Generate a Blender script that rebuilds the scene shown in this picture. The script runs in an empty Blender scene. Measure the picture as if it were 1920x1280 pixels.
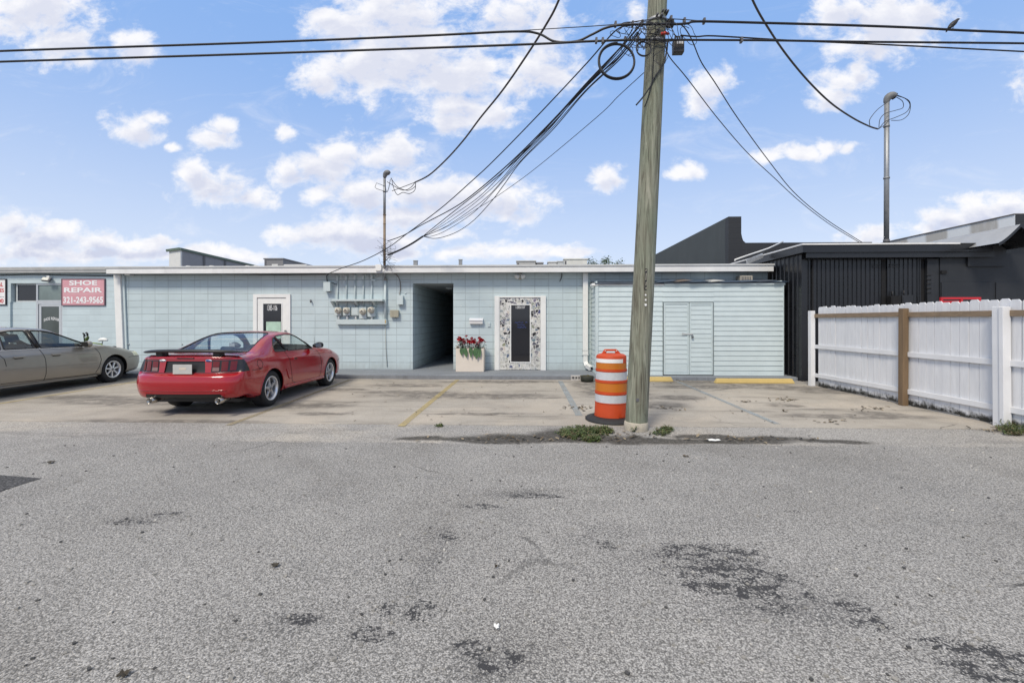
import bpy, bmesh, math, random
import numpy as np
from mathutils import Vector, Matrix
from mathutils.bvhtree import BVHTree
random.seed(7)
C = bpy.context.scene.collection
SC = bpy.context.scene

# ---------------------------------------------------------------- camera, sky, sun, exposure
H = 1.56                                    # eye height
YAW = math.atan(30 / 850)                   # the lens looks a little to the left of the wall's normal
cam_d = bpy.data.cameras.new("camera"); cam = bpy.data.objects.new("camera", cam_d); C.objects.link(cam)
cam.location = (0, 0, H); cam.rotation_euler = (math.pi / 2, 0, YAW)
cam_d.sensor_width = 36; cam_d.lens = 850 / 1920 * 36; cam_d.shift_y = -40 / 1920
cam_d.clip_start = 0.05; cam_d.clip_end = 2000
SC.camera = cam
SUN_EL, SUN_AZ = math.radians(48), math.radians(206)     # azimuth clockwise from +Y
SKY_STRENGTH = 0.085
SUN_STRENGTH = 2.5
SUN_ANGLE = math.radians(14)
SC.view_settings.view_transform = 'Standard'; SC.view_settings.look = 'None'
SC.view_settings.exposure = 0.25; SC.view_settings.gamma = 1.0
SC.cycles.max_bounces = 6; SC.cycles.transparent_max_bounces = 10; SC.cycles.caustics_reflective = False; SC.cycles.caustics_refractive = False
sun_d = bpy.data.lights.new("sun", 'SUN'); sun = bpy.data.objects.new("sun", sun_d); C.objects.link(sun)
sun_d.energy = SUN_STRENGTH; sun_d.angle = SUN_ANGLE; sun_d.color = (1.0, 0.91, 0.77)
sdir = Vector((math.sin(SUN_AZ) * math.cos(SUN_EL), math.cos(SUN_AZ) * math.cos(SUN_EL), math.sin(SUN_EL)))
sun.rotation_euler = sdir.to_track_quat('Z', 'Y').to_euler(); sun.location = (0, 0, 30)

cY, sY = math.cos(YAW), math.sin(YAW)
def ray(px, py):
    t = (px - 960) / 850; v = (600 - py) / 850
    return Vector((cY * t - sY, sY * t + cY, v))
def onY(px, py, Y):
    r = ray(px, py); k = Y / r.y
    return Vector((r.x * k, Y, H + r.z * k))
def onZ(px, py, z=0.0):
    r = ray(px, py); k = (z - H) / r.z
    return Vector((r.x * k, r.y * k, z))
def onX(px, py, X):
    r = ray(px, py); k = X / r.x
    return Vector((X, r.y * k, H + r.z * k))
def atD(px, py, d):
    r = ray(px, py)
    return Vector((r.x * d, r.y * d, H + r.z * d))
def cw(x, d, z=0.0):                        # metres right of / in front of the lens -> world
    return Vector((cY * x - sY * d, sY * x + cY * d, z))

# ---------------------------------------------------------------- node helpers
class NT:
    def __init__(s, nt): s.nt = nt
    def n(s, typ, ins=None, **props):
        nd = s.nt.nodes.new(typ)
        for k, v in props.items(): setattr(nd, k, v)
        if ins:
            for k, v in ins.items():
                sock = nd.inputs[k]
                if isinstance(v, bpy.types.NodeSocket): s.nt.links.new(v, sock)
                else: sock.default_value = v
        return nd
    def math(s, op, a, b=None, c=None, clamp=False):
        ins = {0: a}
        if b is not None: ins[1] = b
        if c is not None: ins[2] = c
        return s.n('ShaderNodeMath', ins, operation=op, use_clamp=clamp).outputs[0]
    def vmath(s, op, a, b=None, c=None):
        ins = {0: a}
        if b is not None: ins[1] = b
        if c is not None: ins[2] = c
        nd = s.n('ShaderNodeVectorMath', ins, operation=op)
        return nd.outputs['Value'] if op in ('LENGTH', 'DOT_PRODUCT', 'DISTANCE') else nd.outputs[0]
    def mix(s, f, a, b, typ='MIX'):
        nd = s.n('ShaderNodeMix', None, data_type='RGBA', blend_type=typ)
        for i, v in ((0, f), (6, a), (7, b)):
            if isinstance(v, bpy.types.NodeSocket): s.nt.links.new(v, nd.inputs[i])
            else: nd.inputs[i].default_value = v if i == 0 or len(v) == 4 else (*v, 1)
        return nd.outputs[2]
    def ss(s, v, a, b, lo=0.0, hi=1.0):
        nd = s.n('ShaderNodeMapRange', {0: v, 1: a, 2: b, 3: lo, 4: hi}, interpolation_type='SMOOTHSTEP')
        return nd.outputs[0]
    def noise(s, vec, scale, detail=4, rough=0.55, dist=0.0, dims='3D'):
        return s.n('ShaderNodeTexNoise', {'Vector': vec, 'Scale': scale, 'Detail': detail, 'Roughness': rough, 'Distortion': dist}, noise_dimensions=dims).outputs[0]
    def mapv(s, vec, scale=(1, 1, 1), loc=(0, 0, 0), rot=(0, 0, 0)):
        return s.n('ShaderNodeMapping', {'Vector': vec, 'Scale': scale, 'Location': loc, 'Rotation': rot}).outputs[0]
    def ramp(s, v, stops):
        nd = s.n('ShaderNodeValToRGB', {0: v}); el = nd.color_ramp.elements
        while len(el) > 1: el.remove(el[-1])
        el[0].position = stops[0][0]; el[0].color = (*stops[0][1], 1)
        for p, c in stops[1:]:
            e = el.new(p); e.color = (*c, 1)
        return nd.outputs[0]
    def blobs(s, vec, ells):                # 1 at the centre of the nearest ellipse, 0 on its rim, negative outside
        cur = None
        for (u, v, a, b) in ells:
            q = s.vmath('MULTIPLY_ADD', vec, (1 / a, 1 / b, 0), (-u / a, -v / b, 0))
            L = s.vmath('LENGTH', q)
            cur = L if cur is None else s.math('MINIMUM', cur, L)
        return s.math('SUBTRACT', 1.0, cur)

# ---------------------------------------------------------------- sky: Nishita air with cumulus clouds fixed by direction
CLOUDS = [(60,20,130,60),(120,75,90,40),(150,110,40,18),(250,75,40,22),(262,105,42,22),
 (610,30,50,22),(640,55,70,30),(740,40,130,75),(760,110,160,75),(600,150,52,30),(690,130,110,55),(850,140,110,55),(850,195,70,30),(850,225,68,22),(930,212,50,24),
 (960,30,80,45),(1020,60,60,60),(1010,130,80,45),(960,160,50,30),(1190,22,24,30),
 (258,240,50,26),(285,222,30,16),(320,275,14,9),(400,258,42,20),(418,238,26,20),(540,242,24,16),
 (365,325,40,26),(400,350,76,32),(470,370,40,18),(545,318,44,26),(600,310,70,30),(640,285,60,28),(740,290,58,38),(700,300,70,30),
 (600,365,40,20),(680,365,80,32),(790,360,120,36),(880,375,140,42),(960,385,66,36),(760,400,110,30),
 (580,440,70,24),(660,435,110,28),(720,455,130,22),(820,440,60,16),
 (30,420,60,24),(90,440,70,24),(50,465,110,26),(180,455,80,20),(270,460,90,12),(200,478,160,18),(440,478,70,16),(380,482,120,14),
 (860,478,70,12),(980,470,110,16),(1060,474,80,10),(760,482,40,10),
 (1135,328,28,22),(1155,338,24,10),(1285,318,34,20),(1270,328,34,12),(1330,165,34,30),(1320,195,30,26),(1350,150,26,20),(1590,150,46,26),(1560,185,46,24),(1600,130,26,16),
 (1580,20,60,36),(1660,40,110,55),(1620,80,60,30),(1650,98,50,22),(1720,30,60,40),
 (1440,296,32,14),(1500,288,40,14),(1545,280,36,14),(1590,280,16,10),(1840,395,60,30),(1790,410,70,24),(1890,385,60,30),(1740,430,50,14),(1620,440,40,18),
 (2050,150,120,60),(2150,330,160,50),(-150,300,120,50),(-260,120,180,70),(300,-160,200,70),(1000,-220,260,90),(1700,-180,220,80),(-500,420,220,50),(2500,420,260,50)]
def sky_uv(px, py):
    r = ray(px, py); return r.x / r.y, r.z / r.y
world = bpy.data.worlds.new("World"); SC.world = world; world.use_nodes = True
wn = NT(world.node_tree); world.node_tree.nodes.clear()
# cloud field node group
grp = bpy.data.node_groups.new("cloud_field", 'ShaderNodeTree')
grp.interface.new_socket("Vec", in_out='INPUT', socket_type='NodeSocketVector')
grp.interface.new_socket("Field", in_out='OUTPUT', socket_type='NodeSocketFloat')
grp.interface.new_socket("Body", in_out='OUTPUT', socket_type='NodeSocketFloat')
g = NT(grp); gi = g.n('NodeGroupInput'); go = g.n('NodeGroupOutput')
els = []
for (px, py, rx, ry) in CLOUDS:
    u, v = sky_uv(px, py); els.append((u, v, rx / 850 * 1.12, ry / 850 * 1.2))
wv = g.n('ShaderNodeTexNoise', {'Vector': gi.outputs[0], 'Scale': 9.0, 'Detail': 3, 'Roughness': 0.5}).outputs['Color']
warp = g.vmath('MULTIPLY_ADD', g.vmath('SUBTRACT', wv, (0.5, 0.5, 0.5)), (0.085, 0.05, 0), gi.outputs[0])
bl = g.blobs(warp, els)
bl = g.math('MAXIMUM', bl, -1.2)
st = g.mapv(gi.outputs[0], (1, 1.45, 1))
n1 = g.noise(st, 15.0, 10, 0.64, 0.25)
n2 = g.noise(st, 6.0, 2, 0.5)
nn = g.math('ADD', g.math('MULTIPLY', g.math('SUBTRACT', n1, 0.5), 2.7), g.math('MULTIPLY', g.math('SUBTRACT', n2, 0.5), 0.55))
grp.links.new(g.math('ADD', bl, nn), go.inputs[0])
grp.links.new(g.math('ADD', bl, g.math('MULTIPLY', nn, 0.45)), go.inputs[1])
tc = wn.n('ShaderNodeTexCoord').outputs['Generated']
sp = wn.n('ShaderNodeSeparateXYZ', {0: tc})
ay = wn.math('MAXIMUM', wn.math('ABSOLUTE', sp.outputs[1]), 0.05)
uv = wn.n('ShaderNodeCombineXYZ', {0: wn.math('DIVIDE', sp.outputs[0], ay), 1: wn.math('DIVIDE', sp.outputs[2], ay), 2: 0.0}).outputs[0]
f0 = wn.n('ShaderNodeGroup', {0: uv}, node_tree=grp) if False else wn.nt.nodes.new('ShaderNodeGroup')
f0.node_tree = grp; wn.nt.links.new(uv, f0.inputs[0])
f1 = wn.nt.nodes.new('ShaderNodeGroup'); f1.node_tree = grp
wn.nt.links.new(wn.vmath('ADD', uv, (-0.010, 0.024, 0)), f1.inputs[0])
d0, d1 = f0.outputs[0], f1.outputs[0]
dens = wn.ss(d0, -0.22, 0.70)
cirrus = wn.math('MULTIPLY', wn.ss(wn.noise(wn.mapv(uv, (1.0, 2.6, 1)), 3.2, 8, 0.68, 1.2), 0.50, 0.80), 0.34)
dens = wn.math('MAXIMUM', dens, cirrus)
shade = wn.math('MULTIPLY', wn.ss(f1.outputs[1], 0.0, 0.9), wn.ss(f0.outputs[1], -0.1, 0.7))
nish = wn.n('ShaderNodeTexSky', sky_type='NISHITA', sun_disc=False, sun_elevation=SUN_EL, sun_rotation=SUN_AZ, air_density=1.0, dust_density=0.6, ozone_density=1.5)
hz = wn.math('POWER', wn.ss(sp.outputs[2], -0.05, 0.56, 1.0, 0.0), 1.15)
K = 1.0 / SKY_STRENGTH
veil = wn.mix(hz, (0.255 * K, 0.445 * K, 0.83 * K), (0.70 * K, 0.765 * K, 0.89 * K))     # thin bright summer haze, palest at the horizon
sky_col = wn.mix(0.82, nish.outputs[0], veil)
low = wn.ss(sp.outputs[2], 0.05, 0.40, 1.0, 0.62)
mot = wn.math('MULTIPLY', wn.math('SUBTRACT', wn.noise(wn.mapv(uv, (1, 1.6, 1)), 13.0, 6, 0.6), 0.47), 2.2)
shade = wn.math('MULTIPLY', wn.math('ADD', shade, wn.math('MULTIPLY', mot, wn.ss(f0.outputs[1], -0.1, 0.5)), clamp=True), 1.0)
ccol = wn.mix(wn.math('MULTIPLY', shade, low), (0.86 * K, 0.85 * K, 0.86 * K), (0.52 * K, 0.55 * K, 0.68 * K))
final = wn.mix(wn.math('MULTIPLY', dens, 0.93), sky_col, ccol)
# a bright unseen cloud deck added overhead for neutral ambient fill
deck = wn.math('MULTIPLY', wn.ss(sp.outputs[2], 0.58, 0.78), wn.ss(wn.noise(tc, 3.0, 5), 0.25, 0.6, 0.55, 1.0))
final = wn.mix(deck, final, (0.80 * K, 0.76 * K, 0.71 * K))
bg = wn.n('ShaderNodeBackground', {0: final, 1: SKY_STRENGTH})
wo = wn.n('ShaderNodeOutputWorld', {0: bg.outputs[0]})
world.cycles.sampling_method = 'MANUAL'; world.cycles.sample_map_resolution = 512

# ---------------------------------------------------------------- materials
MATS = {}
def newmat(name):
    m = bpy.data.materials.new(name); m.use_nodes = True; m.node_tree.nodes.clear()
    t = NT(m.node_tree); out = t.n('ShaderNodeOutputMaterial')
    b = t.n('ShaderNodeBsdfPrincipled'); m.node_tree.links.new(b.outputs[0], out.inputs[0])
    MATS[name] = m
    return m, t, b
def lk(t, a, b): t.nt.links.new(a, b)
def M(name, col, rough=0.6, var=0.15, scale=6.0, bump=0.0, bscale=60.0, metal=0.0, coat=0.0, stretch=(1, 1, 1), spec=0.5, dirt=0.0, dcol=(0.08, 0.07, 0.055), grime=0.0):
    if name in MATS: return MATS[name]
    m, t, b = newmat(name)
    pos = t.n('ShaderNodeTexCoord').outputs['Object']
    v = t.mapv(pos, stretch)
    n = t.noise(v, scale, 6, 0.6)
    lo = tuple(c * (1 - var) for c in col); hi = tuple(min(1, c * (1 + var)) for c in col)
    c = t.ramp(n, [(0.25, lo), (0.75, hi)])
    if dirt > 0:
        dn = t.ss(t.noise(t.mapv(pos, (1, 1, 0.35)), 2.3, 8, 0.7), 0.52, 0.80)
        c = t.mix(t.math('MULTIPLY', dn, dirt), c, dcol)
    if grime > 0:
        gn = t.ss(t.noise(t.mapv(pos, (14, 14, 0.9)), 1.0, 5, 0.65), 0.55, 0.78)
        c = t.mix(t.math('MULTIPLY', gn, grime), c, dcol)
    lk(t, c, b.inputs['Base Color'])
    b.inputs['Metallic'].default_value = metal; b.inputs['Coat Weight'].default_value = coat
    b.inputs['Coat Roughness'].default_value = 0.04
    b.inputs['Specular IOR Level'].default_value = spec
    lk(t, t.ss(n, 0.2, 0.8, max(0.02, rough - 0.08), min(1, rough + 0.08)), b.inputs['Roughness'])
    if bump > 0:
        bn = t.noise(v, bscale, 4, 0.6)
        lk(t, t.n('ShaderNodeBump', {'Strength': bump, 'Distance': 0.01, 'Height': bn}).outputs[0], b.inputs['Normal'])
    return m
def glass_mat(name, tint, gloss_mix=0.10, rough=0.01):
    m = bpy.data.materials.new(name); m.use_nodes = True; m.node_tree.nodes.clear(); t = NT(m.node_tree)
    tr = t.n('ShaderNodeBsdfTransparent', {0: (*tint, 1)})
    gl = t.n('ShaderNodeBsdfGlossy', {0: (1, 1, 1, 1), 'Roughness': rough})
    bf = t.n('ShaderNodeNewGeometry').outputs['Backfacing']
    fr = t.n('ShaderNodeFresnel', {0: t.math('MULTIPLY_ADD', bf, -0.8333, 1.5)}).outputs[0]
    f = t.math('ADD', t.math('MULTIPLY', fr, 0.9), gloss_mix, clamp=True)
    mx = t.n('ShaderNodeMixShader', {0: f, 1: tr.outputs[0], 2: gl.outputs[0]})
    t.n('ShaderNodeOutputMaterial', {0: mx.outputs[0]}); MATS[name] = m
    return m

def block_wall_mat(name, col, joint=0.72, bw=0.406, bh=0.203, off=0.0, zoff=0.11, vj=0.75):
    m, t, b = newmat(name)
    pos = t.n('ShaderNodeNewGeometry').outputs['Position']
    s = t.n('ShaderNodeSeparateXYZ', {0: pos})
    u = t.math('ADD', s.outputs[0], s.outputs[1])
    wob = t.math('MULTIPLY', t.math('SUBTRACT', t.noise(pos, 3.0, 3), 0.5), 0.010)
    zz = t.math('ADD', t.math('SUBTRACT', s.outputs[2], zoff), wob)
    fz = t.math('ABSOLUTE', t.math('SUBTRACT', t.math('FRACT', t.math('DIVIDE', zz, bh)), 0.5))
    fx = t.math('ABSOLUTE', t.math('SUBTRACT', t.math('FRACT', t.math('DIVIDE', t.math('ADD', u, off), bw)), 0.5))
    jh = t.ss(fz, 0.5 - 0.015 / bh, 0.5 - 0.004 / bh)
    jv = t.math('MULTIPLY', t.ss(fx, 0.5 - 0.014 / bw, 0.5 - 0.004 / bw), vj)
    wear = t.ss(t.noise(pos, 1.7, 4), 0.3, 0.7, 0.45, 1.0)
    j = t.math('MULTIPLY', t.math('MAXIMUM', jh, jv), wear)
    n = t.noise(pos, 1.1, 6, 0.6); n2 = t.noise(t.mapv(pos, (3.2, 3.2, 0.5)), 1.6, 6, 0.65)
    cell = t.n('ShaderNodeTexWhiteNoise', {0: t.n('ShaderNodeCombineXYZ', {0: t.math('FLOOR', t.math('DIVIDE', t.math('ADD', u, off), bw)), 1: t.math('FLOOR', t.math('DIVIDE', zz, bh)), 2: 0.0}).outputs[0]}, noise_dimensions='3D').outputs[0]
    c = t.ramp(t.math('ADD', t.math('MULTIPLY', n, 0.8), t.math('MULTIPLY', cell, 0.2)), [(0.3, tuple(x * 0.92 for x in col)), (0.7, tuple(min(1, x * 1.06) for x in col))])
    c = t.mix(t.ss(n2, 0.52, 0.85, 0, 0.35), c, (col[0] * 0.72, col[1] * 0.72, col[2] * 0.70))
    base = t.ss(t.math('ADD', s.outputs[2], t.math('MULTIPLY', t.math('SUBTRACT', t.noise(t.mapv(pos, (6, 6, 2)), 1.5, 6, 0.7), 0.5), 0.55)), 0.10, 0.42, 1, 0)
    c = t.mix(t.math('MULTIPLY', base, 0.38), c, (0.30, 0.31, 0.29))
    run = t.math('MULTIPLY', t.ss(t.noise(t.mapv(pos, (11, 11, 0.5)), 1.0, 5, 0.65), 0.60, 0.80), t.ss(s.outputs[2], 1.2, 3.0, 0.05, 0.4))
    c = t.mix(run, c, (0.33, 0.36, 0.36))
    c = t.mix(j, c, tuple(x * (1 - joint * 0.58) for x in col))  # joint shade put into the colour; the joints share the wall's paint
    lk(t, c, b.inputs['Base Color']); b.inputs['Roughness'].default_value = 0.62
    grain = t.noise(pos, 70, 3)
    h = t.math('SUBTRACT', t.math('MULTIPLY', grain, 0.12), j)
    lk(t, t.n('ShaderNodeBump', {'Strength': 0.6, 'Distance': 0.006, 'Height': h}).outputs[0], b.inputs['Normal'])
    return m

WALL = (0.505, 0.592, 0.614)
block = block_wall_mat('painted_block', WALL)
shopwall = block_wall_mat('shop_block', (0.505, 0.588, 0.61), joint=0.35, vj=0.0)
siding_m = M('pale_blue_siding', (0.55, 0.63, 0.64), 0.5, 0.05, 3, dirt=0.18, dcol=(0.30, 0.36, 0.36), grime=0.12)
bluepaint = M('pale_blue_paint', (0.53, 0.61, 0.62), 0.5, 0.06, 4, dirt=0.15, dcol=(0.25, 0.28, 0.28))
white = M('white_trim', (0.76, 0.76, 0.74), 0.5, 0.05, 5, dirt=0.12, dcol=(0.42, 0.41, 0.37), grime=0.08)
fascia_m = M('fascia_white', (0.74, 0.74, 0.73), 0.55, 0.08, 3, dirt=0.3, dcol=(0.36, 0.35, 0.33), grime=0.15)
fenceW = None
grey_paint = M('grey_paint', (0.45, 0.47, 0.47), 0.5, 0.1, 5)
grey_dark = M('dark_grey', (0.10, 0.10, 0.11), 0.6, 0.15, 5)
blackm = M('black_rubber', (0.018, 0.018, 0.02), 0.65, 0.2, 8)
wire_m = M('black_cable', (0.012, 0.013, 0.018), 0.5, 0.2, 5)
metal = M('galvanised', (0.30, 0.31, 0.32), 0.5, 0.12, 8, metal=0.6)
chrome = M('chrome', (0.75, 0.75, 0.76), 0.12, 0.03, 5, metal=1.0)
rust = M('rusty_pipe', (0.23, 0.175, 0.125), 0.8, 0.35, 9, bump=0.3)
darkglass = M('dark_glass', (0.012, 0.013, 0.018), 0.05, 0.05, 1, spec=0.6)
# ---------------------------------------------------------------- mesh builder
class MB:
    def __init__(s): s.v = []; s.f = []; s.sm = []; s.mi = []; s.cur = 0
    def add(s, vs, fs, smooth=False):
        o = len(s.v); s.v.extend([tuple(v) for v in vs])
        for f in fs: s.f.append([i + o for i in f]); s.sm.append(smooth); s.mi.append(s.cur)
        return s
    def box(s, x0, x1, y0, y1, z0, z1):
        if x0 > x1: x0, x1 = x1, x0
        if y0 > y1: y0, y1 = y1, y0
        if z0 > z1: z0, z1 = z1, z0
        vs = [(x, y, z) for z in (z0, z1) for y in (y0, y1) for x in (x0, x1)]
        return s.add(vs, [(0, 2, 3, 1), (4, 5, 7, 6), (0, 1, 5, 4), (2, 6, 7, 3), (0, 4, 6, 2), (1, 3, 7, 5)])
    def obox(s, c, size, R=None):
        R = R or Matrix.Identity(3); hx, hy, hz = [a / 2 for a in size]; c = Vector(c)
        vs = [c + R @ Vector((x, y, z)) for z in (-hz, hz) for y in (-hy, hy) for x in (-hx, hx)]
        return s.add(vs, [(0, 2, 3, 1), (4, 5, 7, 6), (0, 1, 5, 4), (2, 6, 7, 3), (0, 4, 6, 2), (1, 3, 7, 5)])
    def beam(s, a, b, w, h, up=(0, 0, 1)):
        a = Vector(a); b = Vector(b); d = (b - a); L = d.length; d.normalize()
        u = Vector(up); x = d.cross(u)
        if x.length < 1e-4: x = d.cross(Vector((1, 0, 0)))
        x.normalize(); z = x.cross(d)
        R = Matrix((x, d, z)).transposed()
        return s.obox((a + b) / 2, (w, L, h), R)
    def tube(s, pts, r, n=8, closed=False, caps=True):
        pts = [Vector(p) for p in pts]; k = len(pts)
        rs = r if isinstance(r, (list, tuple)) else [r] * k
        tang = []
        for i in range(k):
            a = pts[(i - 1) % k] if (closed or i > 0) else pts[i]; b = pts[(i + 1) % k] if (closed or i < k - 1) else pts[i]
            d = b - a; tang.append(d.normalized() if d.length > 1e-9 else Vector((0, 0, 1)))
        x = tang[0].orthogonal().normalized(); vs = []
        for i in range(k):
            x = x - tang[i] * x.dot(tang[i])
            x = x.normalized() if x.length > 1e-6 else tang[i].orthogonal().normalized()
            y = tang[i].cross(x)
            for j in range(n):
                a = 2 * math.pi * j / n; vs.append(pts[i] + (x * math.cos(a) + y * math.sin(a)) * rs[i])
        fs = []
        for i in range(k if closed else k - 1):
            i2 = (i + 1) % k
            for j in range(n): fs.append((i * n + j, i * n + (j + 1) % n, i2 * n + (j + 1) % n, i2 * n + j))
        if not closed and caps: fs.append(tuple(range(n - 1, -1, -1))); fs.append(tuple((k - 1) * n + j for j in range(n)))
        return s.add(vs, fs, True)
    def lathe(s, prof, c=(0, 0, 0), n=24, axis='Z', smooth=True):
        c = Vector(c); vs = []; k = len(prof)
        for (r, h) in prof:
            for j in range(n):
                a = 2 * math.pi * j / n; p = (r * math.cos(a), r * math.sin(a), h)
                if axis == 'Y': p = (p[0], p[2], p[1])
                if axis == 'X': p = (p[2], p[0], p[1])
                vs.append(c + Vector(p))
        fs = []
        for i in range(k - 1):
            for j in range(n):
                q = (i * n + j, i * n + (j + 1) % n, (i + 1) * n + (j + 1) % n, (i + 1) * n + j)
                fs.append(q if axis != 'Y' else q[::-1])
        return s.add(vs, fs, smooth)
    def prism(s, poly, y0, y1, plane='XZ'):
        n = len(poly)
        mk = {'XZ': lambda p, e: (p[0], e, p[1]), 'YZ': lambda p, e: (e, p[0], p[1]), 'XY': lambda p, e: (p[0], p[1], e)}[plane]
        vs = [mk(p, y0) for p in poly] + [mk(p, y1) for p in poly]
        fs = [tuple(range(n)), tuple(range(2 * n - 1, n - 1, -1))]
        for i in range(n): fs.append((i, i + n, (i + 1) % n + n, (i + 1) % n))
        return s.add(vs, fs)
    def build(s, name, mat, parent=None, bevel=0.0, sub=0, world=True, fix=True, autosmooth=False):
        me = bpy.data.meshes.new(name); me.from_pydata(s.v, [], s.f)
        for m in (mat if isinstance(mat, (list, tuple)) else [mat]): me.materials.append(m)
        me.polygons.foreach_set('use_smooth', s.sm); me.polygons.foreach_set('material_index', s.mi)
        if fix:
            bm = bmesh.new(); bm.from_mesh(me); bmesh.ops.recalc_face_normals(bm, faces=bm.faces); bm.to_mesh(me); bm.free()
        me.update()
        o = bpy.data.objects.new(name, me); C.objects.link(o)
        if parent:
            o.parent = parent
            if world and parent.parent is None: o.matrix_parent_inverse = parent.matrix_basis.inverted()
        if bevel:
            md = o.modifiers.new('bevel', 'BEVEL'); md.width = bevel; md.segments = 2; md.limit_method = 'ANGLE'; md.angle_limit = 0.7
        if sub:
            md = o.modifiers.new('sub', 'SUBSURF'); md.levels = sub; md.render_levels = sub
        return o
def tag(o, label=None, cat=None, group=None, kind=None):
    if label: o['label'] = label
    if cat: o['category'] = cat
    if group: o['group'] = group
    if kind: o['kind'] = kind
    return o
def thing(name, label, cat, loc=(0, 0, 0), rz=0.0, group=None):
    o = bpy.data.objects.new(name, None); C.objects.link(o); o.location = loc; o.rotation_euler = (0, 0, rz); o.empty_display_size = 0.2
    o.matrix_basis = Matrix.Translation(Vector(loc)) @ Matrix.Rotation(rz, 4, 'Z')
    return tag(o, label, cat, group)
def one(mb, name, mat, label, cat, group=None, **kw):
    return tag(mb.build(name, mat, None, **kw), label, cat, group)
def spline(pts, n=10):
    P = [Vector(p) for p in pts]; out = []
    for i in range(len(P) - 1):
        p0 = P[max(i - 1, 0)]; p1 = P[i]; p2 = P[i + 1]; p3 = P[min(i + 2, len(P) - 1)]
        for k in range(n):
            t = k / n
            out.append(0.5 * ((2 * p1) + (p2 - p0) * t + (2 * p0 - 5 * p1 + 4 * p2 - p3) * t * t + (3 * p1 - p0 - 3 * p2 + p3) * t ** 3))
    out.append(P[-1]); return out
def text_mesh(name, s, mat, parent, cx, Y, cz, w=None, h=0.1, bold=0.0, arc=0.0, extrude=0.002, rot=None, loc=None, align='c', shear=0.0):
    cu = bpy.data.curves.new(name, 'FONT'); cu.body = s; cu.offset = bold; cu.extrude = 0; cu.shear = shear; cu.resolution_u = 3
    o = bpy.data.objects.new(name, cu); C.objects.link(o)
    bpy.context.view_layer.update()
    me = bpy.data.meshes.new_from_object(o.evaluated_get(bpy.context.evaluated_depsgraph_get()))
    bpy.data.objects.remove(o)
    co = np.empty(len(me.vertices) * 3); me.vertices.foreach_get('co', co); co = co.reshape(-1, 3)
    mn = co.min(0); mx = co.max(0); sc = h / (mx[1] - mn[1]); sx = sc if w is None else w / (mx[0] - mn[0])
    X = (co[:, 0] - (mn[0] + mx[0]) / 2) * sx; Z = (co[:, 1] - (mn[1] + mx[1]) / 2) * sc
    if align == 'r': X = X - X.max()
    if align == 'l': X = X - X.min()
    if arc: Z = Z - arc * X * X
    out = np.stack([X + cx, np.full_like(X, Y), Z + cz], 1)
    if rot is not None:
        loc = Vector(loc); out = np.array([list(loc + rot @ Vector((x, 0, z))) for x, z in zip(X, Z)])
    me.vertices.foreach_set('co', out.ravel()); me.materials.clear(); me.materials.append(mat); me.polygons.foreach_set('use_smooth', [False] * len(me.polygons)); me.polygons.foreach_set('material_index', [0] * len(me.polygons)); me.update(); me.name = name
    ob = bpy.data.objects.new(name, me); C.objects.link(ob)
    if parent is not None:
        ob.parent = parent
        if parent.parent is None: ob.matrix_parent_inverse = parent.matrix_basis.inverted()
    md = ob.modifiers.new('thick', 'SOLIDIFY'); md.thickness = extrude; md.offset = 0
    return ob
def copy_tree(o, parent=None):
    c = o.copy(); C.objects.link(c)
    if parent: c.parent = parent
    for ch in list(o.children): copy_tree(ch, c)
    return c
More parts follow.
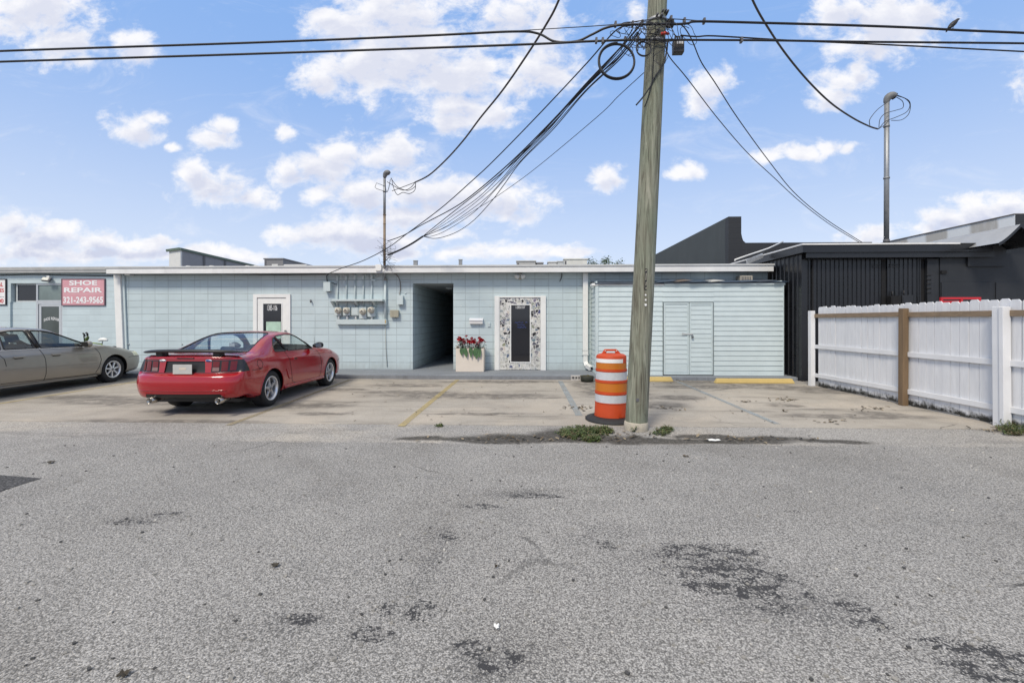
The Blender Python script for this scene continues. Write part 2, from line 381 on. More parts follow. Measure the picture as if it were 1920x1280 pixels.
# ---------------------------------------------------------------- ground, road, parking pad, pavement
YW = 13.2; ZS = 0.11
def ell(px, py, wx, wy):
    c = onZ(px, py); a = (onZ(px + wx, py) - onZ(px - wx, py)).length / 2; b = abs(onZ(px, py - wy).y - onZ(px, py + wy).y) / 2
    return (c.x, c.y, max(a, 0.01), max(b, 0.01))
def ground_mat(name, base_lo, base_hi, grain, speck, stains, stain_col=(0.035, 0.035, 0.037), warm=None, soft=(), soft_col=(0.1, 0.095, 0.09), bump=0.5, stain_scale=9, smear=None, cracks=0.0, grit=1.0, soft_scale=7, soft_amt=0.85, softlo=0.30, pits=0.0):
    m, t, b = newmat(name)
    pos = t.n('ShaderNodeNewGeometry').outputs['Position']
    p2 = t.mapv(pos, (1, 1, 0))
    big = t.noise(p2, 0.35, 5, 0.6); mid = t.noise(p2, 2.4, 6, 0.65)
    c = t.ramp(t.math('ADD', t.math('MULTIPLY', big, 0.6), t.math('MULTIPLY', mid, 0.4)), [(0.32, base_lo), (0.68, base_hi)])
    if warm:
        c = t.mix(t.ss(t.noise(p2, 0.55, 5, 0.6, 0.8), 0.45, 0.72), c, warm)
    if smear:                       # long drag marks of tyres and washed dirt
        sc, rot, col, amt = smear
        c = t.mix(t.math('MULTIPLY', t.ss(t.noise(t.mapv(p2, sc, (0, 0, 0), (0, 0, rot)), 1.0, 7, 0.65), 0.50, 0.78), amt), c, col)
    vor = t.n('ShaderNodeTexVoronoi', {'Vector': p2, 'Scale': grain, 'Randomness': 1.0}, feature='F1')
    cell = t.n('ShaderNodeSeparateColor', {0: vor.outputs['Color']}).outputs[0]
    sp = t.math('ADD', t.math('MULTIPLY', t.math('SUBTRACT', cell, 0.5), speck), 1.0)
    gapd = t.ss(vor.outputs['Distance'], 0.42, 0.75, 1.0, 1.0 - 0.5 * grit)
    fine = t.noise(p2, grain * 0.42, 4, 0.7)
    sp = t.math('MULTIPLY', t.math('MULTIPLY', sp, gapd), t.ss(fine, 0.25, 0.75, 1.0 - 0.33 * grit, 1.0 + 0.33 * grit))
    c = t.mix(1.0, c, t.n('ShaderNodeCombineColor', {0: sp, 1: sp, 2: sp}).outputs[0], 'MULTIPLY')
    if cracks:
        w = t.vmath('MULTIPLY_ADD', t.n('ShaderNodeTexNoise', {'Vector': p2, 'Scale': 1.6, 'Detail': 5}).outputs['Color'], (0.7, 0.7, 0), p2)
        e = t.n('ShaderNodeTexVoronoi', {'Vector': w, 'Scale': 0.23}, feature='DISTANCE_TO_EDGE').outputs['Distance']
        cm = t.math('MULTIPLY', t.ss(e, 0.0015, 0.0045, 1, 0), t.ss(t.noise(p2, 0.6, 3), 0.5, 0.62))
        c = t.mix(t.math('MULTIPLY', cm, cracks), c, (0.03, 0.03, 0.03))
    if soft:
        bs = t.blobs(t.vmath('MULTIPLY_ADD', t.n('ShaderNodeTexNoise', {'Vector': p2, 'Scale': 1.5, 'Detail': 4}).outputs['Color'], (0.5, 0.35, 0), t.vmath('ADD', p2, (-0.25, -0.175, 0))), soft)
        if pits:                    # dirt caught between the stones: dark specks that crowd together where the paving is worn
            pk = t.math('ADD', t.noise(p2, 55, 4, 0.65), t.math('MULTIPLY', t.math('MINIMUM', t.math('MAXIMUM', bs, 0.0), 0.6), 0.13))
            pk = t.math('ADD', pk, t.math('MULTIPLY', t.math('SUBTRACT', t.noise(p2, 0.9, 5, 0.6), 0.5), 0.30))
            pk = t.math('ADD', pk, t.math('MULTIPLY', t.math('SUBTRACT', t.noise(p2, 6.0, 4, 0.6), 0.5), 0.16))
            c = t.mix(t.math('MULTIPLY', t.ss(pk, 0.575, 0.665), pits), c, (0.075, 0.075, 0.078))
        else:
            k = t.math('MULTIPLY', t.ss(bs, -0.1, 0.5), t.ss(t.noise(p2, soft_scale, 6, 0.72), softlo, softlo + 0.32))
            c = t.mix(t.math('MULTIPLY', k, soft_amt), c, soft_col)
    if stains:
        bs = t.math('MAXIMUM', t.blobs(p2, stains), -0.6)
        f1_ = t.noise(p2, 62, 4, 0.65); f2_ = t.noise(t.mapv(p2, (1, 1.25, 1)), 12.0, 6, 0.68, 0.5)
        k = t.math('ADD', t.math('ADD', t.math('MULTIPLY', f1_, 0.55), t.math('MULTIPLY', f2_, 0.62)), t.math('MULTIPLY', t.math('MINIMUM', bs, 0.42), 0.24))
        c = t.mix(t.ss(k, 0.672, 0.712), c, stain_col)
    lk(t, c, b.inputs['Base Color']); b.inputs['Roughness'].default_value = 0.88; b.inputs['Specular IOR Level'].default_value = 0.3
    hgt = t.math('ADD', t.math('MULTIPLY', vor.outputs['Distance'], -0.8), t.math('MULTIPLY', fine, 0.8))
    lk(t, t.n('ShaderNodeBump', {'Strength': bump, 'Distance': 0.006, 'Height': hgt}).outputs[0], b.inputs['Normal'])
    return m
road_st = [ell(1330, 1040, 130, 30), ell(1370, 1085, 150, 46), ell(1420, 1110, 80, 26), ell(1455, 1140, 50, 14), ell(1520, 1118, 20, 10), ell(1600, 1140, 40, 14), ell(1640, 1170, 60, 18),
           ell(1780, 1210, 60, 22), ell(1840, 1250, 90, 40), ell(1880, 1230, 60, 26), ell(1135, 1022, 30, 10), ell(1000, 930, 80, 7), ell(900, 950, 60, 6),
           ell(790, 1150, 36, 30), ell(730, 1140, 24, 18), ell(560, 1160, 60, 14), ell(700, 1190, 60, 20), ell(930, 1240, 60, 30), ell(880, 1215, 40, 22), ell(250, 980, 60, 6), ell(310, 962, 40, 5), ell(840, 1005, 24, 12),
           ell(245, 1262, 14, 8), ell(1490, 960, 14, 3), ell(90, 866, 10, 3), ell(516, 1060, 9, 6)]
road_soft = [ell(790, 1080, 40, 90), ell(820, 1000, 60, 30), ell(1300, 1050, 200, 50), ell(1200, 1000, 140, 18), ell(560, 1165, 120, 30), ell(290, 975, 120, 16), ell(1000, 925, 130, 10), ell(1450, 1130, 220, 60), ell(900, 1230, 160, 60), ell(1850, 1240, 150, 60)]
road_m = ground_mat('old_asphalt', (0.315, 0.308, 0.297), (0.415, 0.403, 0.385), 122, 0.6, road_st, stain_col=(0.05, 0.05, 0.053), warm=(0.30, 0.29, 0.275), soft=road_soft, soft_col=(0.19, 0.19, 0.193), cracks=0.75, bump=0.8, stain_scale=17, grit=1.1, soft_scale=40, soft_amt=0.8, softlo=0.36, pits=0.75)
apron_soft = [ell(980, 821, 120, 12), ell(1050, 815, 60, 13), ell(1180, 826, 60, 8), ell(1410, 823, 130, 8), ell(900, 824, 80, 8), ell(1000, 825, 220, 5), ell(1060, 818, 100, 7), ell(1330, 827, 220, 5), ell(1180, 826, 90, 6), ell(930, 826, 90, 6), ell(960, 822, 150, 7), ell(880, 824, 110, 5), ell(1120, 822, 80, 10), ell(1240, 826, 120, 7), ell(1400, 824, 120, 8), ell(1330, 818, 80, 6), ell(790, 822, 60, 5), ell(1190, 822, 30, 8), ell(1560, 826, 90, 5)]
apron_m = ground_mat('worn_apron', (0.30, 0.29, 0.28), (0.42, 0.405, 0.38), 90, 0.5, [], warm=(0.46, 0.425, 0.375), smear=((0.5, 2.2, 1), -0.15, (0.17, 0.165, 0.16), 0.8), soft=apron_soft, soft_col=(0.05, 0.046, 0.04), bump=0.5, grit=0.8, soft_scale=24, soft_amt=0.93, softlo=0.20)
con_st = []
con_soft = [ell(870, 742, 220, 7), ell(1150, 735, 90, 14), ell(1130, 718, 50, 8), ell(1330, 716, 150, 5), ell(560, 760, 120, 8), ell(1240, 760, 60, 8), ell(1500, 728, 120, 5), ell(260, 752, 220, 9), ell(760, 722, 90, 4), ell(1600, 780, 180, 6), ell(300, 790, 250, 5), ell(900, 740, 150, 5), ell(760, 735, 120, 4), ell(1000, 745, 90, 3), ell(650, 730, 60, 3), ell(1100, 722, 40, 10), ell(1180, 740, 60, 12), ell(1320, 725, 120, 5), ell(1270, 745, 60, 6), ell(1420, 722, 90, 3), ell(1560, 735, 70, 4), ell(900, 775, 120, 3), ell(600, 775, 70, 4), ell(350, 770, 100, 6), ell(150, 745, 120, 6), ell(1480, 760, 40, 4), ell(1650, 775, 60, 4), ell(940, 715, 160, 3)]
con_m = ground_mat('stained_concrete', (0.305, 0.278, 0.243), (0.465, 0.43, 0.378), 120, 0.16, con_st, warm=(0.47, 0.42, 0.355), soft=con_soft, soft_col=(0.115, 0.105, 0.095), bump=0.15, smear=((0.35, 2.4, 1), -0.2, (0.15, 0.14, 0.125), 0.95), cracks=0.5, grit=0.3, soft_scale=4, soft_amt=0.8, softlo=0.28)
walk_m = ground_mat('painted_walk', (0.20, 0.22, 0.245), (0.27, 0.29, 0.315), 80, 0.15, [], bump=0.15, grit=0.2, smear=((0.7, 3, 1), 0.1, (0.12, 0.125, 0.13), 0.5))
curb_m = M('curb_paint', (0.19, 0.20, 0.215), 0.8, 0.25, 5, bump=0.3, dirt=0.75, dcol=(0.07, 0.068, 0.065))
_unused = lambda: ground_mat('grey_curb', (0.13, 0.14, 0.155), (0.22, 0.23, 0.245), 60, 0.25, [], bump=0.25, grit=0.4, smear=((2.0, 2.0, 2), 0.0, (0.05, 0.05, 0.05), 0.8))
base_m = ground_mat('far_ground', (0.17, 0.17, 0.16), (0.24, 0.235, 0.22), 30, 0.4, [], bump=0.3)

tag(MB().add([(-600, -600, -0.03), (600, -600, -0.03), (600, 900, -0.03), (-600, 900, -0.03)], [(0, 1, 2, 3)]).build('ground', base_m), kind='structure')
tag(MB().add([(-45, 5.2, -0.006), (45, 5.2, -0.006), (45, 7.2, -0.006), (-45, 7.2, -0.006)], [(0, 1, 2, 3)]).build('apron', apron_m), kind='structure')
# road sheet: its patched far edge wanders
edge = [(-30, 6.3)]
for px, py in [(-150, 818), (0, 820), (110, 822), (200, 820.5), (300, 822), (385, 824), (470, 828), (600, 829), (720, 830), (850, 831.5), (980, 833), (1100, 834.5), (1220, 834), (1350, 833), (1500, 835), (1700, 837), (1920, 838), (2100, 838)]:
    p = onZ(px, py); edge.append((p.x, p.y))
edge.append((30, 5.4))
fine_e = []
for a, b in zip(edge[:-1], edge[1:]):
    n = max(2, int((b[0] - a[0]) / 0.06))
    for k in range(n):
        u = k / n; x = a[0] + (b[0] - a[0]) * u; y = a[1] + (b[1] - a[1]) * u
        fine_e.append((x, y + 0.018 * math.sin(x * 3.1) + 0.012 * math.sin(x * 11.3 + 1) + random.uniform(-0.012, 0.012)))
fine_e.append(edge[-1])
rb = MB(); n = len(fine_e)
vs = [(x, y, 0.004) for x, y in fine_e] + [(x, y + 0.012, -0.02) for x, y in fine_e] + [(x, -30, 0.004) for x, y in fine_e]
fs = []
for i in range(n - 1):
    fs.append((i, i + 1, n + i + 1, n + i)); fs.append((2 * n + i, 2 * n + i + 1, i + 1, i))
rb.add(vs, fs); tag(rb.build('road', road_m), kind='structure')
# patch of newer asphalt at the left
pp = [onZ(-140, 930, 0.008), onZ(0, 921, 0.008), onZ(38, 908, 0.008), onZ(78, 896, 0.008), onZ(40, 893, 0.008), onZ(0, 890, 0.008), onZ(-140, 886, 0.008)]
patch_m = ground_mat('patch_asphalt', (0.07, 0.07, 0.072), (0.11, 0.11, 0.112), 70, 0.9, [], bump=0.8)
tag(MB().add(pp, [tuple(range(len(pp)))]).build('road_patch', patch_m), kind='structure')
# parking pad slabs, butted with narrow joints
CY0 = 6.74
pm = MB(); xs = [-45, 45]
for a, b in zip(xs[:-1], xs[1:]):
    for (y0, y1) in ((CY0, 11.9),):
        pm.box(a + 0.004, b - 0.004, y0 + 0.004, y1 - 0.004, -0.15, 0.0 + random.uniform(-0.001, 0.001))
tag(pm.build('parking_pad', con_m), kind='structure')
# pavement with its curb
sm = MB(); sm.box(-45, 1.9, 11.92, 24, -0.1, ZS); sm.box(1.9, 7.3, 11.98, 13.2, -0.1, ZS - 0.03)
tag(sm.build('pavement', walk_m, bevel=0.012), kind='structure')
tag(MB().box(-45, 1.8, 11.895, 11.919, -0.1, 0.085).build('curb', curb_m), kind='structure')
# painted stall lines
def line_mat(name, col):
    m, t, b = newmat(name)
    pos = t.n('ShaderNodeNewGeometry').outputs['Position']; p2 = t.mapv(pos, (1, 1, 0))
    k = t.ss(t.math('ADD', t.math('MULTIPLY', t.noise(p2, 30, 6, 0.75), 0.6), t.math('MULTIPLY', t.noise(p2, 2.5, 4), 0.4)), 0.36, 0.56)
    b.inputs['Roughness'].default_value = 0.8
    lk(t, t.mix(t.noise(p2, 9, 5), tuple(c * 0.8 for c in col), col), b.inputs['Base Color'])
    tr = t.n('ShaderNodeBsdfTransparent'); mx = t.n('ShaderNodeMixShader', {0: t.math('SUBTRACT', 1.0, t.math('MULTIPLY', k, 0.55)), 1: tr.outputs[0], 2: b.outputs[0]})
    out = [n for n in t.nt.nodes if n.type == 'OUTPUT_MATERIAL'][0]; lk(t, mx.outputs[0], out.inputs[0])
    return m
yel = line_mat('faded_yellow_paint', (0.52, 0.42, 0.20)); tan = line_mat('worn_tan_paint', (0.40, 0.34, 0.22)); blu = line_mat('faded_blue_grey_paint', (0.36, 0.40, 0.42))
for (a, b_, m, w) in [((858, 712), (752, 799), yel, 0.11), ((1050, 714), (1086, 779), blu, 0.12), ((1270, 715), (1458, 795), blu, 0.10), ((656, 712), (428, 797), tan, 0.10), ((262, 714.5), (-40, 763), yel, 0.09)]:
    p, q = onZ(*a), onZ(*b_); d = (q - p).normalized(); nrm = Vector((-d.y, d.x, 0)) * w / 2
    lm = MB(); lm.add([p + nrm + Vector((0, 0, .0045)), p - nrm + Vector((0, 0, .0045)), q - nrm + Vector((0, 0, .0045)), q + nrm + Vector((0, 0, .0045))], [(0, 1, 2, 3)])
    tag(lm.build('parking_line', m), kind='structure')
# ---------------------------------------------------------------- main pale blue building
B = thing('commercial_building', 'long low pale blue painted block building with white fascia behind the parking stalls', 'building', (onY(500, 690, YW).x, YW, ZS))
XL = onY(231, 600, YW).x; XR = 6.84
RZ = 3.0
cx0, cx1 = onY(774, 600, YW).x, onY(850, 600, YW).x; cz = onY(800, 531, YW).z
wm = MB()
wm.box(XL, cx0, YW, YW + 0.2, ZS - .05, RZ); wm.box(cx1, XR, YW, YW + 0.2, ZS - .05, RZ); wm.box(cx0, cx1, YW, YW + 0.2, cz, RZ)
wm.box(cx0 - 0.2, cx0, YW + 0.2, YW + 10, ZS - .05, RZ); wm.box(cx1, cx1 + 0.2, YW + 0.2, YW + 10, ZS - .05, RZ)
wm.box(XL, XL + 0.2, YW + .2, 25, ZS - .05, RZ); wm.box(XR - 0.2, XR, YW + .2, 16.5, ZS - .05, RZ)
wm.box(cx0 - .2, cx1 + .2, YW + 10, YW + 10.2, ZS - .05, RZ)
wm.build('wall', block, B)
MB().box(cx0, cx1, YW + 0.2, YW + 10, cz, cz + 0.1).build('passage_ceiling', M('ceiling_grey', (0.42, 0.43, 0.43), 0.7, 0.08), B)
rf = MB(); rf.box(XL - .25, XR, YW - 0.33, 16.4, 3.06, 3.105); rf.box(XL - .25, XR - .2, 16.4, 25, 3.06, 3.105)
rf.build('roof', M('roof_felt', (0.30, 0.30, 0.29), 0.9, 0.2, 3), B)
f0x = onY(199, 500, YW - 0.36).x
fm = MB(); fm.box(f0x, XR - 0.02, YW - 0.36, YW - 0.332, 2.915, 3.075)
fm.build('fascia', fascia_m, B, bevel=0.004)
dm = MB(); dm.box(f0x - 0.02, XR, YW - 0.385, YW - 0.32, 3.077, 3.125)
dm.build('drip_edge', M('drip_edge_metal', (0.52, 0.53, 0.53), 0.45, 0.1, 4, dirt=0.4, dcol=(0.25, 0.25, 0.24)), B, bevel=0.003)
MB().box(XL, XR - .02, YW - 0.33, YW - 0.001, 2.925, 2.945).build('soffit', M('soffit', (0.34, 0.36, 0.36), 0.7, 0.1), B)
# left end board, leaning a little
p0 = onY(220.5, 514, YW - 0.07); p1 = onY(227.5, 688, YW - 0.07)
bmb = MB(); bmb.beam((p0.x, YW - .07, 2.91), (p1.x, YW - .07, ZS), 0.20, 0.06, up=(0, 1, 0))
bmb.build('corner_board', white, B, bevel=0.004)
cm = MB(); cm.beam((p0.x + .14, YW - .03, 2.91), (p1.x + .14, YW - .03, ZS), 0.07, 0.04, up=(0, 1, 0)); cm.build('corner_trim', bluepaint, B)
# passage light
pl = onY(840, 545, YW + 1.6)
one(MB().lathe([(0, -0.05), (0.07, -0.045), (0.11, -0.02), (0.12, 0.0)], (cx0 + (cx1 - cx0) * .62, YW + 1.9, cz - 0.002), 20), 'ceiling_light', M('milk_glass', (0.7, 0.7, 0.68), 0.3, 0.03), 'small round white ceiling lamp inside the dark passage', 'lamp')

def frame_rect(mb, x0, x1, z0, z1, w, y0, y1, bottom=True):
    mb.box(x0, x0 + w, y0, y1, z0, z1); mb.box(x1 - w, x1, y0, y1, z0, z1); mb.box(x0 + w, x1 - w, y0, y1, z1 - w, z1)
    if bottom: mb.box(x0 + w, x1 - w, y0, y1, z0, z0 + w)
# door 1385-106
fx0, fx1 = onY(476, 0, YW).x, onY(545.5, 0, YW).x; fzt = onY(500, 551.5, YW).z
fb = MB(); w = 0.115; fb.box(fx0, fx0 + w, YW - .045, YW, ZS, fzt); fb.box(fx1 - .13, fx1, YW - .045, YW, ZS, fzt); fb.box(fx0 + w, fx1 - .13, YW - .045, YW, fzt - .105, fzt)
d1 = MB(); gx0, gx1 = onY(494.5, 0, YW).x, onY(528.5, 0, YW).x; gzt = onY(500, 569.5, YW).z; gz0 = 0.42
lx0, lx1 = fx0 + w + .01, fx1 - .138
d1.box(lx0, gx0, YW - .022, YW - .002, ZS + .01, fzt - .12); d1.box(gx1, lx1, YW - .022, YW - .002, ZS + .01, fzt - .12)
d1.box(gx0, gx1, YW - .022, YW - .002, gzt, fzt - .12); d1.box(gx0, gx1, YW - .022, YW - .002, ZS + .01, gz0)
door1 = d1.build('door', white, B, bevel=0.003); door1['label'] = 'white door with tall dark glass marked 1385-106'
fb.build('door_frame', white, door1, bevel=0.003)
MB().box(lx0 - .008, lx1 + .006, YW - .003, YW + .0, ZS, fzt - .107).build('door_gap', grey_dark, door1)
MB().box(gx0 + .001, gx1 - .001, YW - .010, YW - .004, gz0, gzt).build('door_glass', darkglass, door1)
gm = MB(); frame_rect(gm, gx0 - .03, gx1 + .03, gz0 - .03, gzt + .03, .028, YW - .032, YW - .0225); gm.build('glazing_bead', white, door1)
lett = M('white_lettering', (0.78, 0.78, 0.78), 0.6, 0.02)
a = onY(497, 577, YW); b2 = onY(522.5, 577, YW)
text_mesh('lettering', '1385-106', lett, door1, (a.x + b2.x) / 2 + .02, YW - .0125, a.z, w=0.30, h=0.16, bold=0.0)
pa, pb = onY(499.5, 603, YW), onY(527, 625, YW)
MB().box(pa.x, pb.x, YW - .0125, YW - .0105, pb.z - .15, pa.z).build('notice', M('pale_green_paper', (0.42, 0.58, 0.47), 0.6, 0.2, 6), door1)
MB().lathe([(0.0, -.075), (.02, -.075), (.033, -.06), (.033, -.045), (.014, -.03), (.014, 0), (.035, 0.0), (.035, 0.008)], (onY(537.5, 620, YW).x, YW - .03, onY(537.5, 620, YW).z), 16, 'Y').build('door_knob', M('dull_nickel', (0.35, 0.34, 0.32), 0.35, 0.05, metal=0.9), door1)

# mosaic door
mx0, mx1 = onY(927.5, 0, YW).x, onY(1023.5, 0, YW).x; mzt = onY(970, 555.5, YW).z
ml, mr = onY(937.5, 0, YW).x, onY(1013, 0, YW).x
mm, t, b = newmat('mosaic'); pos = t.n('ShaderNodeNewGeometry').outputs['Position']
wv = t.vmath('MULTIPLY_ADD', t.n('ShaderNodeTexNoise', {'Vector': pos, 'Scale': 9, 'Detail': 2}).outputs['Color'], (0.13, 0, 0.13), t.mapv(pos, (1, 0, 1)))
vo = t.n('ShaderNodeTexVoronoi', {'Vector': wv, 'Scale': 12.0, 'Randomness': 1.0}, feature='F1'); ve = t.n('ShaderNodeTexVoronoi', {'Vector': wv, 'Scale': 12.0, 'Randomness': 1.0}, feature='DISTANCE_TO_EDGE')
cc = t.n('ShaderNodeSeparateColor', {0: vo.outputs['Color']})
col = t.ramp(cc.outputs[0], [(0.0, (0.015, 0.015, 0.018)), (0.16, (0.03, 0.028, 0.03)), (0.17, (0.10, 0.10, 0.13)), (0.32, (0.16, 0.15, 0.19)), (0.33, (0.24, 0.25, 0.16)), (0.42, (0.30, 0.33, 0.34)), (0.55, (0.24, 0.26, 0.28)), (0.56, (0.42, 0.42, 0.38)), (0.74, (0.6, 0.59, 0.55)), (0.75, (0.16, 0.22, 0.25)), (0.82, (0.05, 0.05, 0.16)), (0.84, (0.55, 0.48, 0.42)), (1.0, (0.7, 0.7, 0.68))])
low = t.ss(t.n('ShaderNodeSeparateXYZ', {0: pos}).outputs[2], 0.35, 0.75, 0.6, 0.0)
col = t.mix(t.math('MULTIPLY', low, t.ss(cc.outputs[1], 0.2, 0.35)), col, (0.62, 0.61, 0.56))
col = t.mix(t.ss(ve.outputs['Distance'], 0.03, 0.10, 1, 0), col, (0.64, 0.63, 0.60))
lk(t, col, b.inputs['Base Color']); b.inputs['Roughness'].default_value = 0.3
lk(t, t.n('ShaderNodeBump', {'Strength': 0.7, 'Distance': 0.008, 'Height': ve.outputs['Distance']}).outputs[0], b.inputs['Normal'])
qx0, qx1 = onY(958.5, 0, YW).x, onY(993.5, 0, YW).x; qzt, qz0 = onY(970, 572, YW).z, onY(970, 678, YW).z
d2 = MB(); y0, y1 = YW - .03, YW - .002; dz0, dzt = ZS + .012, mzt - .045
d2.box(ml, qx0 - .03, y0, y1, dz0, dzt); d2.box(qx1 + .03, mr, y0, y1, dz0, dzt); d2.box(qx0 - .03, qx1 + .03, y0, y1, qzt + .03, dzt); d2.box(qx0 - .03, qx1 + .03, y0, y1, dz0, qz0 - .03)
door2 = d2.build('door', mm, B); door2['label'] = 'door covered in grey and white broken tile mosaic around dark glass'
gm = MB(); frame_rect(gm, qx0 - .029, qx1 + .029, qz0 - .029, qzt + .029, .029, YW - .042, YW - .004); gm.build('glazing_bead', white, door2, bevel=0.002)
MB().box(qx0 - .002, qx1 + .002, YW - .016, YW - .008, qz0 - .002, qzt + .002).build('door_glass', darkglass, door2)
fb = MB(); fb.box(mx0, ml - .025, YW - .06, YW, ZS, mzt + .01); fb.box(mr + .005, mx1, YW - .06, YW, ZS, mzt + .01); fb.box(ml - .025, mr + .005, YW - .05, YW, mzt - .04, mzt); fb.box(ml - .024, ml - .003, YW - .045, YW, ZS, mzt - .04)
fb.build('door_frame', white, door2, bevel=0.004)
MB().box(ml - .003, ml, YW - .05, YW - .001, mzt - .34, mzt - .16).build('hinge', grey_dark, door2)
q = onY(976, 575.5, YW); text_mesh('lettering', '1385107', lett, door2, q.x, YW - .0185, q.z, w=0.27, h=0.095, bold=0.0)
neon = M('blue_marker', (0.05, 0.10, 0.45), 0.5, 0.05)
for px0, px1, py in ((965.5, 971, 604.8), (972.5, 981, 604.6), (985, 988.5, 604.4), (970.5, 976, 609.3), (977.5, 983, 609.2), (970, 986, 613.6)):      # three lines of blue handwriting too faint to read
    p, p2 = onY(px0, py, YW), onY(px1, py, YW); k = max(4, int((p2.x - p.x) / .012)); sq = MB()
    sq.tube([(p.x + (p2.x - p.x) * i / k, YW - .0185, p.z + (.014 if i % 2 else -.012) * (1 + .5 * math.sin(i * 2.3))) for i in range(k + 1)], .0045, 5)
    sq.build('handwriting', neon, door2)
# dead conduit stub on the wall
def wall_cable(pts, r, name, label, mat=wire_m, cat='cable', group=None):
    P = [onY(px, py, YW - off) for px, py, off in pts]
    return one(MB().tube(spline(P, 8), r, 6), name, mat, label, cat, group)
wall_cable([(1053, 512, .02), (1053, 519, .02), (1049.5, 528, .03)], .010, 'wall_cable', 'short dark cable end hanging under the fascia right of the mosaic door')

# storage lean-to
S = thing('storage_shed', 'pale blue lap siding lean-to with double doors against the block wall', 'shed', (4.3, 12.3, 0.1))
YS = 12.3
sx0, sx1 = onY(1117, 600, YS).x, onY(1468.5, 600, YS).x; sz0 = 0.085; szt = onY(1300, 533, YS).z
dx0, dx1 = onY(1243, 600, YS).x, onY(1337, 600, YS).x; dzt = onY(1290, 567.5, YS).z; dzb = onY(1290, 702, YS).z
def lap(mb, x0, x1, z0, z1, y, step=0.132, dep=0.016, xdir=True, jit=0.003):
    z = z0; k = 0
    while z < z1 - 0.01:
        zt = min(z + step, z1); a = random.uniform(-jit, jit)
        if xdir:
            vs = [(x0, y - dep + a, z), (x1, y - dep + a * .5, z), (x1, y + .001, zt), (x0, y + .001, zt), (x0, y + .003, z), (x1, y + .003, z)]
        else:
            vs = [(y - dep, x1, z), (y - dep, x0, z), (y + .001, x0, zt), (y + .001, x1, zt), (y + .003, x1, z), (y + .003, x0, z)]
        mb.add(vs, [(0, 1, 2, 3), (4, 5, 1, 0)]); z = zt
wl = MB()
lap(wl, sx0 + .06, dx0 - .01, sz0, szt, YS); lap(wl, dx1 + .01, sx1, sz0, szt, YS); lap(wl, dx0 - .01, dx1 + .01, dzt + .03, szt, YS)
lap(wl, YS + .0, YW, sz0, szt + .05, sx0 + .01, xdir=False)
wl.box(sx0 + .03, sx1 - .002, YS + .004, YS + .05, sz0 - .05, szt); wl.box(sx0 + .015, sx0 + .05, YS + .05, YW, sz0 - .05, szt + .1); wl.box(sx1 - .05, sx1 - .004, YS + .05, YW, sz0 - .05, szt + .1)
wl.build('wall', siding_m, S)
tr = MB(); tr.box(sx0 - .012, sx0 + .07, YS - .028, YS + .09, sz0 - .03, szt); tr.build('corner_trim', bluepaint, S, bevel=0.003)
MB().box(sx1 - .01, sx1 + .012, YS - .022, YS + .05, sz0, szt).build('corner_trim', bluepaint, S, bevel=0.003)
ft = MB(); ft.box(onY(1245, 0, YS).x, sx1 + .03, YS - .045, YS - .02, szt - .02, szt + .055); ft.build('fascia', bluepaint, S, bevel=.003)
# the patched roof with lifted sheets
rm_ = M('roof_tar', (0.05, 0.065, 0.09), 0.6, 0.5, 2.5); rb = MB()
rb.add([(sx0 - .03, YS - .06, szt + .03), (sx1 + .05, YS - .06, szt + .06), (sx1 + .05, YW - .002, szt + .16), (sx0 - .03, YW - .002, szt + .16), (sx0 - .03, YS - .06, szt + .0), (sx1 + .05, YS - .06, szt + .03)], [(0, 1, 2, 3), (4, 5, 1, 0)])
rb.build('roof', rm_, S)
px_ = [1232, 1262, 1290, 1325, 1350, 1385, 1415, 1448, 1470]
for i, (a, b_) in enumerate(zip(px_[:-1], px_[1:])):
    xa, xb = onY(a, 0, YS).x, onY(b_ + 6, 0, YS).x; h = [.05, .06, .03, .05, .02, .04, .05, .02][i]
    mb = MB(); z = szt + .045
    mb.add([(xa, YS - .10 - .02 * (i % 3), z + h * .2), (xb, YS - .09, z + h), (xb + .05, YW - .02, z + .12 + h), (xa + .1, YW - .02, z + .125),
            (xa, YS - .10 - .02 * (i % 3), z + h * .2 - .008), (xb, YS - .09, z + h - .008), (xb + .05, YW - .02, z + .112 + h), (xa + .1, YW - .02, z + .117)],
           [(0, 1, 2, 3), (7, 6, 5, 4), (0, 4, 5, 1), (1, 5, 6, 2), (2, 6, 7, 3), (3, 7, 4, 0)])
    mb.build('roof_sheet', [M('sheet_blue', (0.055, 0.085, 0.13), 0.5, 0.3, 4), M('sheet_white', (0.5, 0.5, 0.48), 0.6, 0.2), M('sheet_brown', (0.14, 0.11, 0.09), 0.8, 0.3), rm_][(0, 2, 0, 1, 0, 0, 3, 0)[i]], S)
fl = MB(); p = onY(1113, 536, YS); fl.box(sx0 - .11, sx0 + .06, YS - .05, YS + .3, szt - .03, szt + .03); fl.box(sx0 + .06, onY(1245, 0, YS).x, YS - .03, YS - .018, szt - .03, szt + .01); fl.build('roof_trim', white, S, bevel=.004)
